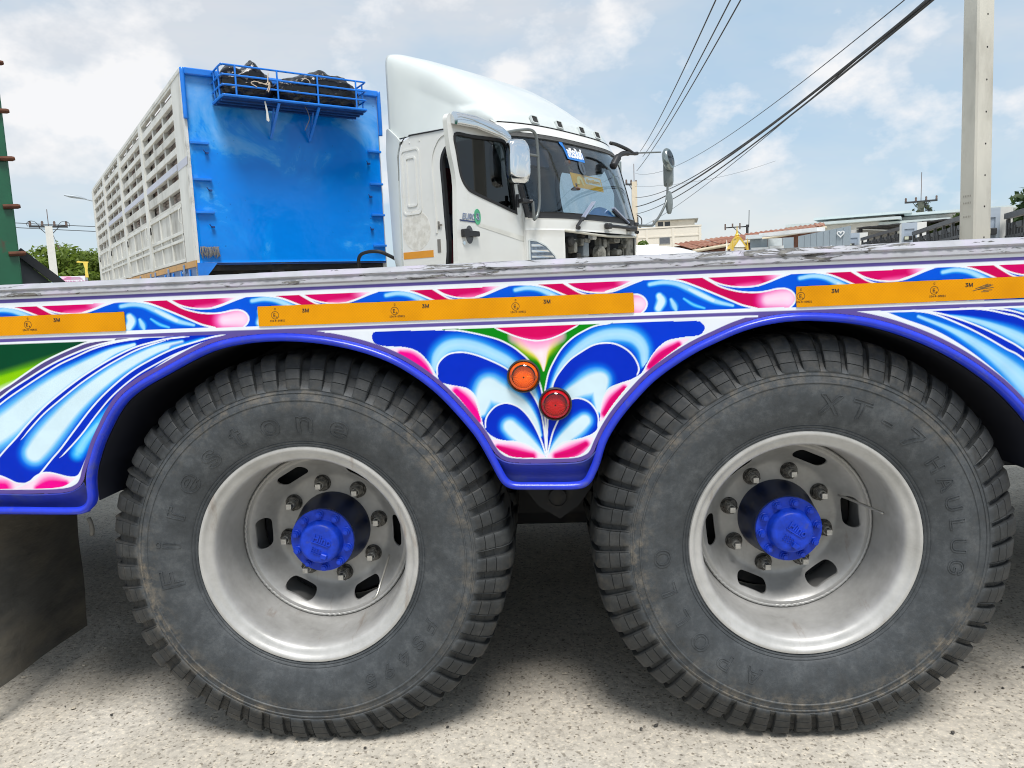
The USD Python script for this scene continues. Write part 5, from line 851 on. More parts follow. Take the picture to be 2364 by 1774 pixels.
    obj('windscreen_frit', shell(front(np.linspace(2.02, 2.10, 6), np.linspace(2.02, 2.83, 16), -.02), .006), seal, C, smooth=True)
    obj('hood', shell(front(ys, np.r_[np.linspace(1.83, 1.96, 6)], .01), .02), wh, C, smooth=True)
    lip = front(np.linspace(.46, 2.22, 30), [1.828])[:, 0] + [.012, 0, 0]; lip[:, 2] -= .035 * np.sin(np.linspace(0, PI, 30)); obj('hood_lip', tube(lip, .014, 8), M('lip_beige', hexc('b9b6a9'), .5, var=.1), C, smooth=True)
    obj('front_corner', shell(front(np.linspace(.0, .46, 14), np.linspace(1.05, 1.832, 10), .012), .02), wh, C, smooth=True); obj('front_corner', shell(front(np.linspace(2.22, WC, 8), np.linspace(1.05, 1.832, 10), .012), .02), wh, C, smooth=True)
    obj('front_bumper', shell(front(ys, np.linspace(.45, 1.045, 6), .05), .04), wh, C, smooth=True)
    # corner lamp: quarter-round lens with bright ribs and a red foot
    lamp = group_part('corner_lamp', C); q = [(t_, z_) for t_, z_ in ((.03, 1.40), (.03, 1.72), (.10, 1.712), (.20, 1.66), (.30, 1.56), (.36, 1.44), (.37, 1.40))]; P = Polygon(q)
    def on_front(poly, off, th_, n=14):
        m = prism(shapely.segmentize(poly, .03), th_); v = m.vertices; return tm(np.stack([base(v[:, 1]) + xw(v[:, 0]) + .012 + off + v[:, 2], v[:, 0], v[:, 1]], 1), m.faces)
    obj('lamp_body', on_front(P, .002, .006), M('lamp_grey', hexc('6c7886'), .15, var=.4, vs=40, metal=.4), lamp)
    for z0, z1 in ((1.66, 1.685), (1.60, 1.625), (1.545, 1.565)): obj('lamp_rib', on_front(P.buffer(-.012).intersection(shapely.box(.0, z0, .5, z1)), .008, .004), chrome, lamp)
    obj('lamp_foot', on_front(P.buffer(-.006).intersection(shapely.box(.06, 1.39, .5, 1.515)), .008, .004), M('lamp_red', hexc('b0401c'), .2, var=.2), lamp)
    obj('lamp_trim', on_front(P.buffer(.012).difference(P), .002, .010), M('trim_pale', hexc('c9cfce'), .3), lamp)
    # open front bay: machinery
    bay = group_part('front_bay', C); pale = M('bay_pale', hexc('8d8b82'), .6, var=.35, vs=14, dirt=(.04, .038, .03), ds=10, dlo=.45, dhi=.65); pd = M('bay_dark', (.03, .029, .026), .7, var=.5, vs=20)
    obj('bulkhead', box(-.42, -.40, .10, WC - .1, 1.0, 1.84), pd, bay)
    fx = lambda y, d_=.10: float(base(1.6) + xw(y) - d_)
    def pc(y, z, w, h, d_, mat, bev=.012, rot=0.0, name='bay_unit'):
        m = box(-d_ / 2, d_ / 2, -w / 2, w / 2, -h / 2, h / 2, bev); m.apply_transform(trimesh.transformations.rotation_matrix(rot, [1, 0, 0])); obj(name, moved(m, (fx(y), y, z)), mat, bay)
    for a in ((.50, 1.55, .04, .60, .06, pale), (.72, 1.66, .06, .12, .10, pale), (.78, 1.55, .08, .10, .10, pd), (.84, 1.72, .05, .08, .12, pale), (.92, 1.64, .11, .16, .10, M('bay_grey', hexc('7d858a'), .4, var=.2)), (.95, 1.74, .12, .05, .10, pale), (1.12, 1.79, .08, .07, .08, wh), (1.24, 1.70, .05, .16, .08, pale), (1.33, 1.72, .07, .10, .1, pale), (1.42, 1.66, .05, .18, .08, pale), (1.38, 1.54, .09, .08, .1, pd), (1.60, 1.76, .13, .06, .12, pale), (1.66, 1.62, .10, .07, .12, pale), (1.74, 1.54, .08, .10, .12, pale), (1.86, 1.70, .06, .05, .1, pale), (2.06, 1.64, .17, .42, .1, pale), (2.20, 1.62, .03, .5, .1, pale), (1.88, 1.55, .10, .05, .1, pale), (.88, 1.50, .06, .08, .1, pale), (1.27, 1.52, .08, .07, .1, pale)): pc(*a)
    for q, r_, mt in (([(.0, .62, 1.77), (.02, .70, 1.70), (.04, .73, 1.58), (.02, .70, 1.45)], .022, pd), ([(.02, .86, 1.72), (.05, .95, 1.60), (.03, 1.0, 1.48)], .018, pd), ([(.03, 1.02, 1.78), (.06, 1.12, 1.66), (.05, 1.18, 1.50)], .020, pd), ([(.05, 1.12, 1.50), (.08, 1.30, 1.58), (.09, 1.52, 1.74)], .014, pale), ([(.06, 1.45, 1.76), (.08, 1.52, 1.64), (.06, 1.56, 1.46)], .016, pd), ([(.06, 1.64, 1.60), (.08, 1.72, 1.66), (.06, 1.78, 1.56), (.05, 1.76, 1.46)], .02, pale), ([(.05, 1.92, 1.80), (.06, 1.95, 1.62), (.05, 1.93, 1.44)], .014, pale), ([(-.02, 2.12, 1.80), (.0, 2.16, 1.66), (-.02, 2.20, 1.5)], .008, pd)): obj('bay_hose', tube(catmull(q, 6), r_, 8), mt, bay, smooth=True)
    obj('yellow_rod', tube([(.09, 1.36, 1.61), (.10, 1.52, 1.74)], .014, 8), M('rod_yellow', hexc('cfa040'), .4), bay)
    for y, z, r_ in ((.62, 1.72, .06), (.84, 1.80, .035), (1.22, 1.60, .09), (1.58, 1.50, .07), (1.80, 1.49, .06)): obj('bay_drum', moved(lathe([(0, .04), (r_ * .7, .04), (r_, .02), (r_, -.05)], 16).apply_transform(trimesh.transformations.rotation_matrix(PI / 2, [0, 1, 0])), (fx(y, .06), y, z)), pd if r_ < .08 else pale, bay, smooth=30)
    # hood handle, wipers
    hx = lambda y, z, o=.03: (float(base(z) + xw(y) + o), y, z)
    obj('hood_handle', cat(tube([hx(1.27, 1.905, .06), hx(1.5, 1.902, .065), hx(1.75, 1.900, .06)], .02, 10), box(hx(1.24, 1.9)[0] - .02, hx(1.24, 1.9)[0] + .05, 1.19, 1.29, 1.872, 1.935, .015), box(hx(1.8, 1.9)[0] - .02, hx(1.8, 1.9)[0] + .05, 1.73, 1.93, 1.868, 1.935, .02)), plast, C, smooth=30)
    pocket = rrect(1.28, 1.80, 1.85, 1.945, .02); obj('handle_pocket', on_front(pocket.difference(pocket.buffer(-.008)), -.004, .006), wh, C)
    for a, b, lab in ((hx(.61, 1.875, .05), hx(1.02, 2.165, .05), 'L'), (hx(2.03, 1.885, .04), hx(1.42, 2.12, .05), 'R')):
        a, b = np.array(a), np.array(b); w_ = group_part('wiper', C); mid = a + (b - a) * .35
        obj('wiper_arm', cat(bar(a, mid, .035, .028, .008), tube([a + [0, 0, -.012], a + [.035, -.012, -.02]], .022, 8)), plast, w_); obj('wiper_blade', bar(mid + [0, 0, .0], b, .055, .02, .006), M('blade_silver', hexc('a9b0c4'), .25, metal=.5, var=.1) if 'blade_silver' not in MATS else MATS['blade_silver'], w_); obj('wiper_rubber', bar(mid + [-.01, 0, -.032], b + [-.01, 0, -.032], .02, .018), seal, w_)
    # the open door
    beta = math.radians(92.5); d_ = np.array([-math.cos(beta), -math.sin(beta), 0]); dn = np.array([math.sin(beta), -math.cos(beta), 0]); dn = np.cross(d_, [0, 0, 1.0]); dn = dn if dn[0] > 0 else -dn
    D = group_part('door', C); tag(stage.GetPrimAtPath(D), "open driver's door")
    pl = Polygon(catmull([(.0, 1.25), (.0, 1.6), (.0, 1.97), (.05, 2.14), (.13, 2.52), (.19, 2.70), (.26, 2.77), (.40, 2.80), (.80, 2.825), (1.06, 2.835), (1.135, 2.80), (1.142, 2.72), (1.115, 2.5), (1.058, 2.25), (1.070, 1.9), (1.088, 1.5), (1.09, 1.25), (.5, 1.22)], 5, True)).buffer(0)
    win = Polygon(catmull([(1.045, 2.655), (.80, 2.675), (.345, 2.70), (.25, 2.675), (.195, 2.59), (.15, 2.3), (.110, 2.02), (.14, 2.0), (.45, 2.065), (.80, 2.14), (.90, 2.18), (.985, 2.28), (1.030, 2.48)], 5, True)).buffer(0)
    def dm(poly, t0, t1): m = prism(poly, t1 - t0); v = m.vertices; return tm(v[:, :1] * d_ + np.stack([0 * v[:, 0], 0 * v[:, 0], v[:, 1]], 1) + (t0 + v[:, 2:3]) * dn, m.faces if np.dot(np.cross(d_, [0, 0, 1.0]), dn) > 0 else m.faces[:, ::-1])
    obj('door_skin', dm(pl.difference(win), -.05, 0), wh, D); obj('door_glass', dm(win.buffer(.004), -.03, -.025), dglass, D); obj('glass_seal', dm(win.buffer(.006).difference(win.buffer(-.022)), -.03, .006), seal, D); obj('inner_trim', dm(pl.buffer(-.03).difference(win.buffer(.02)), -.065, -.0505), inn, D)
    obj('door_crease', dm(Polygon([(.80, 1.876), (.005, 1.765), (.005, 1.72), (.74, 1.838)]).buffer(.004), -.001, .003), M('crease_grey', hexc('d3d2ca'), .3), D)
    obj('handle_recess', dm(Point(0, 0).buffer(.062).intersection(shapely.box(-1, -1, 1, 1)) if False else shapely.affinity.translate(shapely.affinity.scale(Point(0, 0).buffer(1, quad_segs=8), .056, .085), .895, 1.752), -.002, .003), M('recess_grey', (.10, .10, .105), .2, metal=.4), D)
    obj('door_handle', cat(dm(rrect(.785, 1.015, 1.735, 1.785, .015), .003, .04), dm(rrect(.94, 1.02, 1.725, 1.80, .015), .002, .045)), plast, D); obj('door_lock', dm(Point(.985, 1.672).buffer(.018), 0, .008), chrome, D)
    v0 = np.linspace(.27, 1.09, 18); prof = [(.0, .0), (.03, .045), (.008, .075), (-.03, .09), (-.075, .085)]; top = np.interp(v0, [.27, .4, .8, 1.09], [2.755, 2.80, 2.835, 2.825]) - .005
    V = np.stack([np.stack([v0[:, None] * d_ + np.stack([0 * v0, 0 * v0, top + dz], 1) + o * dn], 0)[0] for dz, o in ((.0, .004), (.02, .03), (.012, .065), (-.03, .085), (-.085, .08), (-.10, .07))], 1); obj('rain_visor', shell(V, .004), chrome, D, smooth=50)
    ends = V[-1]; obj('visor_end', tm(np.vstack([ends, [1.09 * d_ + [0, 0, 2.74] + .004 * dn]]), np.array([[i, i + 1, len(ends)] for i in range(len(ends) - 1)])), chrome, D)
    # door badge
    bg = group_part('badge', C); bz = lambda x, z, t=.002: x * d_ + np.array([0, 0, z]) + t * dn
    obj('badge_lettering', frame_mesh(text('EURO', .052, .004, bold=True).apply_transform(np.array([[1, .25, 0, 0], [0, 1, 0, 0], [0, 0, 1, 0], [0, 0, 0, 1.0]])), bz(1.0, 1.895), -d_, (0, 0, 1), dn), M('badge_silver', hexc('8f98ae'), .25, metal=.5), bg)
    obj('badge_bar', dm(Polygon([(1.03, 1.875), (.80, 1.868), (.80, 1.882), (1.03, 1.889)]), .001, .004), M('badge_navy', hexc('39466b'), .4), bg)
    cc = Point(.765, 1.925); obj('badge_ring', dm(shapely.affinity.scale(cc.buffer(.055), .9, 1.35).difference(shapely.affinity.scale(cc.buffer(.028), .9, 1.2)), .001, .006), M('badge_green', hexc('4fa67c'), .35, var=.3, vs=9), bg)
    obj('badge_numeral', frame_mesh(text('3', .06, .008, bold=True), bz(.79, 1.895), -d_, (0, 0, 1), dn), MATS['badge_silver'], bg)
    # right-hand mirror on its tube
    mr = group_part('mirror', C); H = lambda y, z, x=.15: np.array([x, y, z])
    obj('mirror_tube', tube(catmull([H(-.30, 2.765, .05), H(-.15, 2.80, .10), H(-.02, 2.815), H(.06, 2.79), H(.088, 2.72), H(.103, 2.47), H(.10, 2.25), H(.094, 2.09), H(.05, 1.97), H(-.006, 1.925)], 6), .016, 8), tubeg, mr, smooth=True)
    obj('mirror_tube', tube([H(-.006, 1.925), H(-.012, 2.02), H(-.02, 2.11)], .016, 8), tubeg, mr, smooth=True); obj('mirror_clamp', tube([H(-.06, 2.57, .14), H(.10, 2.572)], .014, 8), tubeg, mr, smooth=True); obj('mirror_bracket', cat(box(.06, .14, -.16, -.03, 2.09, 2.13, .008), tube([H(-.14, 2.11, .04), H(-.02, 2.11)], .02, 8), tube([H(-.14, 2.18, .05), H(-.14, 2.05, .05)], .018, 8)), plast, mr)
    def housing(c, w, h, dep, ax, rz_, tilt=0):
        u = np.linspace(0, 2 * PI, 40, endpoint=False); q = lambda t: np.sign(t) * np.abs(t) ** .55; R_ = []
        for k, s_ in ((0, .0), (.0, .70), (.12, .90), (.40, 1.0), (.85, .98), (1.0, .93), (1.0, .0)): R_.append(np.stack([np.full(40, dep * (.5 - k)), w / 2 * s_ * q(np.cos(u)), h / 2 * s_ * q(np.sin(u))], -1))
        P_ = np.array(R_); P_ = np.concatenate([P_, P_[:, :1]], 1); m = grid(P_.transpose(1, 0, 2)); m.apply_transform(trimesh.transformations.rotation_matrix(rz_, [0, 0, 1])); return moved(m, c)
    obj('mirror_housing', housing(H(-.20, 2.485, .12), .25, .44, .12, 0, -.5), chrome, mr, smooth=40)
    # left-hand mirrors far out on bent rods
    ml = group_part('mirror', C)
    obj('mirror_arm', cat(tube(catmull([H(1.56, 2.885), H(1.70, 2.885), H(1.95, 2.86), H(2.10, 2.83), H(2.20, 2.842)], 5), .022, 8), tube(catmull([H(1.60, 2.62), H(1.72, 2.74), H(1.85, 2.80), H(2.05, 2.82), H(2.20, 2.84)], 5), [.045] * 6 + [.03] * 8 + [.018] * 7, 8)), plast, ml, smooth=True)
    obj('mirror_rod', tube([H(2.19, 2.845), H(2.83, 2.932)], .010, 8), tubeg, ml, smooth=True)
    obj('mirror_rod', tube(catmull([H(3.03, 2.80), H(3.022, 2.62), H(3.0, 2.40), H(2.955, 2.29), H(2.78, 2.12), H(2.60, 2.00), H(2.52, 1.975), H(2.16, 1.962)], 6), .016, 8), tubeg, ml, smooth=True)
    obj('mirror_housing', housing(H(3.09, 2.72, .13), .20, .42, .12, 0, .35), M('mirror_grey', hexc('767d7c'), .3, var=.1), ml, smooth=40)
    rd = lathe([(0, .02), (.095, .015), (.112, -.005), (.115, -.03), (.10, -.06), (.05, -.085), (0, -.09)], 28); rd.apply_transform(trimesh.transformations.rotation_matrix(PI / 2 - .3, [0, 1, 0])); rd.apply_scale([1, 1, 1.35]); obj('round_mirror', moved(rd, H(2.99, 2.86, .20)), M('mirror_shell', hexc('8b9493'), .18, metal=.8), ml, smooth=40)
    gd = lathe([(0, .024), (.078, .019), (.082, .012)], 24); gd.apply_transform(trimesh.transformations.rotation_matrix(PI / 2 - .3, [0, 1, 0])); gd.apply_scale([1, 1, 1.35]); obj('round_mirror_glass', moved(gd, H(2.99, 2.86, .20)), M('mirror_glass_dark', (.02, .025, .028), .05), ml, smooth=40)  # dark colour stands in for what this mirror reflects
    r2 = lathe([(0, .015), (.06, .012), (.075, 0), (.075, -.03), (.04, -.055), (0, -.06)], 24); r2.apply_transform(trimesh.transformations.rotation_matrix(PI / 2, [0, 1, 0])); r2.apply_scale([1, 1.0, 2.0]); obj('round_mirror', moved(r2, H(3.04, 2.30, .17)), MATS['mirror_grey'], ml, smooth=40)
    obj('rod_foot', cat(box(.05, .16, 2.10, 2.20, 1.95, 2.0, .01), tube([H(2.15, 1.95, .12), H(2.15, 1.86, .1)], .02, 8)), plast, ml)
    obj('left_visor', shell(np.stack([np.stack([np.full(9, -.18 - .12 * k), np.full(9, WC + .03 + .07 * math.sin(k * PI)), np.linspace(2.10, 2.82, 9)], -1) for k in np.linspace(0, 1, 6)], 0), .006), M('visor_pale', hexc('c9d2d2'), .2, metal=.3), C, smooth=True)
    # interior: seats, wheel, dashboard, hanging charm, plates on the windscreen
    seat = M('seat_cloth', (.022, .024, .028), .85, var=.5, vs=30)
    for y in (.52, 1.75):
        s = group_part('seat', C); b_ = box(-.09, .09, -.25, .25, 0, .72, .07); b_.apply_transform(trimesh.transformations.rotation_matrix(-.18, [0, 1, 0])); obj('backrest', moved(b_, (-1.12, y, 1.72)), seat, s, smooth=50); obj('cushion', box(-1.1, -.58, y - .26, y + .26, 1.55, 1.73, .06), seat, s, smooth=50)
        h_ = box(-.06, .06, -.15, .15, 0, .22, .05); obj('headrest', moved(h_, (-1.27, y, 2.45)), seat, s, smooth=50)
    obj('bunk_curtain', box(-1.70, -1.66, .2, 1.1, 2.2, 2.75), maroon, C); obj('bunk', box(-1.73, -1.32, .06, WC - .06, 1.5, 1.85, .04), maroon, C)
    a = np.linspace(0, 2 * PI, 41)[:-1]; ring = np.stack([.10 * np.sin(a) * .9, .225 * np.cos(a), .19 * np.sin(a)], 1); obj('steering_wheel', cat(moved(tube(ring, .014, 8, closed=True), (-.45, .58, 2.10)), tube([(-.45, .38, 2.09), (-.45, .78, 2.09)], .016, 6), tube([(-.45, .58, 2.1), (-.25, .58, 1.85)], .03, 8)), plast, C, smooth=True)
    obj('dashboard', cat(box(-.42, -.02, .08, WC - .08, 1.62, 1.96, .05), box(-.40, -.12, .95, 1.25, 1.93, 2.06, .03)), inn, C)
    obj('header_shelf', box(-.66, -.34, .10, WC - .10, 2.66, 2.84, .03), inn, C); obj('sun_visor', box(-.33, -.31, .2, .95, 2.60, 2.80, .008), inl, C)
    q = lambda u_: (float(base(u_[1]) + xw(u_[0]) - .03), u_[0], u_[1])
    for k, pth in enumerate(([(.82, 2.80), (.825, 2.62), (.83, 2.50), (.84, 2.38)], [(.845, 2.80), (.84, 2.6), (.835, 2.5)])): obj('charm_string', tube(catmull([q(u_) for u_ in pth], 4), .006, 6), M('charm_green', hexc('4a4a34'), .8) if 'charm_green' not in MATS else MATS['charm_green'], C, smooth=True)
    obj('charm', cat(trimesh.creation.icosphere(2, .035).apply_translation(q((.83, 2.60))), trimesh.creation.icosphere(2, .025).apply_translation(q((.84, 2.50))), lathe([(0, .05), (.018, .03), (.022, .0), (.055, -.02), (.05, -.035), (0, -.04)], 14).apply_translation(q((.855, 2.33)))), M('charm_brown', hexc('5b3d2c'), .6, var=.4, vs=40), C, smooth=40)
    def sheet_on(poly, off, th_): return on_front(poly, off - .012, th_)
    sg = group_part('name_plate', C); obj('plate', sheet_on(Polygon([(.74, 2.86), (.80, 2.865), (.795, 2.80), (.815, 2.745), (1.13, 2.735), (1.13, 2.625), (.80, 2.635), (.775, 2.76), (.735, 2.80)]), .008, .004), M('plate_blue', hexc('2a78c8'), .4), sg)
    try: tx = text('ชติรนันท์', .075, .002, 'NotoSansThai-VariableFont_wdth,wght.woff2')
    except Exception: tx = meshkit.text_mesh('UUUSUU', .07, .002, True)
    b_ = tx.bounds; tx.apply_translation(-b_[0]); tx.apply_scale([.30 / (b_[1, 0] - b_[0, 0]), .125 / (b_[1, 1] - b_[0, 1]), 1]); v = tx.vertices; yy, zz = .82 + v[:, 0], 2.655 + v[:, 1]; obj('plate_lettering', tm(np.stack([base(zz) + xw(yy) + .0125 + v[:, 2], yy, zz], 1), tx.faces), M('plate_white', hexc('eef2f6'), .4), sg)
    yp = group_part('yellow_plate', C); yel = M('plate_yellow', hexc('e9aa14'), .35, var=.05)
    Y0, Y1, Z0, Z1 = .80, 1.42, 2.325, 2.485; sk = lambda p_: shapely.affinity.affine_transform(p_, [1, 0, -.03, 1, 0, .0275]) 
    obj('plate', sheet_on(sk(rrect(Y0, Y1, Z0, Z1, .015).difference(rrect(1.06, 1.40, 2.385, 2.472, .008))), -.02, .006), yel, yp); obj('clear_panel', sheet_on(sk(rrect(1.06, 1.40, 2.385, 2.472, .008)), -.018, .003), M('pale_panel', hexc('d5d3c2'), .4), yp)
    try: tx = text('รุ่งเรือง', .05, .002, 'NotoSansThai-VariableFont_wdth,wght.woff2')
    except Exception: tx = meshkit.text_mesh('SUVUS', .05, .002, True)
    b_ = tx.bounds; tx.apply_translation(-b_[0]); tx.apply_scale([.30 / (b_[1, 0] - b_[0, 0]), .06 / (b_[1, 1] - b_[0, 1]), 1]); v = tx.vertices; yy, zz = 1.08 + v[:, 0], 2.395 + v[:, 1]; zz = zz - .03 * yy + .0275; obj('plate_lettering', tm(np.stack([base(zz) + xw(yy) - .014 + v[:, 2], yy, zz], 1), tx.faces), yel, yp)
    obj('plate_figure', sheet_on(sk(Polygon([(.88, 2.36), (.90, 2.43), (.93, 2.455), (.97, 2.46), (1.00, 2.44), (1.02, 2.36), (.985, 2.36), (.97, 2.42), (.94, 2.42), (.93, 2.36)])), -.014, .002), M('plate_pale', hexc('f1d68a'), .5), yp)
    obj('oval_sticker', sheet_on(shapely.affinity.scale(Point(1.04, 2.56).buffer(.07), .8, 1.15), .008, .002), M('sticker_grey', hexc('4a5560'), .5), C); obj('sticker_stroke', sheet_on(shapely.box(1.034, 2.51, 1.046, 2.60), .011, .002), plast, C)
    # blue bag and papers on the dashboard behind the glass
    yy, zz = np.meshgrid(np.linspace(1.10, 1.80, 24), np.linspace(0, 1, 10), indexing='ij'); bagz = 1.97 + zz * (.16 * np.sin((yy - 1.10) / .70 * PI) ** .6 + .02); X = base(bagz) + xw(yy) - .04 - .10 * zz + .02 * meshkit.noise(np.stack([yy * 9, zz * 4, 0 * zz], -1), 4); obj('blue_sheet', shell(np.stack([X, yy, bagz], -1), .01), M('sheet_blue', hexc('1f5f92'), .4, var=.35, vs=7), C, smooth=True)
    # hidden running gear
    obj('chassis_frame', cat(box(-5.2, -.2, .75, .85, .75, 1.0), box(-5.2, -.2, 1.5, 1.6, .75, 1.0)), MATS['chassis'], C)
    for x, y in ((-.75, .0), (-.75, 1.95), (-3.8, .0), (-3.8, 1.9)): obj('wheel', lathe([(.0, .02), (.28, .05), (.30, .0), (.50, .0), (.53, .06), (.53, .38), (.3, .42), (.0, .42)], 36, 'y').apply_translation([x, y, .53]), MATS['tyre_rubber_left'], C, smooth=40)
    obj('air_hose', tube(catmull([(-2.0, .3, 1.55), (-2.15, .1, 1.70), (-2.25, -.02, 1.76), (-2.5, -.05, 1.74), (-2.62, .0, 1.62), (-2.65, .1, 1.45)], 6), .022, 8), seal, C, smooth=True)
    obj('front_door_step', box(-1.15, -1.0, -.03, .05, 1.22, 1.36, .03), plast, C)
make_cab()
# ------------------------------------------------------------------ everything farther off
def at_deg(dx, dy): return math.degrees(math.atan2(dy, dx))
CONC = M('pole_concrete', hexc('c3c0b5'), .85, var=.10, vs=2.5, bump=.4, bs=60, dirt=hexc('9d998e'), ds=1.6, dlo=.5, dhi=.72, squash=(1, 1, .35))
WHITE_WALL = M('white_wall', hexc('dcdcd8'), .75, var=.05, vs=.8, dirt=hexc('b9b6ae'), ds=.7, dlo=.52, dhi=.75, squash=(1, 1, .4)); GREYB = M('pillar_greyblue', hexc('a9b4c0'), .7, var=.05, vs=2)
WIRE = M('wire_black', (.012, .012, .013), .6, var=.1); IRON = M('fence_iron', (.035, .036, .038), .45, var=.2, vs=6); INS = M('insulator', hexc('6b5a52'), .3, var=.2)

def concrete_pole():
    P = thing('utility_pole', 'tall pale concrete utility pole with bolt holes, beside the dark fence', 'utility pole', (5.17, 7.52, 0), 22)
    h, a, b = 10.5, .135, .105; ch = .02
    ring = lambda s: np.array([(-a + ch, -b), (a - ch, -b), (a, -b + ch), (a, b - ch), (a - ch, b), (-a + ch, b), (-a, b - ch), (-a, -b + ch), (-a + ch, -b)]) * s
    zs = np.linspace(0, h, 12); G = np.array([np.column_stack([ring(1.06 - .022 * z) + [[-.022 * (z - 1.6), 0]], np.full(9, z)]) for z in zs]); obj('shaft', grid(G.transpose(1, 0, 2)), CONC, P)
    hole = M('hole_dark', (.02, .019, .017), .9)
    for k in range(22):
        z = 1.62 + k * .36; s = 1.06 - .022 * z
        obj('bolt_hole', lathe([(0, -b * s - .0015), (.011, -b * s - .0015), (.012, -b * s + .004)], 10, 'y').apply_translation([.0 - .022 * (z - 1.6) + .015, 0, z]), hole, P)
        m = lathe([(0, .0015), (.010, .0015), (.011, -.004)], 10); m.apply_transform(trimesh.transformations.rotation_matrix(-PI / 2, [0, 1, 0])); obj('bolt_hole', moved(m, (-a * s - .022 * (z - 1.6), -.02, z + .12)), hole, P)
    for z in (1.86, 2.02, 2.10):
        m = cat(*[box(-a * (1.06 - .022 * z) - .003 - .022 * (z - 1.6), -a * (1.06 - .022 * z) + .004 - .022 * (z - 1.6), y, y + .006, z, z + .022) for y in np.arange(-.05, .05, .022)]); obj('stencil_mark', m, M('stencil', hexc('8f8b82'), .9) if 'stencil' not in MATS else MATS['stencil'], P, kind='stuff')
concrete_pole()

def pole_with_arm(label, loc, h, rz, arm, spike, extra=None, mat=None, r=.13, group=None):
    P = thing('power_pole', label, 'utility pole', loc, rz); mat = mat or CONC
    obj('shaft', grid(np.array([np.column_stack([np.array([(-1, -.8), (1, -.8), (1, .8), (-1, .8), (-1, -.8)]) * r * (1 - .03 * z), np.full(5, z)]) for z in np.linspace(0, h, 6)]).transpose(1, 0, 2)), mat, P)
    if spike: obj('spike', tube([(0, 0, h), (0, 0, h + spike)], .018, 6), INS, P)
    for (z, x0, x1, sl) in arm:
        obj('crossarm', bar((x0, 0, z + sl * x0), (x1, 0, z + sl * x1), .09, .09), IRON, P)
        for x in np.linspace(x0 + .05, x1 - .05, 4 if x1 - x0 > 1 else 3): obj('insulator', lathe([(.0, .0), (.05, 0), (.055, .06), (.04, .09), (.055, .12), (.035, .20), (0, .21)], 10).apply_translation([x, 0, z + sl * x + .04]), INS, P, smooth=40)
        obj('arm_brace', cat(bar((x0 * .55, 0, z), (0, 0, z - .45), .035, .03), bar((x1 * .55, 0, z), (0, 0, z - .45), .035, .03)), IRON, P)
    if extra: extra(P)
    return P
def left_extra(P):
    for s in (-1, 1): obj('jumper_loop', tube(catmull([(.35 * s, -.05, 4.98), (.5 * s, -.1, 5.16), (.70 * s, -.05, 5.2), (.82 * s, 0, 5.1), (.8 * s, 0, 4.97)], 5), .012, 5), WIRE, P, smooth=True)
    obj('stay_wire', tube([(.06, -.1, 4.9), (.35, -.1, 3.8)], .010, 5), WIRE, P); obj('stay_insulator', tube([(.27, -.1, 4.12), (.31, -.1, 3.98)], .035, 6), INS, P)
pole_with_arm('white concrete power pole with one crossarm, in front of the left trees', (-22.24, 31.42, 0), 4.98, 33, [(4.97, -.75, .75, 0)], .75, left_extra, M('pole_pale', hexc('d2d1cb'), .8, var=.05), r=.17)
def far_extra(P): obj('cable_coil', tube(catmull([(.12, -.12, 4.9), (.32, -.15, 4.7), (.30, -.15, 4.3), (.16, -.14, 4.35), (.14, -.12, 4.8)], 6), .03, 6), WIRE, P, smooth=True); obj('clamp_box', box(-.26, -.14, -.1, .1, 4.1, 4.35), IRON, P)
pole_with_arm('slim beige power pole just behind the cab mirror rods', (4.76, 37.9, 0), 6.6, 0, [(6.45, -.45, .15, -.1)], .9, far_extra, M('pole_beige', hexc('cfc3ae'), .8, var=.06), r=.16)
def vine_extra(P):
    vine = M('vine_leaf', (.045, .06, .03), .8, var=.5, vs=20); obj('vine', cat(*[moved(tm(*leaf_quad(rng, .09)), (rng.normal(0, .16), rng.normal(0, .16), 3.0 + 2.0 * k / 300)) for k in range(300)], *[moved(tm(*leaf_quad(rng, .09)), (.25 + .9 * (1 - k / 160) + rng.normal(0, .06), rng.normal(0, .06), 3.4 + 1.4 * k / 160)) for k in range(160)]), vine, P, kind='stuff')
    obj('stay_pole', bar((1.25, 0, 3.0), (.15, 0, 4.9), .12, .12), IRON, P)
def leaf_quad(r, s):
    a = r.normal(0, 1, 3); a /= np.linalg.norm(a); b = np.cross(a, r.normal(0, 1, 3)); b /= np.linalg.norm(b); c = r.uniform(.6, 1.3) * s
    return np.array([-a * c, b * c * .5, a * c, -b * c * .5]), np.array([[0, 1, 2], [0, 2, 3]])
pole_with_arm('distant power pole overgrown with vine, its crossarms full of insulators', (19.62, 38.67, 0), 5.0, -30, [(5.02, -.75, .75, 0)], 1.5, vine_extra, M('pole_mossy', hexc('5d5f54'), .9, var=.3), r=.17)
Q = thing('power_pole', 'small distant pole frame with three insulators behind the rusty roof', 'utility pole', (11.5, 41.6, 0), -16)
obj('shaft', box(-.07, .07, -.07, .07, 0, 4.45), IRON, Q); obj('crossarm', bar((-1.25, 0, 4.35), (0, 0, 4.35), .06, .06), IRON, Q); obj('spike', tube([(.08, 0, 4.3), (.10, 0, 5.25)], .02, 6), IRON, Q); obj('arm_brace', bar((-.75, 0, 4.33), (-.25, 0, 3.85), .04, .04), IRON, Q)
for x in (-1.2, -.8, -.4): obj('insulator', box(x - .04, x + .04, -.04, .04, 4.22 if x != -.8 else 4.36, 4.56), INS, Q)

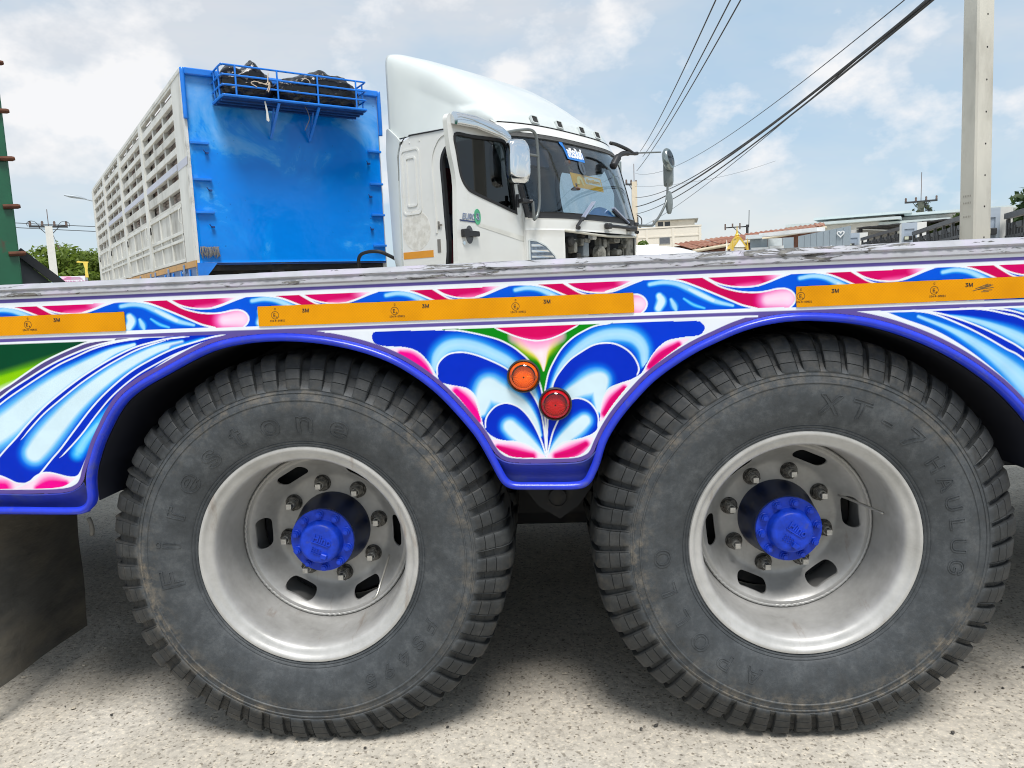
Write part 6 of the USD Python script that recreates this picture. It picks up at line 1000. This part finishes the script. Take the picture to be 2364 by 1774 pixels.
# overhead lines: real spans from pole to pole
def span(name, label, a, b, sag, r, group=None, cat_='cable', n=40):
    t = np.linspace(0, 1, n)[:, None]; p = np.asarray(a) * (1 - t) + np.asarray(b) * t; p[:, 2] -= sag * 4 * (t * (1 - t))[:, 0]
    obj(name, tube(p, r, 5), WIRE, smooth=True, label=label, cat=cat_, group=group)
def ray_at(u, v, dist):
    d = CF + (u - PW / 2) / FOC * CR - (v - PH / 2) / FOC * CU; return EYE + d * dist / math.hypot(d[0], d[1])
E1 = [ray_at(1478, 350, 38), ray_at(1484, 362, 38), ray_at(1470, 395, 38)]; 
for (a, b, lab) in ((E1[0], (2.9, 9.9, 5.95), 'leftmost of the three upper overhead wires above the cab'), (E1[1], (3.15, 9.9, 5.95), 'middle one of the three upper overhead wires above the cab'), (E1[2], (3.33, 9.9, 5.95), 'rightmost of the three upper overhead wires above the cab')):
    a, b = np.array(a), np.array(b); e = b + (b - a) * .12; span('overhead_wire', lab, a, e, .25, .013, 'overhead wires from the beige pole')
A0 = ray_at(1468, 478, 38.0); B0 = ray_at(2150, -22, 9.0)
for k, (da, db, sg, r, lab) in enumerate((((0, 0, 0), (0, 0, 0), .42, .021, 'thickest telecom cable of the bundle sagging towards the beige pole'), ((0, 0, -.35), (0, 0, -.03), .42, .014, 'thin cable hanging just below the thick telecom cable'), ((0, 0, .45), (.02, 0, .04), .55, .013, 'thin cable riding on top of the thick telecom cable'), ((.4, 0, -.9), (0, 0, .0), .26, .007, 'lowest thin cable of the bundle near the beige pole'), ((0, 0, 1.6), (-.28, 0, .02), .62, .006, 'thin single wire running above the telecom bundle'))):
    a, b = A0 + da, B0 + db; e = b + (b - a) * .05; span('telecom_cable', lab, a, e, sg, r, 'telecom cables in one bundle')
for k, (z0, z1, lab) in enumerate(((5.06, 4.60, 'upper wire passing the left power pole'), (4.90, 4.32, 'lower wire passing the left power pole'))):
    span('power_line', lab, (-30, 27.4, z0 + .55), (-12.5, 37.6, z1 + .1), .12, .016, 'power lines across the left gap')
span('service_wire', 'faint thin wire crossing the sky behind the left cab mirror', ray_at(1466, 432, 38), ray_at(1790, 372, 44), .3, .006)

# street lamp left
Lm = thing('street_lamp', 'street lamp with a curved arm rising behind the slatted semitrailer', 'street lamp', (-14.6, 24.3, 0)); stl = M('lamp_steel', hexc('9aa2a8'), .5, metal=.4)
obj('pole', tube([(0, 0, 0), (0, 0, 4.6)], [.07, .04], 8), stl, Lm); obj('arm', tube(catmull([(0, 0, 4.55), (-.5, -.25, 4.78), (-1.15, -.62, 4.98)], 6), .022, 6), stl, Lm, smooth=True)
obj('lantern', tube([(-1.05, -.58, 4.96), (-1.22, -.68, 5.01), (-1.45, -.80, 5.05), (-1.62, -.89, 5.08)], [.02, .05, .055, .015], 8), stl, Lm, smooth=True)
# sign board and yellow post on the left
SB = thing('sign_board', 'white and pink printed sign board in front of the left trees', 'sign', (-14.52, 19.74, 0), at_deg(.71, .46)); obj('board', box(0, .87, -.03, 0, 1.5, 2.20), M('board_pale', hexc('e2e6ec'), .5, var=.06, vs=3, dirt=hexc('f0b9d4'), ds=1.4, dlo=.5, dhi=.56), SB)
obj('board_band', box(0, .23, -.034, -.0302, 1.5, 2.20), M('band_cyan', hexc('7fcfe6'), .5), SB); obj('board_leg', cat(box(.1, .15, 0, .05, 0, 1.6)), stl, SB); obj('board_leg', cat(box(.7, .75, 0, .05, 0, 1.6)), stl, SB)
obj('board_emblem', cat(toY(lathe([(.05, 0), (.075, 0), (.075, .004), (.05, .004)], 20, closed=True)).apply_translation([.14, -.040, 2.03])), M('emblem_blue', hexc('2f6fb4'), .5), SB)
obj('board_print', frame_mesh(text('NORUBOH', .09, .003, bold=True).apply_translation([0, 0, 0]).apply_scale([.9, 1, 1]), (.36, -.031, 1.97), (1, 0, 0), (0, 0, 1)), M('print_magenta', hexc('b84a92'), .5), SB)
for k in range(3): obj('board_line', box(.28 + .05 * k, .80 - .03 * k, -.034, -.0302, 2.10 + .03 * k, 2.113 + .03 * k), MATS['print_magenta'], SB)
YP = thing('gable_finial', 'small yellow carved T-shaped post top above the left sign board', 'ornament', (-15.87, 23.63, 0), 30); yl = M('ornament_yellow', hexc('e0c65a'), .45, var=.1, vs=20)
obj('post', cat(prism_xz(Polygon([(-.045, 2.30), (.06, 2.30), (.045, 2.52), (.075, 2.80), (-.07, 2.80), (-.03, 2.6)]), -.04, .04)), yl, YP); obj('beak', prism_xz(Polygon([(.09, 2.79), (.10, 2.84), (-.05, 2.845), (-.22, 2.87), (-.27, 2.83), (-.24, 2.81), (-.10, 2.80)]), -.03, .03), yl, YP); obj('stand', box(-.03, .03, -.03, .03, 0, 2.3), stl, YP)

# trees
def tree(name, label, loc, h, rad, seed, leaf=.16, n=5200, tone=(.060, .105, .022), group=None, low=.25, blobs=16, cat_='tree', trunk=.16):
    r = np.random.default_rng(seed); T = thing(name, label, cat_, loc, 0, group); bark = MATS.get('bark') or M('bark', hexc('6a5a48'), .9, var=.3, vs=6)
    obj('trunk', tube(catmull([(0, 0, 0), (.05 * rad, .03, h * .25), (-.04 * rad, .05, h * .5), (.05 * rad, 0, h * .75)], 5), np.linspace(trunk, trunk * .3, 16), 7), bark, T, smooth=True)
    C = []
    for k in range(blobs):
        a = r.uniform(0, 2 * PI); q = r.uniform(0, 1) ** .5; z = h * (low + (1 - low) * r.uniform(.12, .92)); w = rad * (1 - .55 * max(0, (z / h - .6) / .4)); C.append((q * w * .75 * math.cos(a), q * w * .75 * math.sin(a), z, rad * r.uniform(.25, .48)))
    for k in range(0, blobs, 2): obj('limb', tube([(0, 0, h * .45), (C[k][0] * .5, C[k][1] * .5, (h * .45 + C[k][2]) * .52), C[k][:3]], [trunk * .4, trunk * .25, trunk * .1], 5), bark, T)
    V, F = [], []; C = np.array(C); idx = r.integers(0, blobs, n); d = r.normal(0, 1, (n, 3)); d /= np.linalg.norm(d, axis=1, keepdims=True); rr = r.uniform(.45, 1.0, n) ** .6 * r.uniform(.8, 1.15, n)
    c = C[idx, :3] + d * (C[idx, 3] * rr)[:, None] * [1, 1, .8]; c[:, 2] = np.maximum(c[:, 2], .2)
    nn = d * .8 + [0, 0, .6] + r.normal(0, .55, (n, 3)); nn /= np.linalg.norm(nn, axis=1, keepdims=True); a = np.cross(nn, r.normal(0, 1, (n, 3))); a /= np.linalg.norm(a, axis=1, keepdims=True); b = np.cross(nn, a); s = leaf * r.uniform(.6, 1.3, (n, 1))
    v = np.stack([c - a * s, c + b * s * .45, c + a * s, c - b * s * .45], 1).reshape(-1, 3); k = np.arange(n)[:, None] * 4; f = np.vstack([k + [0, 1, 2], k + [0, 2, 3]])
    nm = f'leaf_{name}_{seed}'; tone = np.array(tone)
    MATS[nm] = usdkit.material(stage, '/World/Looks/' + nm, {'g': ('geometry', {}), 'n': ('noise_texture', {'scale': 3.5, 'detail': 4.0, 'roughness': .7}), 'r': ('rgb_ramp', {'ramp': [(.3, tuple(tone * .7)), (.5, tuple(tone)), (.7, tuple(tone * [1.7, 1.5, 1.3]))]}), 'd': ('principled_bsdf', {'roughness': .5, 'specular_ior_level': .3}), 't': ('translucent_bsdf', {}), 'm': ('mix_closure', {'fac': .5})},
        [('g.position', 'n.vector'), ('n.fac', 'r.fac'), ('r.color', 'd.base_color'), ('r.color', 't.color'), ('d.BSDF', 'm.closure1'), ('t.BSDF', 'm.closure2')], surface='m.closure')
    obj('crown', tm(v, f), MATS[nm], T)
tree('broadleaf_tree', 'light green bushy tree nearest the green truck body', (-25.6, 33.0, 0), 4.1, 2.3, 1, tone=(.14, .21, .03))
tree('broadleaf_tree', 'light green tree directly behind the white concrete power pole', (-24.3, 35.2, 0), 4.45, 2.4, 2, tone=(.15, .22, .035))
tree('broadleaf_tree', 'yellow-green tree between the power pole and the yellow ornament', (-23.9, 38.2, 0), 4.35, 2.5, 3, tone=(.14, .20, .035))
tree('broadleaf_tree', 'dark loose-crowned tree rising highest beside the slatted semitrailer', (-27.6, 47.5, 0), 5.55, 2.4, 4, tone=(.06, .095, .045), leaf=.2, n=2600)
tree('broadleaf_tree', 'bright green tree half hidden by the far end of the slatted semitrailer', (-21.0, 37.0, 0), 4.1, 2.2, 5, tone=(.13, .21, .03))
tree('low_shrub', 'dark green shrub mass low beside the strut of the green truck body', (-19.4, 26.0, 0), 2.25, 1.8, 6, tone=(.08, .16, .03), low=.05, n=4200, cat_='shrub', trunk=.08)
tree('young_tree', 'small leafy bush between the cab and the white building', (2.42, 16.0, 0), 2.66, .38, 7, leaf=.075, n=900, tone=(.13, .20, .05), cat_='bush', low=.3, blobs=9, trunk=.04)
tree('roadside_tree', 'round green tree showing above the fence left of the concrete pole', (13.8, 24.6, 0), 3.25, 1.0, 8, tone=(.07, .11, .03), n=2400, leaf=.12)
tree('roadside_tree', 'green tree at the right edge above the dark fence', (10.55, 14.9, 0), 2.95, .7, 9, tone=(.05, .09, .03), n=2600, leaf=.10, trunk=.08)
tree('roadside_tree', 'thin-twigged tree behind the right gate pillar', (8.9, 14.4, 0), 2.55, .55, 10, tone=(.10, .10, .09), n=160, leaf=.05, trunk=.05)
tree('roadside_tree', 'small dark tree top beside the concrete pole, above the fence', (14.6, 24.2, 0), 3.45, .7, 12, tone=(.045, .075, .03), n=1500, leaf=.12)

# green truck body at the left edge
G = thing('green_truck_body', 'dark green steel truck body with rusty hinge lugs at the left edge', 'truck body', (-3.20, 2.65, 0), 40); gm = M('green_paint', hexc('17593c'), .35, var=.18, vs=5, dirt=hexc('4d3a2c'), ds=5.5, dlo=.62, dhi=.72, coat=.2); rust = M('rust', hexc('5b3623'), .85, var=.35, vs=30, bump=.4)
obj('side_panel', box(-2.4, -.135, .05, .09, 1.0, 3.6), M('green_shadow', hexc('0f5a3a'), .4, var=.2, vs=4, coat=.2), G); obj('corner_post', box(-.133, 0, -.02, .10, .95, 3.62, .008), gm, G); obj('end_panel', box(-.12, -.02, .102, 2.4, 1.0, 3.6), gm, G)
for z in (1.55, 1.83, 2.11, 2.385, 2.66): obj('hinge_lug', tube(catmull([(-.05, -.03, z - .005), (.0, -.032, z), (.03, -.03, z + .004)], 3), [.014] * 5 + [.016, .012], 8) if False else tube([(-.055, -.035, z - .004), (.02, -.035, z), (.034, -.035, z + .002)], [.014, .015, .010], 8), rust, G, smooth=40)
obj('chassis_beam', box(-2.4, .0, .2, .9, .55, .94), MATS['chassis'], G); obj('strut', cat(bar((.01, .2, 1.58), (.30, .2, 1.30), .05, .05), bar((.01, .2, 1.28), (.30, .2, 1.28), .05, .04)), MATS['black_plastic_trim'], G); obj('strut_plate', prism_xz([(.0, 1.26), (.27, 1.28), (.0, 1.56)], .22, .23), M('plate_grey', (.10, .10, .11), .6), G)
for x in (-1.9, -.7): obj('wheel', lathe([(.0, .02), (.28, .05), (.30, .0), (.50, .0), (.53, .06), (.53, .30), (.3, .34), (.0, .34)], 32, 'y').apply_translation([x, .3, .53]), MATS['tyre_rubber_left'], G, smooth=40)

# white van behind the cab
Vn = thing('white_van', 'white van with ribbed roof showing just right of the cab front', 'van', (2.95, 11.75, 0), 0); vw = M('van_white', hexc('f0f0ee'), .25, var=.02, coat=.4); vs_ = np.array([-4.6, -4.5, -4.2, -3.0, -1.6, -1.0, -.72, -.45, -.2, .05, .3, .55, .9, 1.15, 1.2]); hz = np.array([1.2, 1.75, 1.92, 1.965, 1.965, 1.955, 1.93, 1.89, 1.82, 1.72, 1.55, 1.38, 1.18, .95, .6])
rows = []
for x, z in zip(vs_, hz):
    ph = np.linspace(0, PI, 33); e = .3; y = np.sign(np.cos(ph)) * np.abs(np.cos(ph)) ** e; zz = .35 + (z - .35) * np.sin(ph) ** e; rows.append(np.stack([np.full(33, x), .92 * y * (1 - .10 * np.clip((zz - 1.1) / .9, 0, 1)) + .95, zz], -1))
obj('body', grid(np.array(rows)), vw, Vn, smooth=40)
for k in range(5): obj('roof_rib', tube([(-3.9, .40 + k * .27, 1.955), (-.85, .40 + k * .27, 1.945)], .014, 6), vw, Vn)
obj('windscreen', prism_yz([(.35, 1.30), (1.55, 1.30), (1.45, 1.70), (.45, 1.70)], .335, .345).apply_transform(trimesh.transformations.rotation_matrix(-.75, [0, 1, 0], [.34, 0, 1.3])), glass_pane('van_glass', (.2, .23, .25)), Vn); obj('rear_window', box(-3.9, -1.0, -.005, .03, 1.2, 1.65), MATS['van_glass'], Vn)
for x in (-3.6, .5):
    for y in (.03, 1.67): obj('wheel', lathe([(.0, .02), (.17, .03), (.18, .0), (.30, .0), (.33, .04), (.33, .18), (.0, .2)], 28, 'y').apply_translation([x, y, .33]), MATS['tyre_rubber_left'], Vn, smooth=40)

# pale two-storey building in the distance
Bd = thing('flat_building', 'pale concrete block building with a small rooftop room, right of the cab', 'building', (9.05, 42.2, 0), at_deg(2.98, -.51) + 180); cr = M('cream_wall', hexc('ddd6c8'), .85, var=.05, vs=.5, dirt=hexc('bdb4a2'), ds=.5, dlo=.5, dhi=.8, squash=(1, 1, .3))
obj('wall', box(0, 5.5, -5, 0, 0, 4.52), cr, Bd); obj('parapet_band', box(-.02, 5.5, .0, .03, 4.02, 4.10), cr, Bd); obj('parapet', box(-.02, 5.5, -.2, .03, 4.54, 4.62), cr, Bd)
for x in (.0, 1.5, 3.0): obj('pilaster', box(x, x + .14, .001, .04, 0, 4.5), cr, Bd)
obj('roof_room', box(.35, 2.6, -3, -.5, 4.6, 4.98), cr, Bd); obj('room_roof', box(.15, 2.75, -3.2, -.3, 4.985, 5.03), M('roof_grey', hexc('8f8f8a'), .8), Bd)
for x in (1.75, 2.15): obj('room_window', box(x, x + .3, -.502, -.495, 4.68, 4.93), M('window_dark', (.05, .055, .06), .3), Bd)
wf = obj('window', box(1.75, 2.37, .0, .03, 3.62, 4.02), M('frame_grey', hexc('9a9a94'), .6), Bd); obj('pane', box(1.78, 2.34, .031, .036, 3.65, 3.99), M('louvre_grey', hexc('62656a'), .4, var=.15), wf)

# rusty shed
Sh = thing('rusty_shed', 'low shed with a rusty corrugated iron roof right of the van', 'shed', (0, 0, 0)); rr_ = M('rusty_iron', hexc('8f5a43'), .75, var=.22, vs=1.2, dirt=hexc('a98d78'), ds=1.0, dlo=.5, dhi=.7, squash=(.5, 1, 1)); rw = M('rusty_wall', hexc('7b5546'), .85, var=.4, vs=3, dirt=hexc('4a332b'), ds=2.5)
A_, B_, C_, D_ = np.array([4.55, 21.7, 2.30]), np.array([9.15, 23.3, 2.94]), np.array([10.3, 26.6, 3.28]), np.array([4.7, 25.7, 2.70])
nb = 15
for k in range(nb):
    t0, t1 = k / nb, (k + 1) / nb; s = np.linspace(t0, t1, 13); w = .018 * np.sin(np.linspace(0, 4 * PI, 13)) + rng.normal(0, .010); lo = A_ + (B_ - A_) * s[:, None]; hi = D_ + (C_ - D_) * s[:, None]
    obj('roof_sheet', shell(np.stack([lo + np.stack([0 * w, 0 * w - rng.uniform(0, .08), w], 1), hi + np.stack([0 * w, 0 * w, w], 1)], 1), (0, 0, -.01)), rr_, Sh)
obj('eave_pipe', tube([A_ + [0, -.08, -.08], B_ + [0, -.08, -.07]], .05, 8), M('pipe_cream', hexc('bfb49c'), .7, var=.2, vs=3), Sh); obj('wall', shell(np.stack([np.stack([A_ * [1, 1, 0] + [.3, .3, 0], A_ + [.3, .3, -.12]], 0), np.stack([B_ * [1, 1, 0] + [0, .3, 0], B_ + [0, .3, -.12]], 0)], 0), (0, .05, 0)), rw, Sh)
for k in range(9): p = A_ + (B_ - A_) * (.12 + .05 * k) + [0, .22, -.15]; obj('wall_board', box(p[0] - .09, p[0] + .10, p[1] - .02, p[1] + .03, .1, p[2] - .02), rw, Sh)
obj('far_wall', shell(np.stack([np.stack([D_ * [1, 1, 0], D_ - [0, 0, .1]], 0), np.stack([C_ * [1, 1, 0], C_ - [0, 0, .1]], 0)], 0), (0, .05, 0)), rw, Sh)

# grey shop front with a sign wall
Kf = thing('shop_front', 'grey and white shop front with a leaning sign wall bearing a white heart', 'shop', (0, 0, 0)); gp = M('shop_grey', hexc('9aa6ae'), .6, var=.05, vs=1.0); gp2 = M('shop_grey_pale', hexc('c9d0d2'), .6, var=.04)
def wallq(name, p0, p1, z0, z1, mat, th=.12, par=Kf): a, b = np.array([*p0, 0.]), np.array([*p1, 0.]); m = bar(a + [0, 0, (z0 + z1) / 2], b + [0, 0, (z0 + z1) / 2], th, z1 - z0); return obj(name, m, mat, par)
wallq('facade_wall', (5.22, 17.62), (5.62, 17.50), 0, 2.27, gp); wallq('facade_wall', (5.63, 17.50), (5.95, 17.40), 0, 2.27, gp2); wallq('facade_wall', (5.96, 17.39), (6.2, 17.3), 0, 2.27, gp); wallq('fascia', (5.47, 17.38), (6.42, 16.05), 2.312, 2.40, M('fascia_white', hexc('eceeee'), .5), .30); wallq('parapet', (5.08, 17.52), (5.46, 17.42), 2.275, 2.37, gp2, .5)
nb = 8; p0, p1 = np.array([5.96, 16.25]), np.array([6.76, 15.40])
for k in range(nb):
    t0, t1 = k / nb, (k + 1) / nb; a, b = p0 + (p1 - p0) * (t0 + .004), p0 + (p1 - p0) * (t1 - .004); za, zb = 2.23 + .13 * t0, 2.23 + .13 * t1
    v = np.array([[*a, 0], [*b, 0], [*b, zb], [*a, za]]); v[2, :2] += (p1 - p0) * .05 * t1; v[3, :2] += (p1 - p0) * .05 * t0; nrm = np.array([-.73, -.68, 0]) * -.06
    obj('sign_panel', tm(np.vstack([v, v + nrm]), [[0, 1, 2], [0, 2, 3], [4, 6, 5], [4, 7, 6], [0, 4, 5], [0, 5, 1], [3, 2, 6], [3, 6, 7], [1, 5, 6], [1, 6, 2], [0, 3, 7], [0, 7, 4]]), gp, Kf)
t = np.linspace(0, 2 * PI, 40); hr = Polygon(np.stack([.0055 * 16 * np.sin(t) ** 3, .0055 * (13 * np.cos(t) - 5 * np.cos(2 * t) - 2 * np.cos(3 * t) - np.cos(4 * t))], 1)); e1 = (p1 - p0) / np.linalg.norm(p1 - p0); obj('heart', frame_mesh(prism(hr.difference(hr.buffer(-.022)).union(hr.buffer(-.05)), .015), (*(p0 + (p1 - p0) * .88 + np.array([-.73, -.68]) * .012), 2.20), (e1[0], e1[1], 0), (0, 0, 1)), MATS['fascia_white'], Kf)
for k in (.62, .70): obj('globe_lamp', moved(trimesh.creation.icosphere(2, .025), (*(p0 + (p1 - p0) * k + np.array([-.73, -.68]) * .03), 1.93)), MATS['fascia_white'], Kf, smooth=True)
obj('sill', bar((5.2, 17.45, 2.035), (5.60, 17.34, 2.035), .1, .05), MATS['fascia_white'], Kf); obj('sill', bar((5.62, 17.33, 2.04), (5.94, 17.24, 2.04), .1, .07), MATS['fascia_white'], Kf)

# modern house with stacked flat roofs
Hs = thing('modern_house', 'modern white house with stacked thin flat roofs behind the shop front', 'house', (12.0, 35.0, 0), -27); rfm = M('roof_edge', hexc('c8d3d3'), .5, var=.04); hw_ = WHITE_WALL
obj('wall', box(.4, 4.0, .2, 5, 0, 3.72), hw_, Hs); obj('wall', box(4.05, 8.4, 1.2, 6, 0, 3.9), hw_, Hs); obj('upper_wall', box(1.4, 4.2, .8, 5, 3.86, 4.0), M('wall_shade', hexc('b9b6ae'), .7), Hs)
obj('flat_roof', box(-.35, 4.5, -.5, 5.5, 3.73, 3.85), rfm, Hs); obj('flat_roof', box(.8, 4.9, .2, 5.5, 4.01, 4.12), rfm, Hs); obj('flat_roof', box(4.6, 9.6, .6, 6.5, 3.92, 4.03), rfm, Hs); obj('flat_roof', box(3.6, 6.4, -.2, 4, 3.55, 3.66), rfm, Hs); obj('flat_roof', box(9.7, 12.5, 1.6, 6, 3.62, 3.72), rfm, Hs); obj('wall', box(9.8, 12.3, 2, 5.5, 0, 3.6), hw_, Hs)
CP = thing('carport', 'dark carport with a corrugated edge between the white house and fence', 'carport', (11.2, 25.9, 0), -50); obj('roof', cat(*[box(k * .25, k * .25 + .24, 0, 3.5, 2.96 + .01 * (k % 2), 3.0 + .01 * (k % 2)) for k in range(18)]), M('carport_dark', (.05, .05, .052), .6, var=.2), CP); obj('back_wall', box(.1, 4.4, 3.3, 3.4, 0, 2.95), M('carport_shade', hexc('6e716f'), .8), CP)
obj('side_wall', box(-.9, -.02, .05, 3.0, 0, 2.93), hw_, CP)
for x in (.05, 4.3): obj('post', box(x, x + .1, .05, .15, 0, 2.95), IRON, CP)

# gate pillars and the iron fence
def pillar(label, p, d, h, w=.36, big=True):
    P = thing('gate_pillar', label, 'gate pillar', (*p, 0), d); obj('shaft', cat(box(0, w, 0, w, 0, h - .001), ), WHITE_WALL, P); obj('face_frame', prism_xz(Polygon([(.0, 0), (w * .62, 0), (w * .62, h), (.0, h)]).difference(Polygon([(.05, .5), (w * .62 - .05, .5), (w * .62 - .05, h - .12), (.05, h - .12)])), -.02, -.001), GREYB, P); obj('face_panel', box(.05, w * .62 - .05, -.004, -.001, .5, h - .12), M('face_panel_grey', hexc('9fabb9'), .7) if 'face_panel_grey' not in MATS else MATS['face_panel_grey'], P)
    lampz = h - .30; l = group_part('wall_lamp', P); obj('lamp_case', box(.04, .19, -.09, -.021, lampz - .045, lampz + .04, .008), IRON, l); obj('lamp_glass', box(.05, .12, -.094, -.0902, lampz - .03, lampz + .03), M('lamp_pale', hexc('c9cdb9'), .4) if 'lamp_pale' not in MATS else MATS['lamp_pale'], l)
pillar('blue-grey and white gate pillar right of the tall concrete pole', (5.69, 8.36), -27, 2.03); pillar('blue-grey and white gate pillar left of the tall concrete pole', (7.14, 13.66), -20, 2.25, .44); pillar('farthest small gate pillar beside the grey sign wall', (7.86, 18.25), -20, 2.36, .5)
def fence(label, a, b, h, n, low=.25):
    a, b = np.array([*a, 0.]), np.array([*b, 0.]); F = thing('iron_fence', label, 'fence', (0, 0, 0)); d = (b - a) / np.linalg.norm(b - a)
    obj('top_rail', bar(a + [0, 0, h - .035], b + [0, 0, h - .035], .07, .07), IRON, F); obj('mid_rail', bar(a + [0, 0, h - .30], b + [0, 0, h - .30], .04, .04), IRON, F); obj('bottom_rail', bar(a + [0, 0, low], b + [0, 0, low], .05, .05), IRON, F)
    for k in range(n):
        p = a + (b - a) * (k + .5) / n; big = k % 6 == 0; w = .06 if big else .035; m = box(-w / 2, w / 2, -.02, .02, low, (h - .075 if big else h - .17 + .05 * math.sin(k * 1.05)), .004); m.apply_transform(trimesh.transformations.rotation_matrix(math.atan2(d[1], d[0]), [0, 0, 1])); obj('fence_post' if big else 'fence_bar', moved(m, p), IRON, F)
        if k % 3 == 1: q = box(-.11, .11, -.012, .012, h - .20, h - .13); q.apply_transform(trimesh.transformations.rotation_matrix(math.atan2(d[1], d[0]), [0, 0, 1])); obj('fence_plate', moved(q, p), IRON, F)
fence('long dark iron fence between the concrete pole and the left gate pillar', (7.28, 13.45), (5.92, 8.72), 2.06, 46); fence('dark iron fence at the right edge beyond the gate pillar', (5.93, 8.18), (5.05, 5.2), 1.94, 26); fence('far dark iron fence behind the carport front', (8.15, 18.0), (7.34, 14.0), 2.22, 36)

# spirit house
SH = thing('spirit_house', 'small white and gold spirit house with a slim spire behind the rail', 'shrine', (3.66, 12.72, 0), 12); gold = M('gold_paint', hexc('dcb84a'), .3, metal=.3, var=.15, vs=30); swh = M('shrine_white', hexc('e9e5dc'), .5, var=.04)
obj('pedestal', lathe([(.16, 0), (.16, .05), (.06, .12), (.06, 1.45), (.16, 1.55), (.20, 1.60), (.20, 1.66), (0, 1.66)], 16), swh, SH); obj('body', box(-.10, .10, -.09, .09, 1.665, 1.86), swh, SH)
obj('roof', cat(prism_xz([(-.165, 1.84), (-.13, 1.85), (0, 2.02), (.13, 1.85), (.165, 1.84), (.02, 2.05), (-.02, 2.05)], -.12, .12)), gold, SH); obj('roof', prism_xz([(-.12, 1.87), (0, 2.015), (.12, 1.87)], -.115, .115), swh, SH); obj('spire', lathe([(.05, 2.03), (.06, 2.06), (.035, 2.08), (.045, 2.10), (.022, 2.13), (.010, 2.20), (.004, 2.27), (0, 2.28)], 16), gold, SH, smooth=30)
for x in (-.15, .15):
    for y in (-.12, .12): obj('corner_spire', lathe([(.045, 1.70), (.05, 1.74), (.03, 1.80), (.02, 1.86), (.004, 2.02), (0, 2.03)], 10), gold if y < 0 else swh, SH, smooth=30) if False else obj('corner_spire', moved(lathe([(.040, 1.665), (.045, 1.72), (.028, 1.79), (.018, 1.86), (.004, 2.02), (0, 2.03)], 10), (x, y, 0)), gold if y < 0 else swh, SH, smooth=30)
# the far edge of the yard: a low wall and a tree line that closes the horizon
wl_ = thing('boundary_wall', 'long low grey boundary wall far behind the vehicles', 'wall', (0, 0, 0)); obj('wall', bar((-70, 60, .7), (60, 66, .7), .2, 1.4), M('far_wall', hexc('a7a49b'), .9, var=.1, vs=.4), wl_)
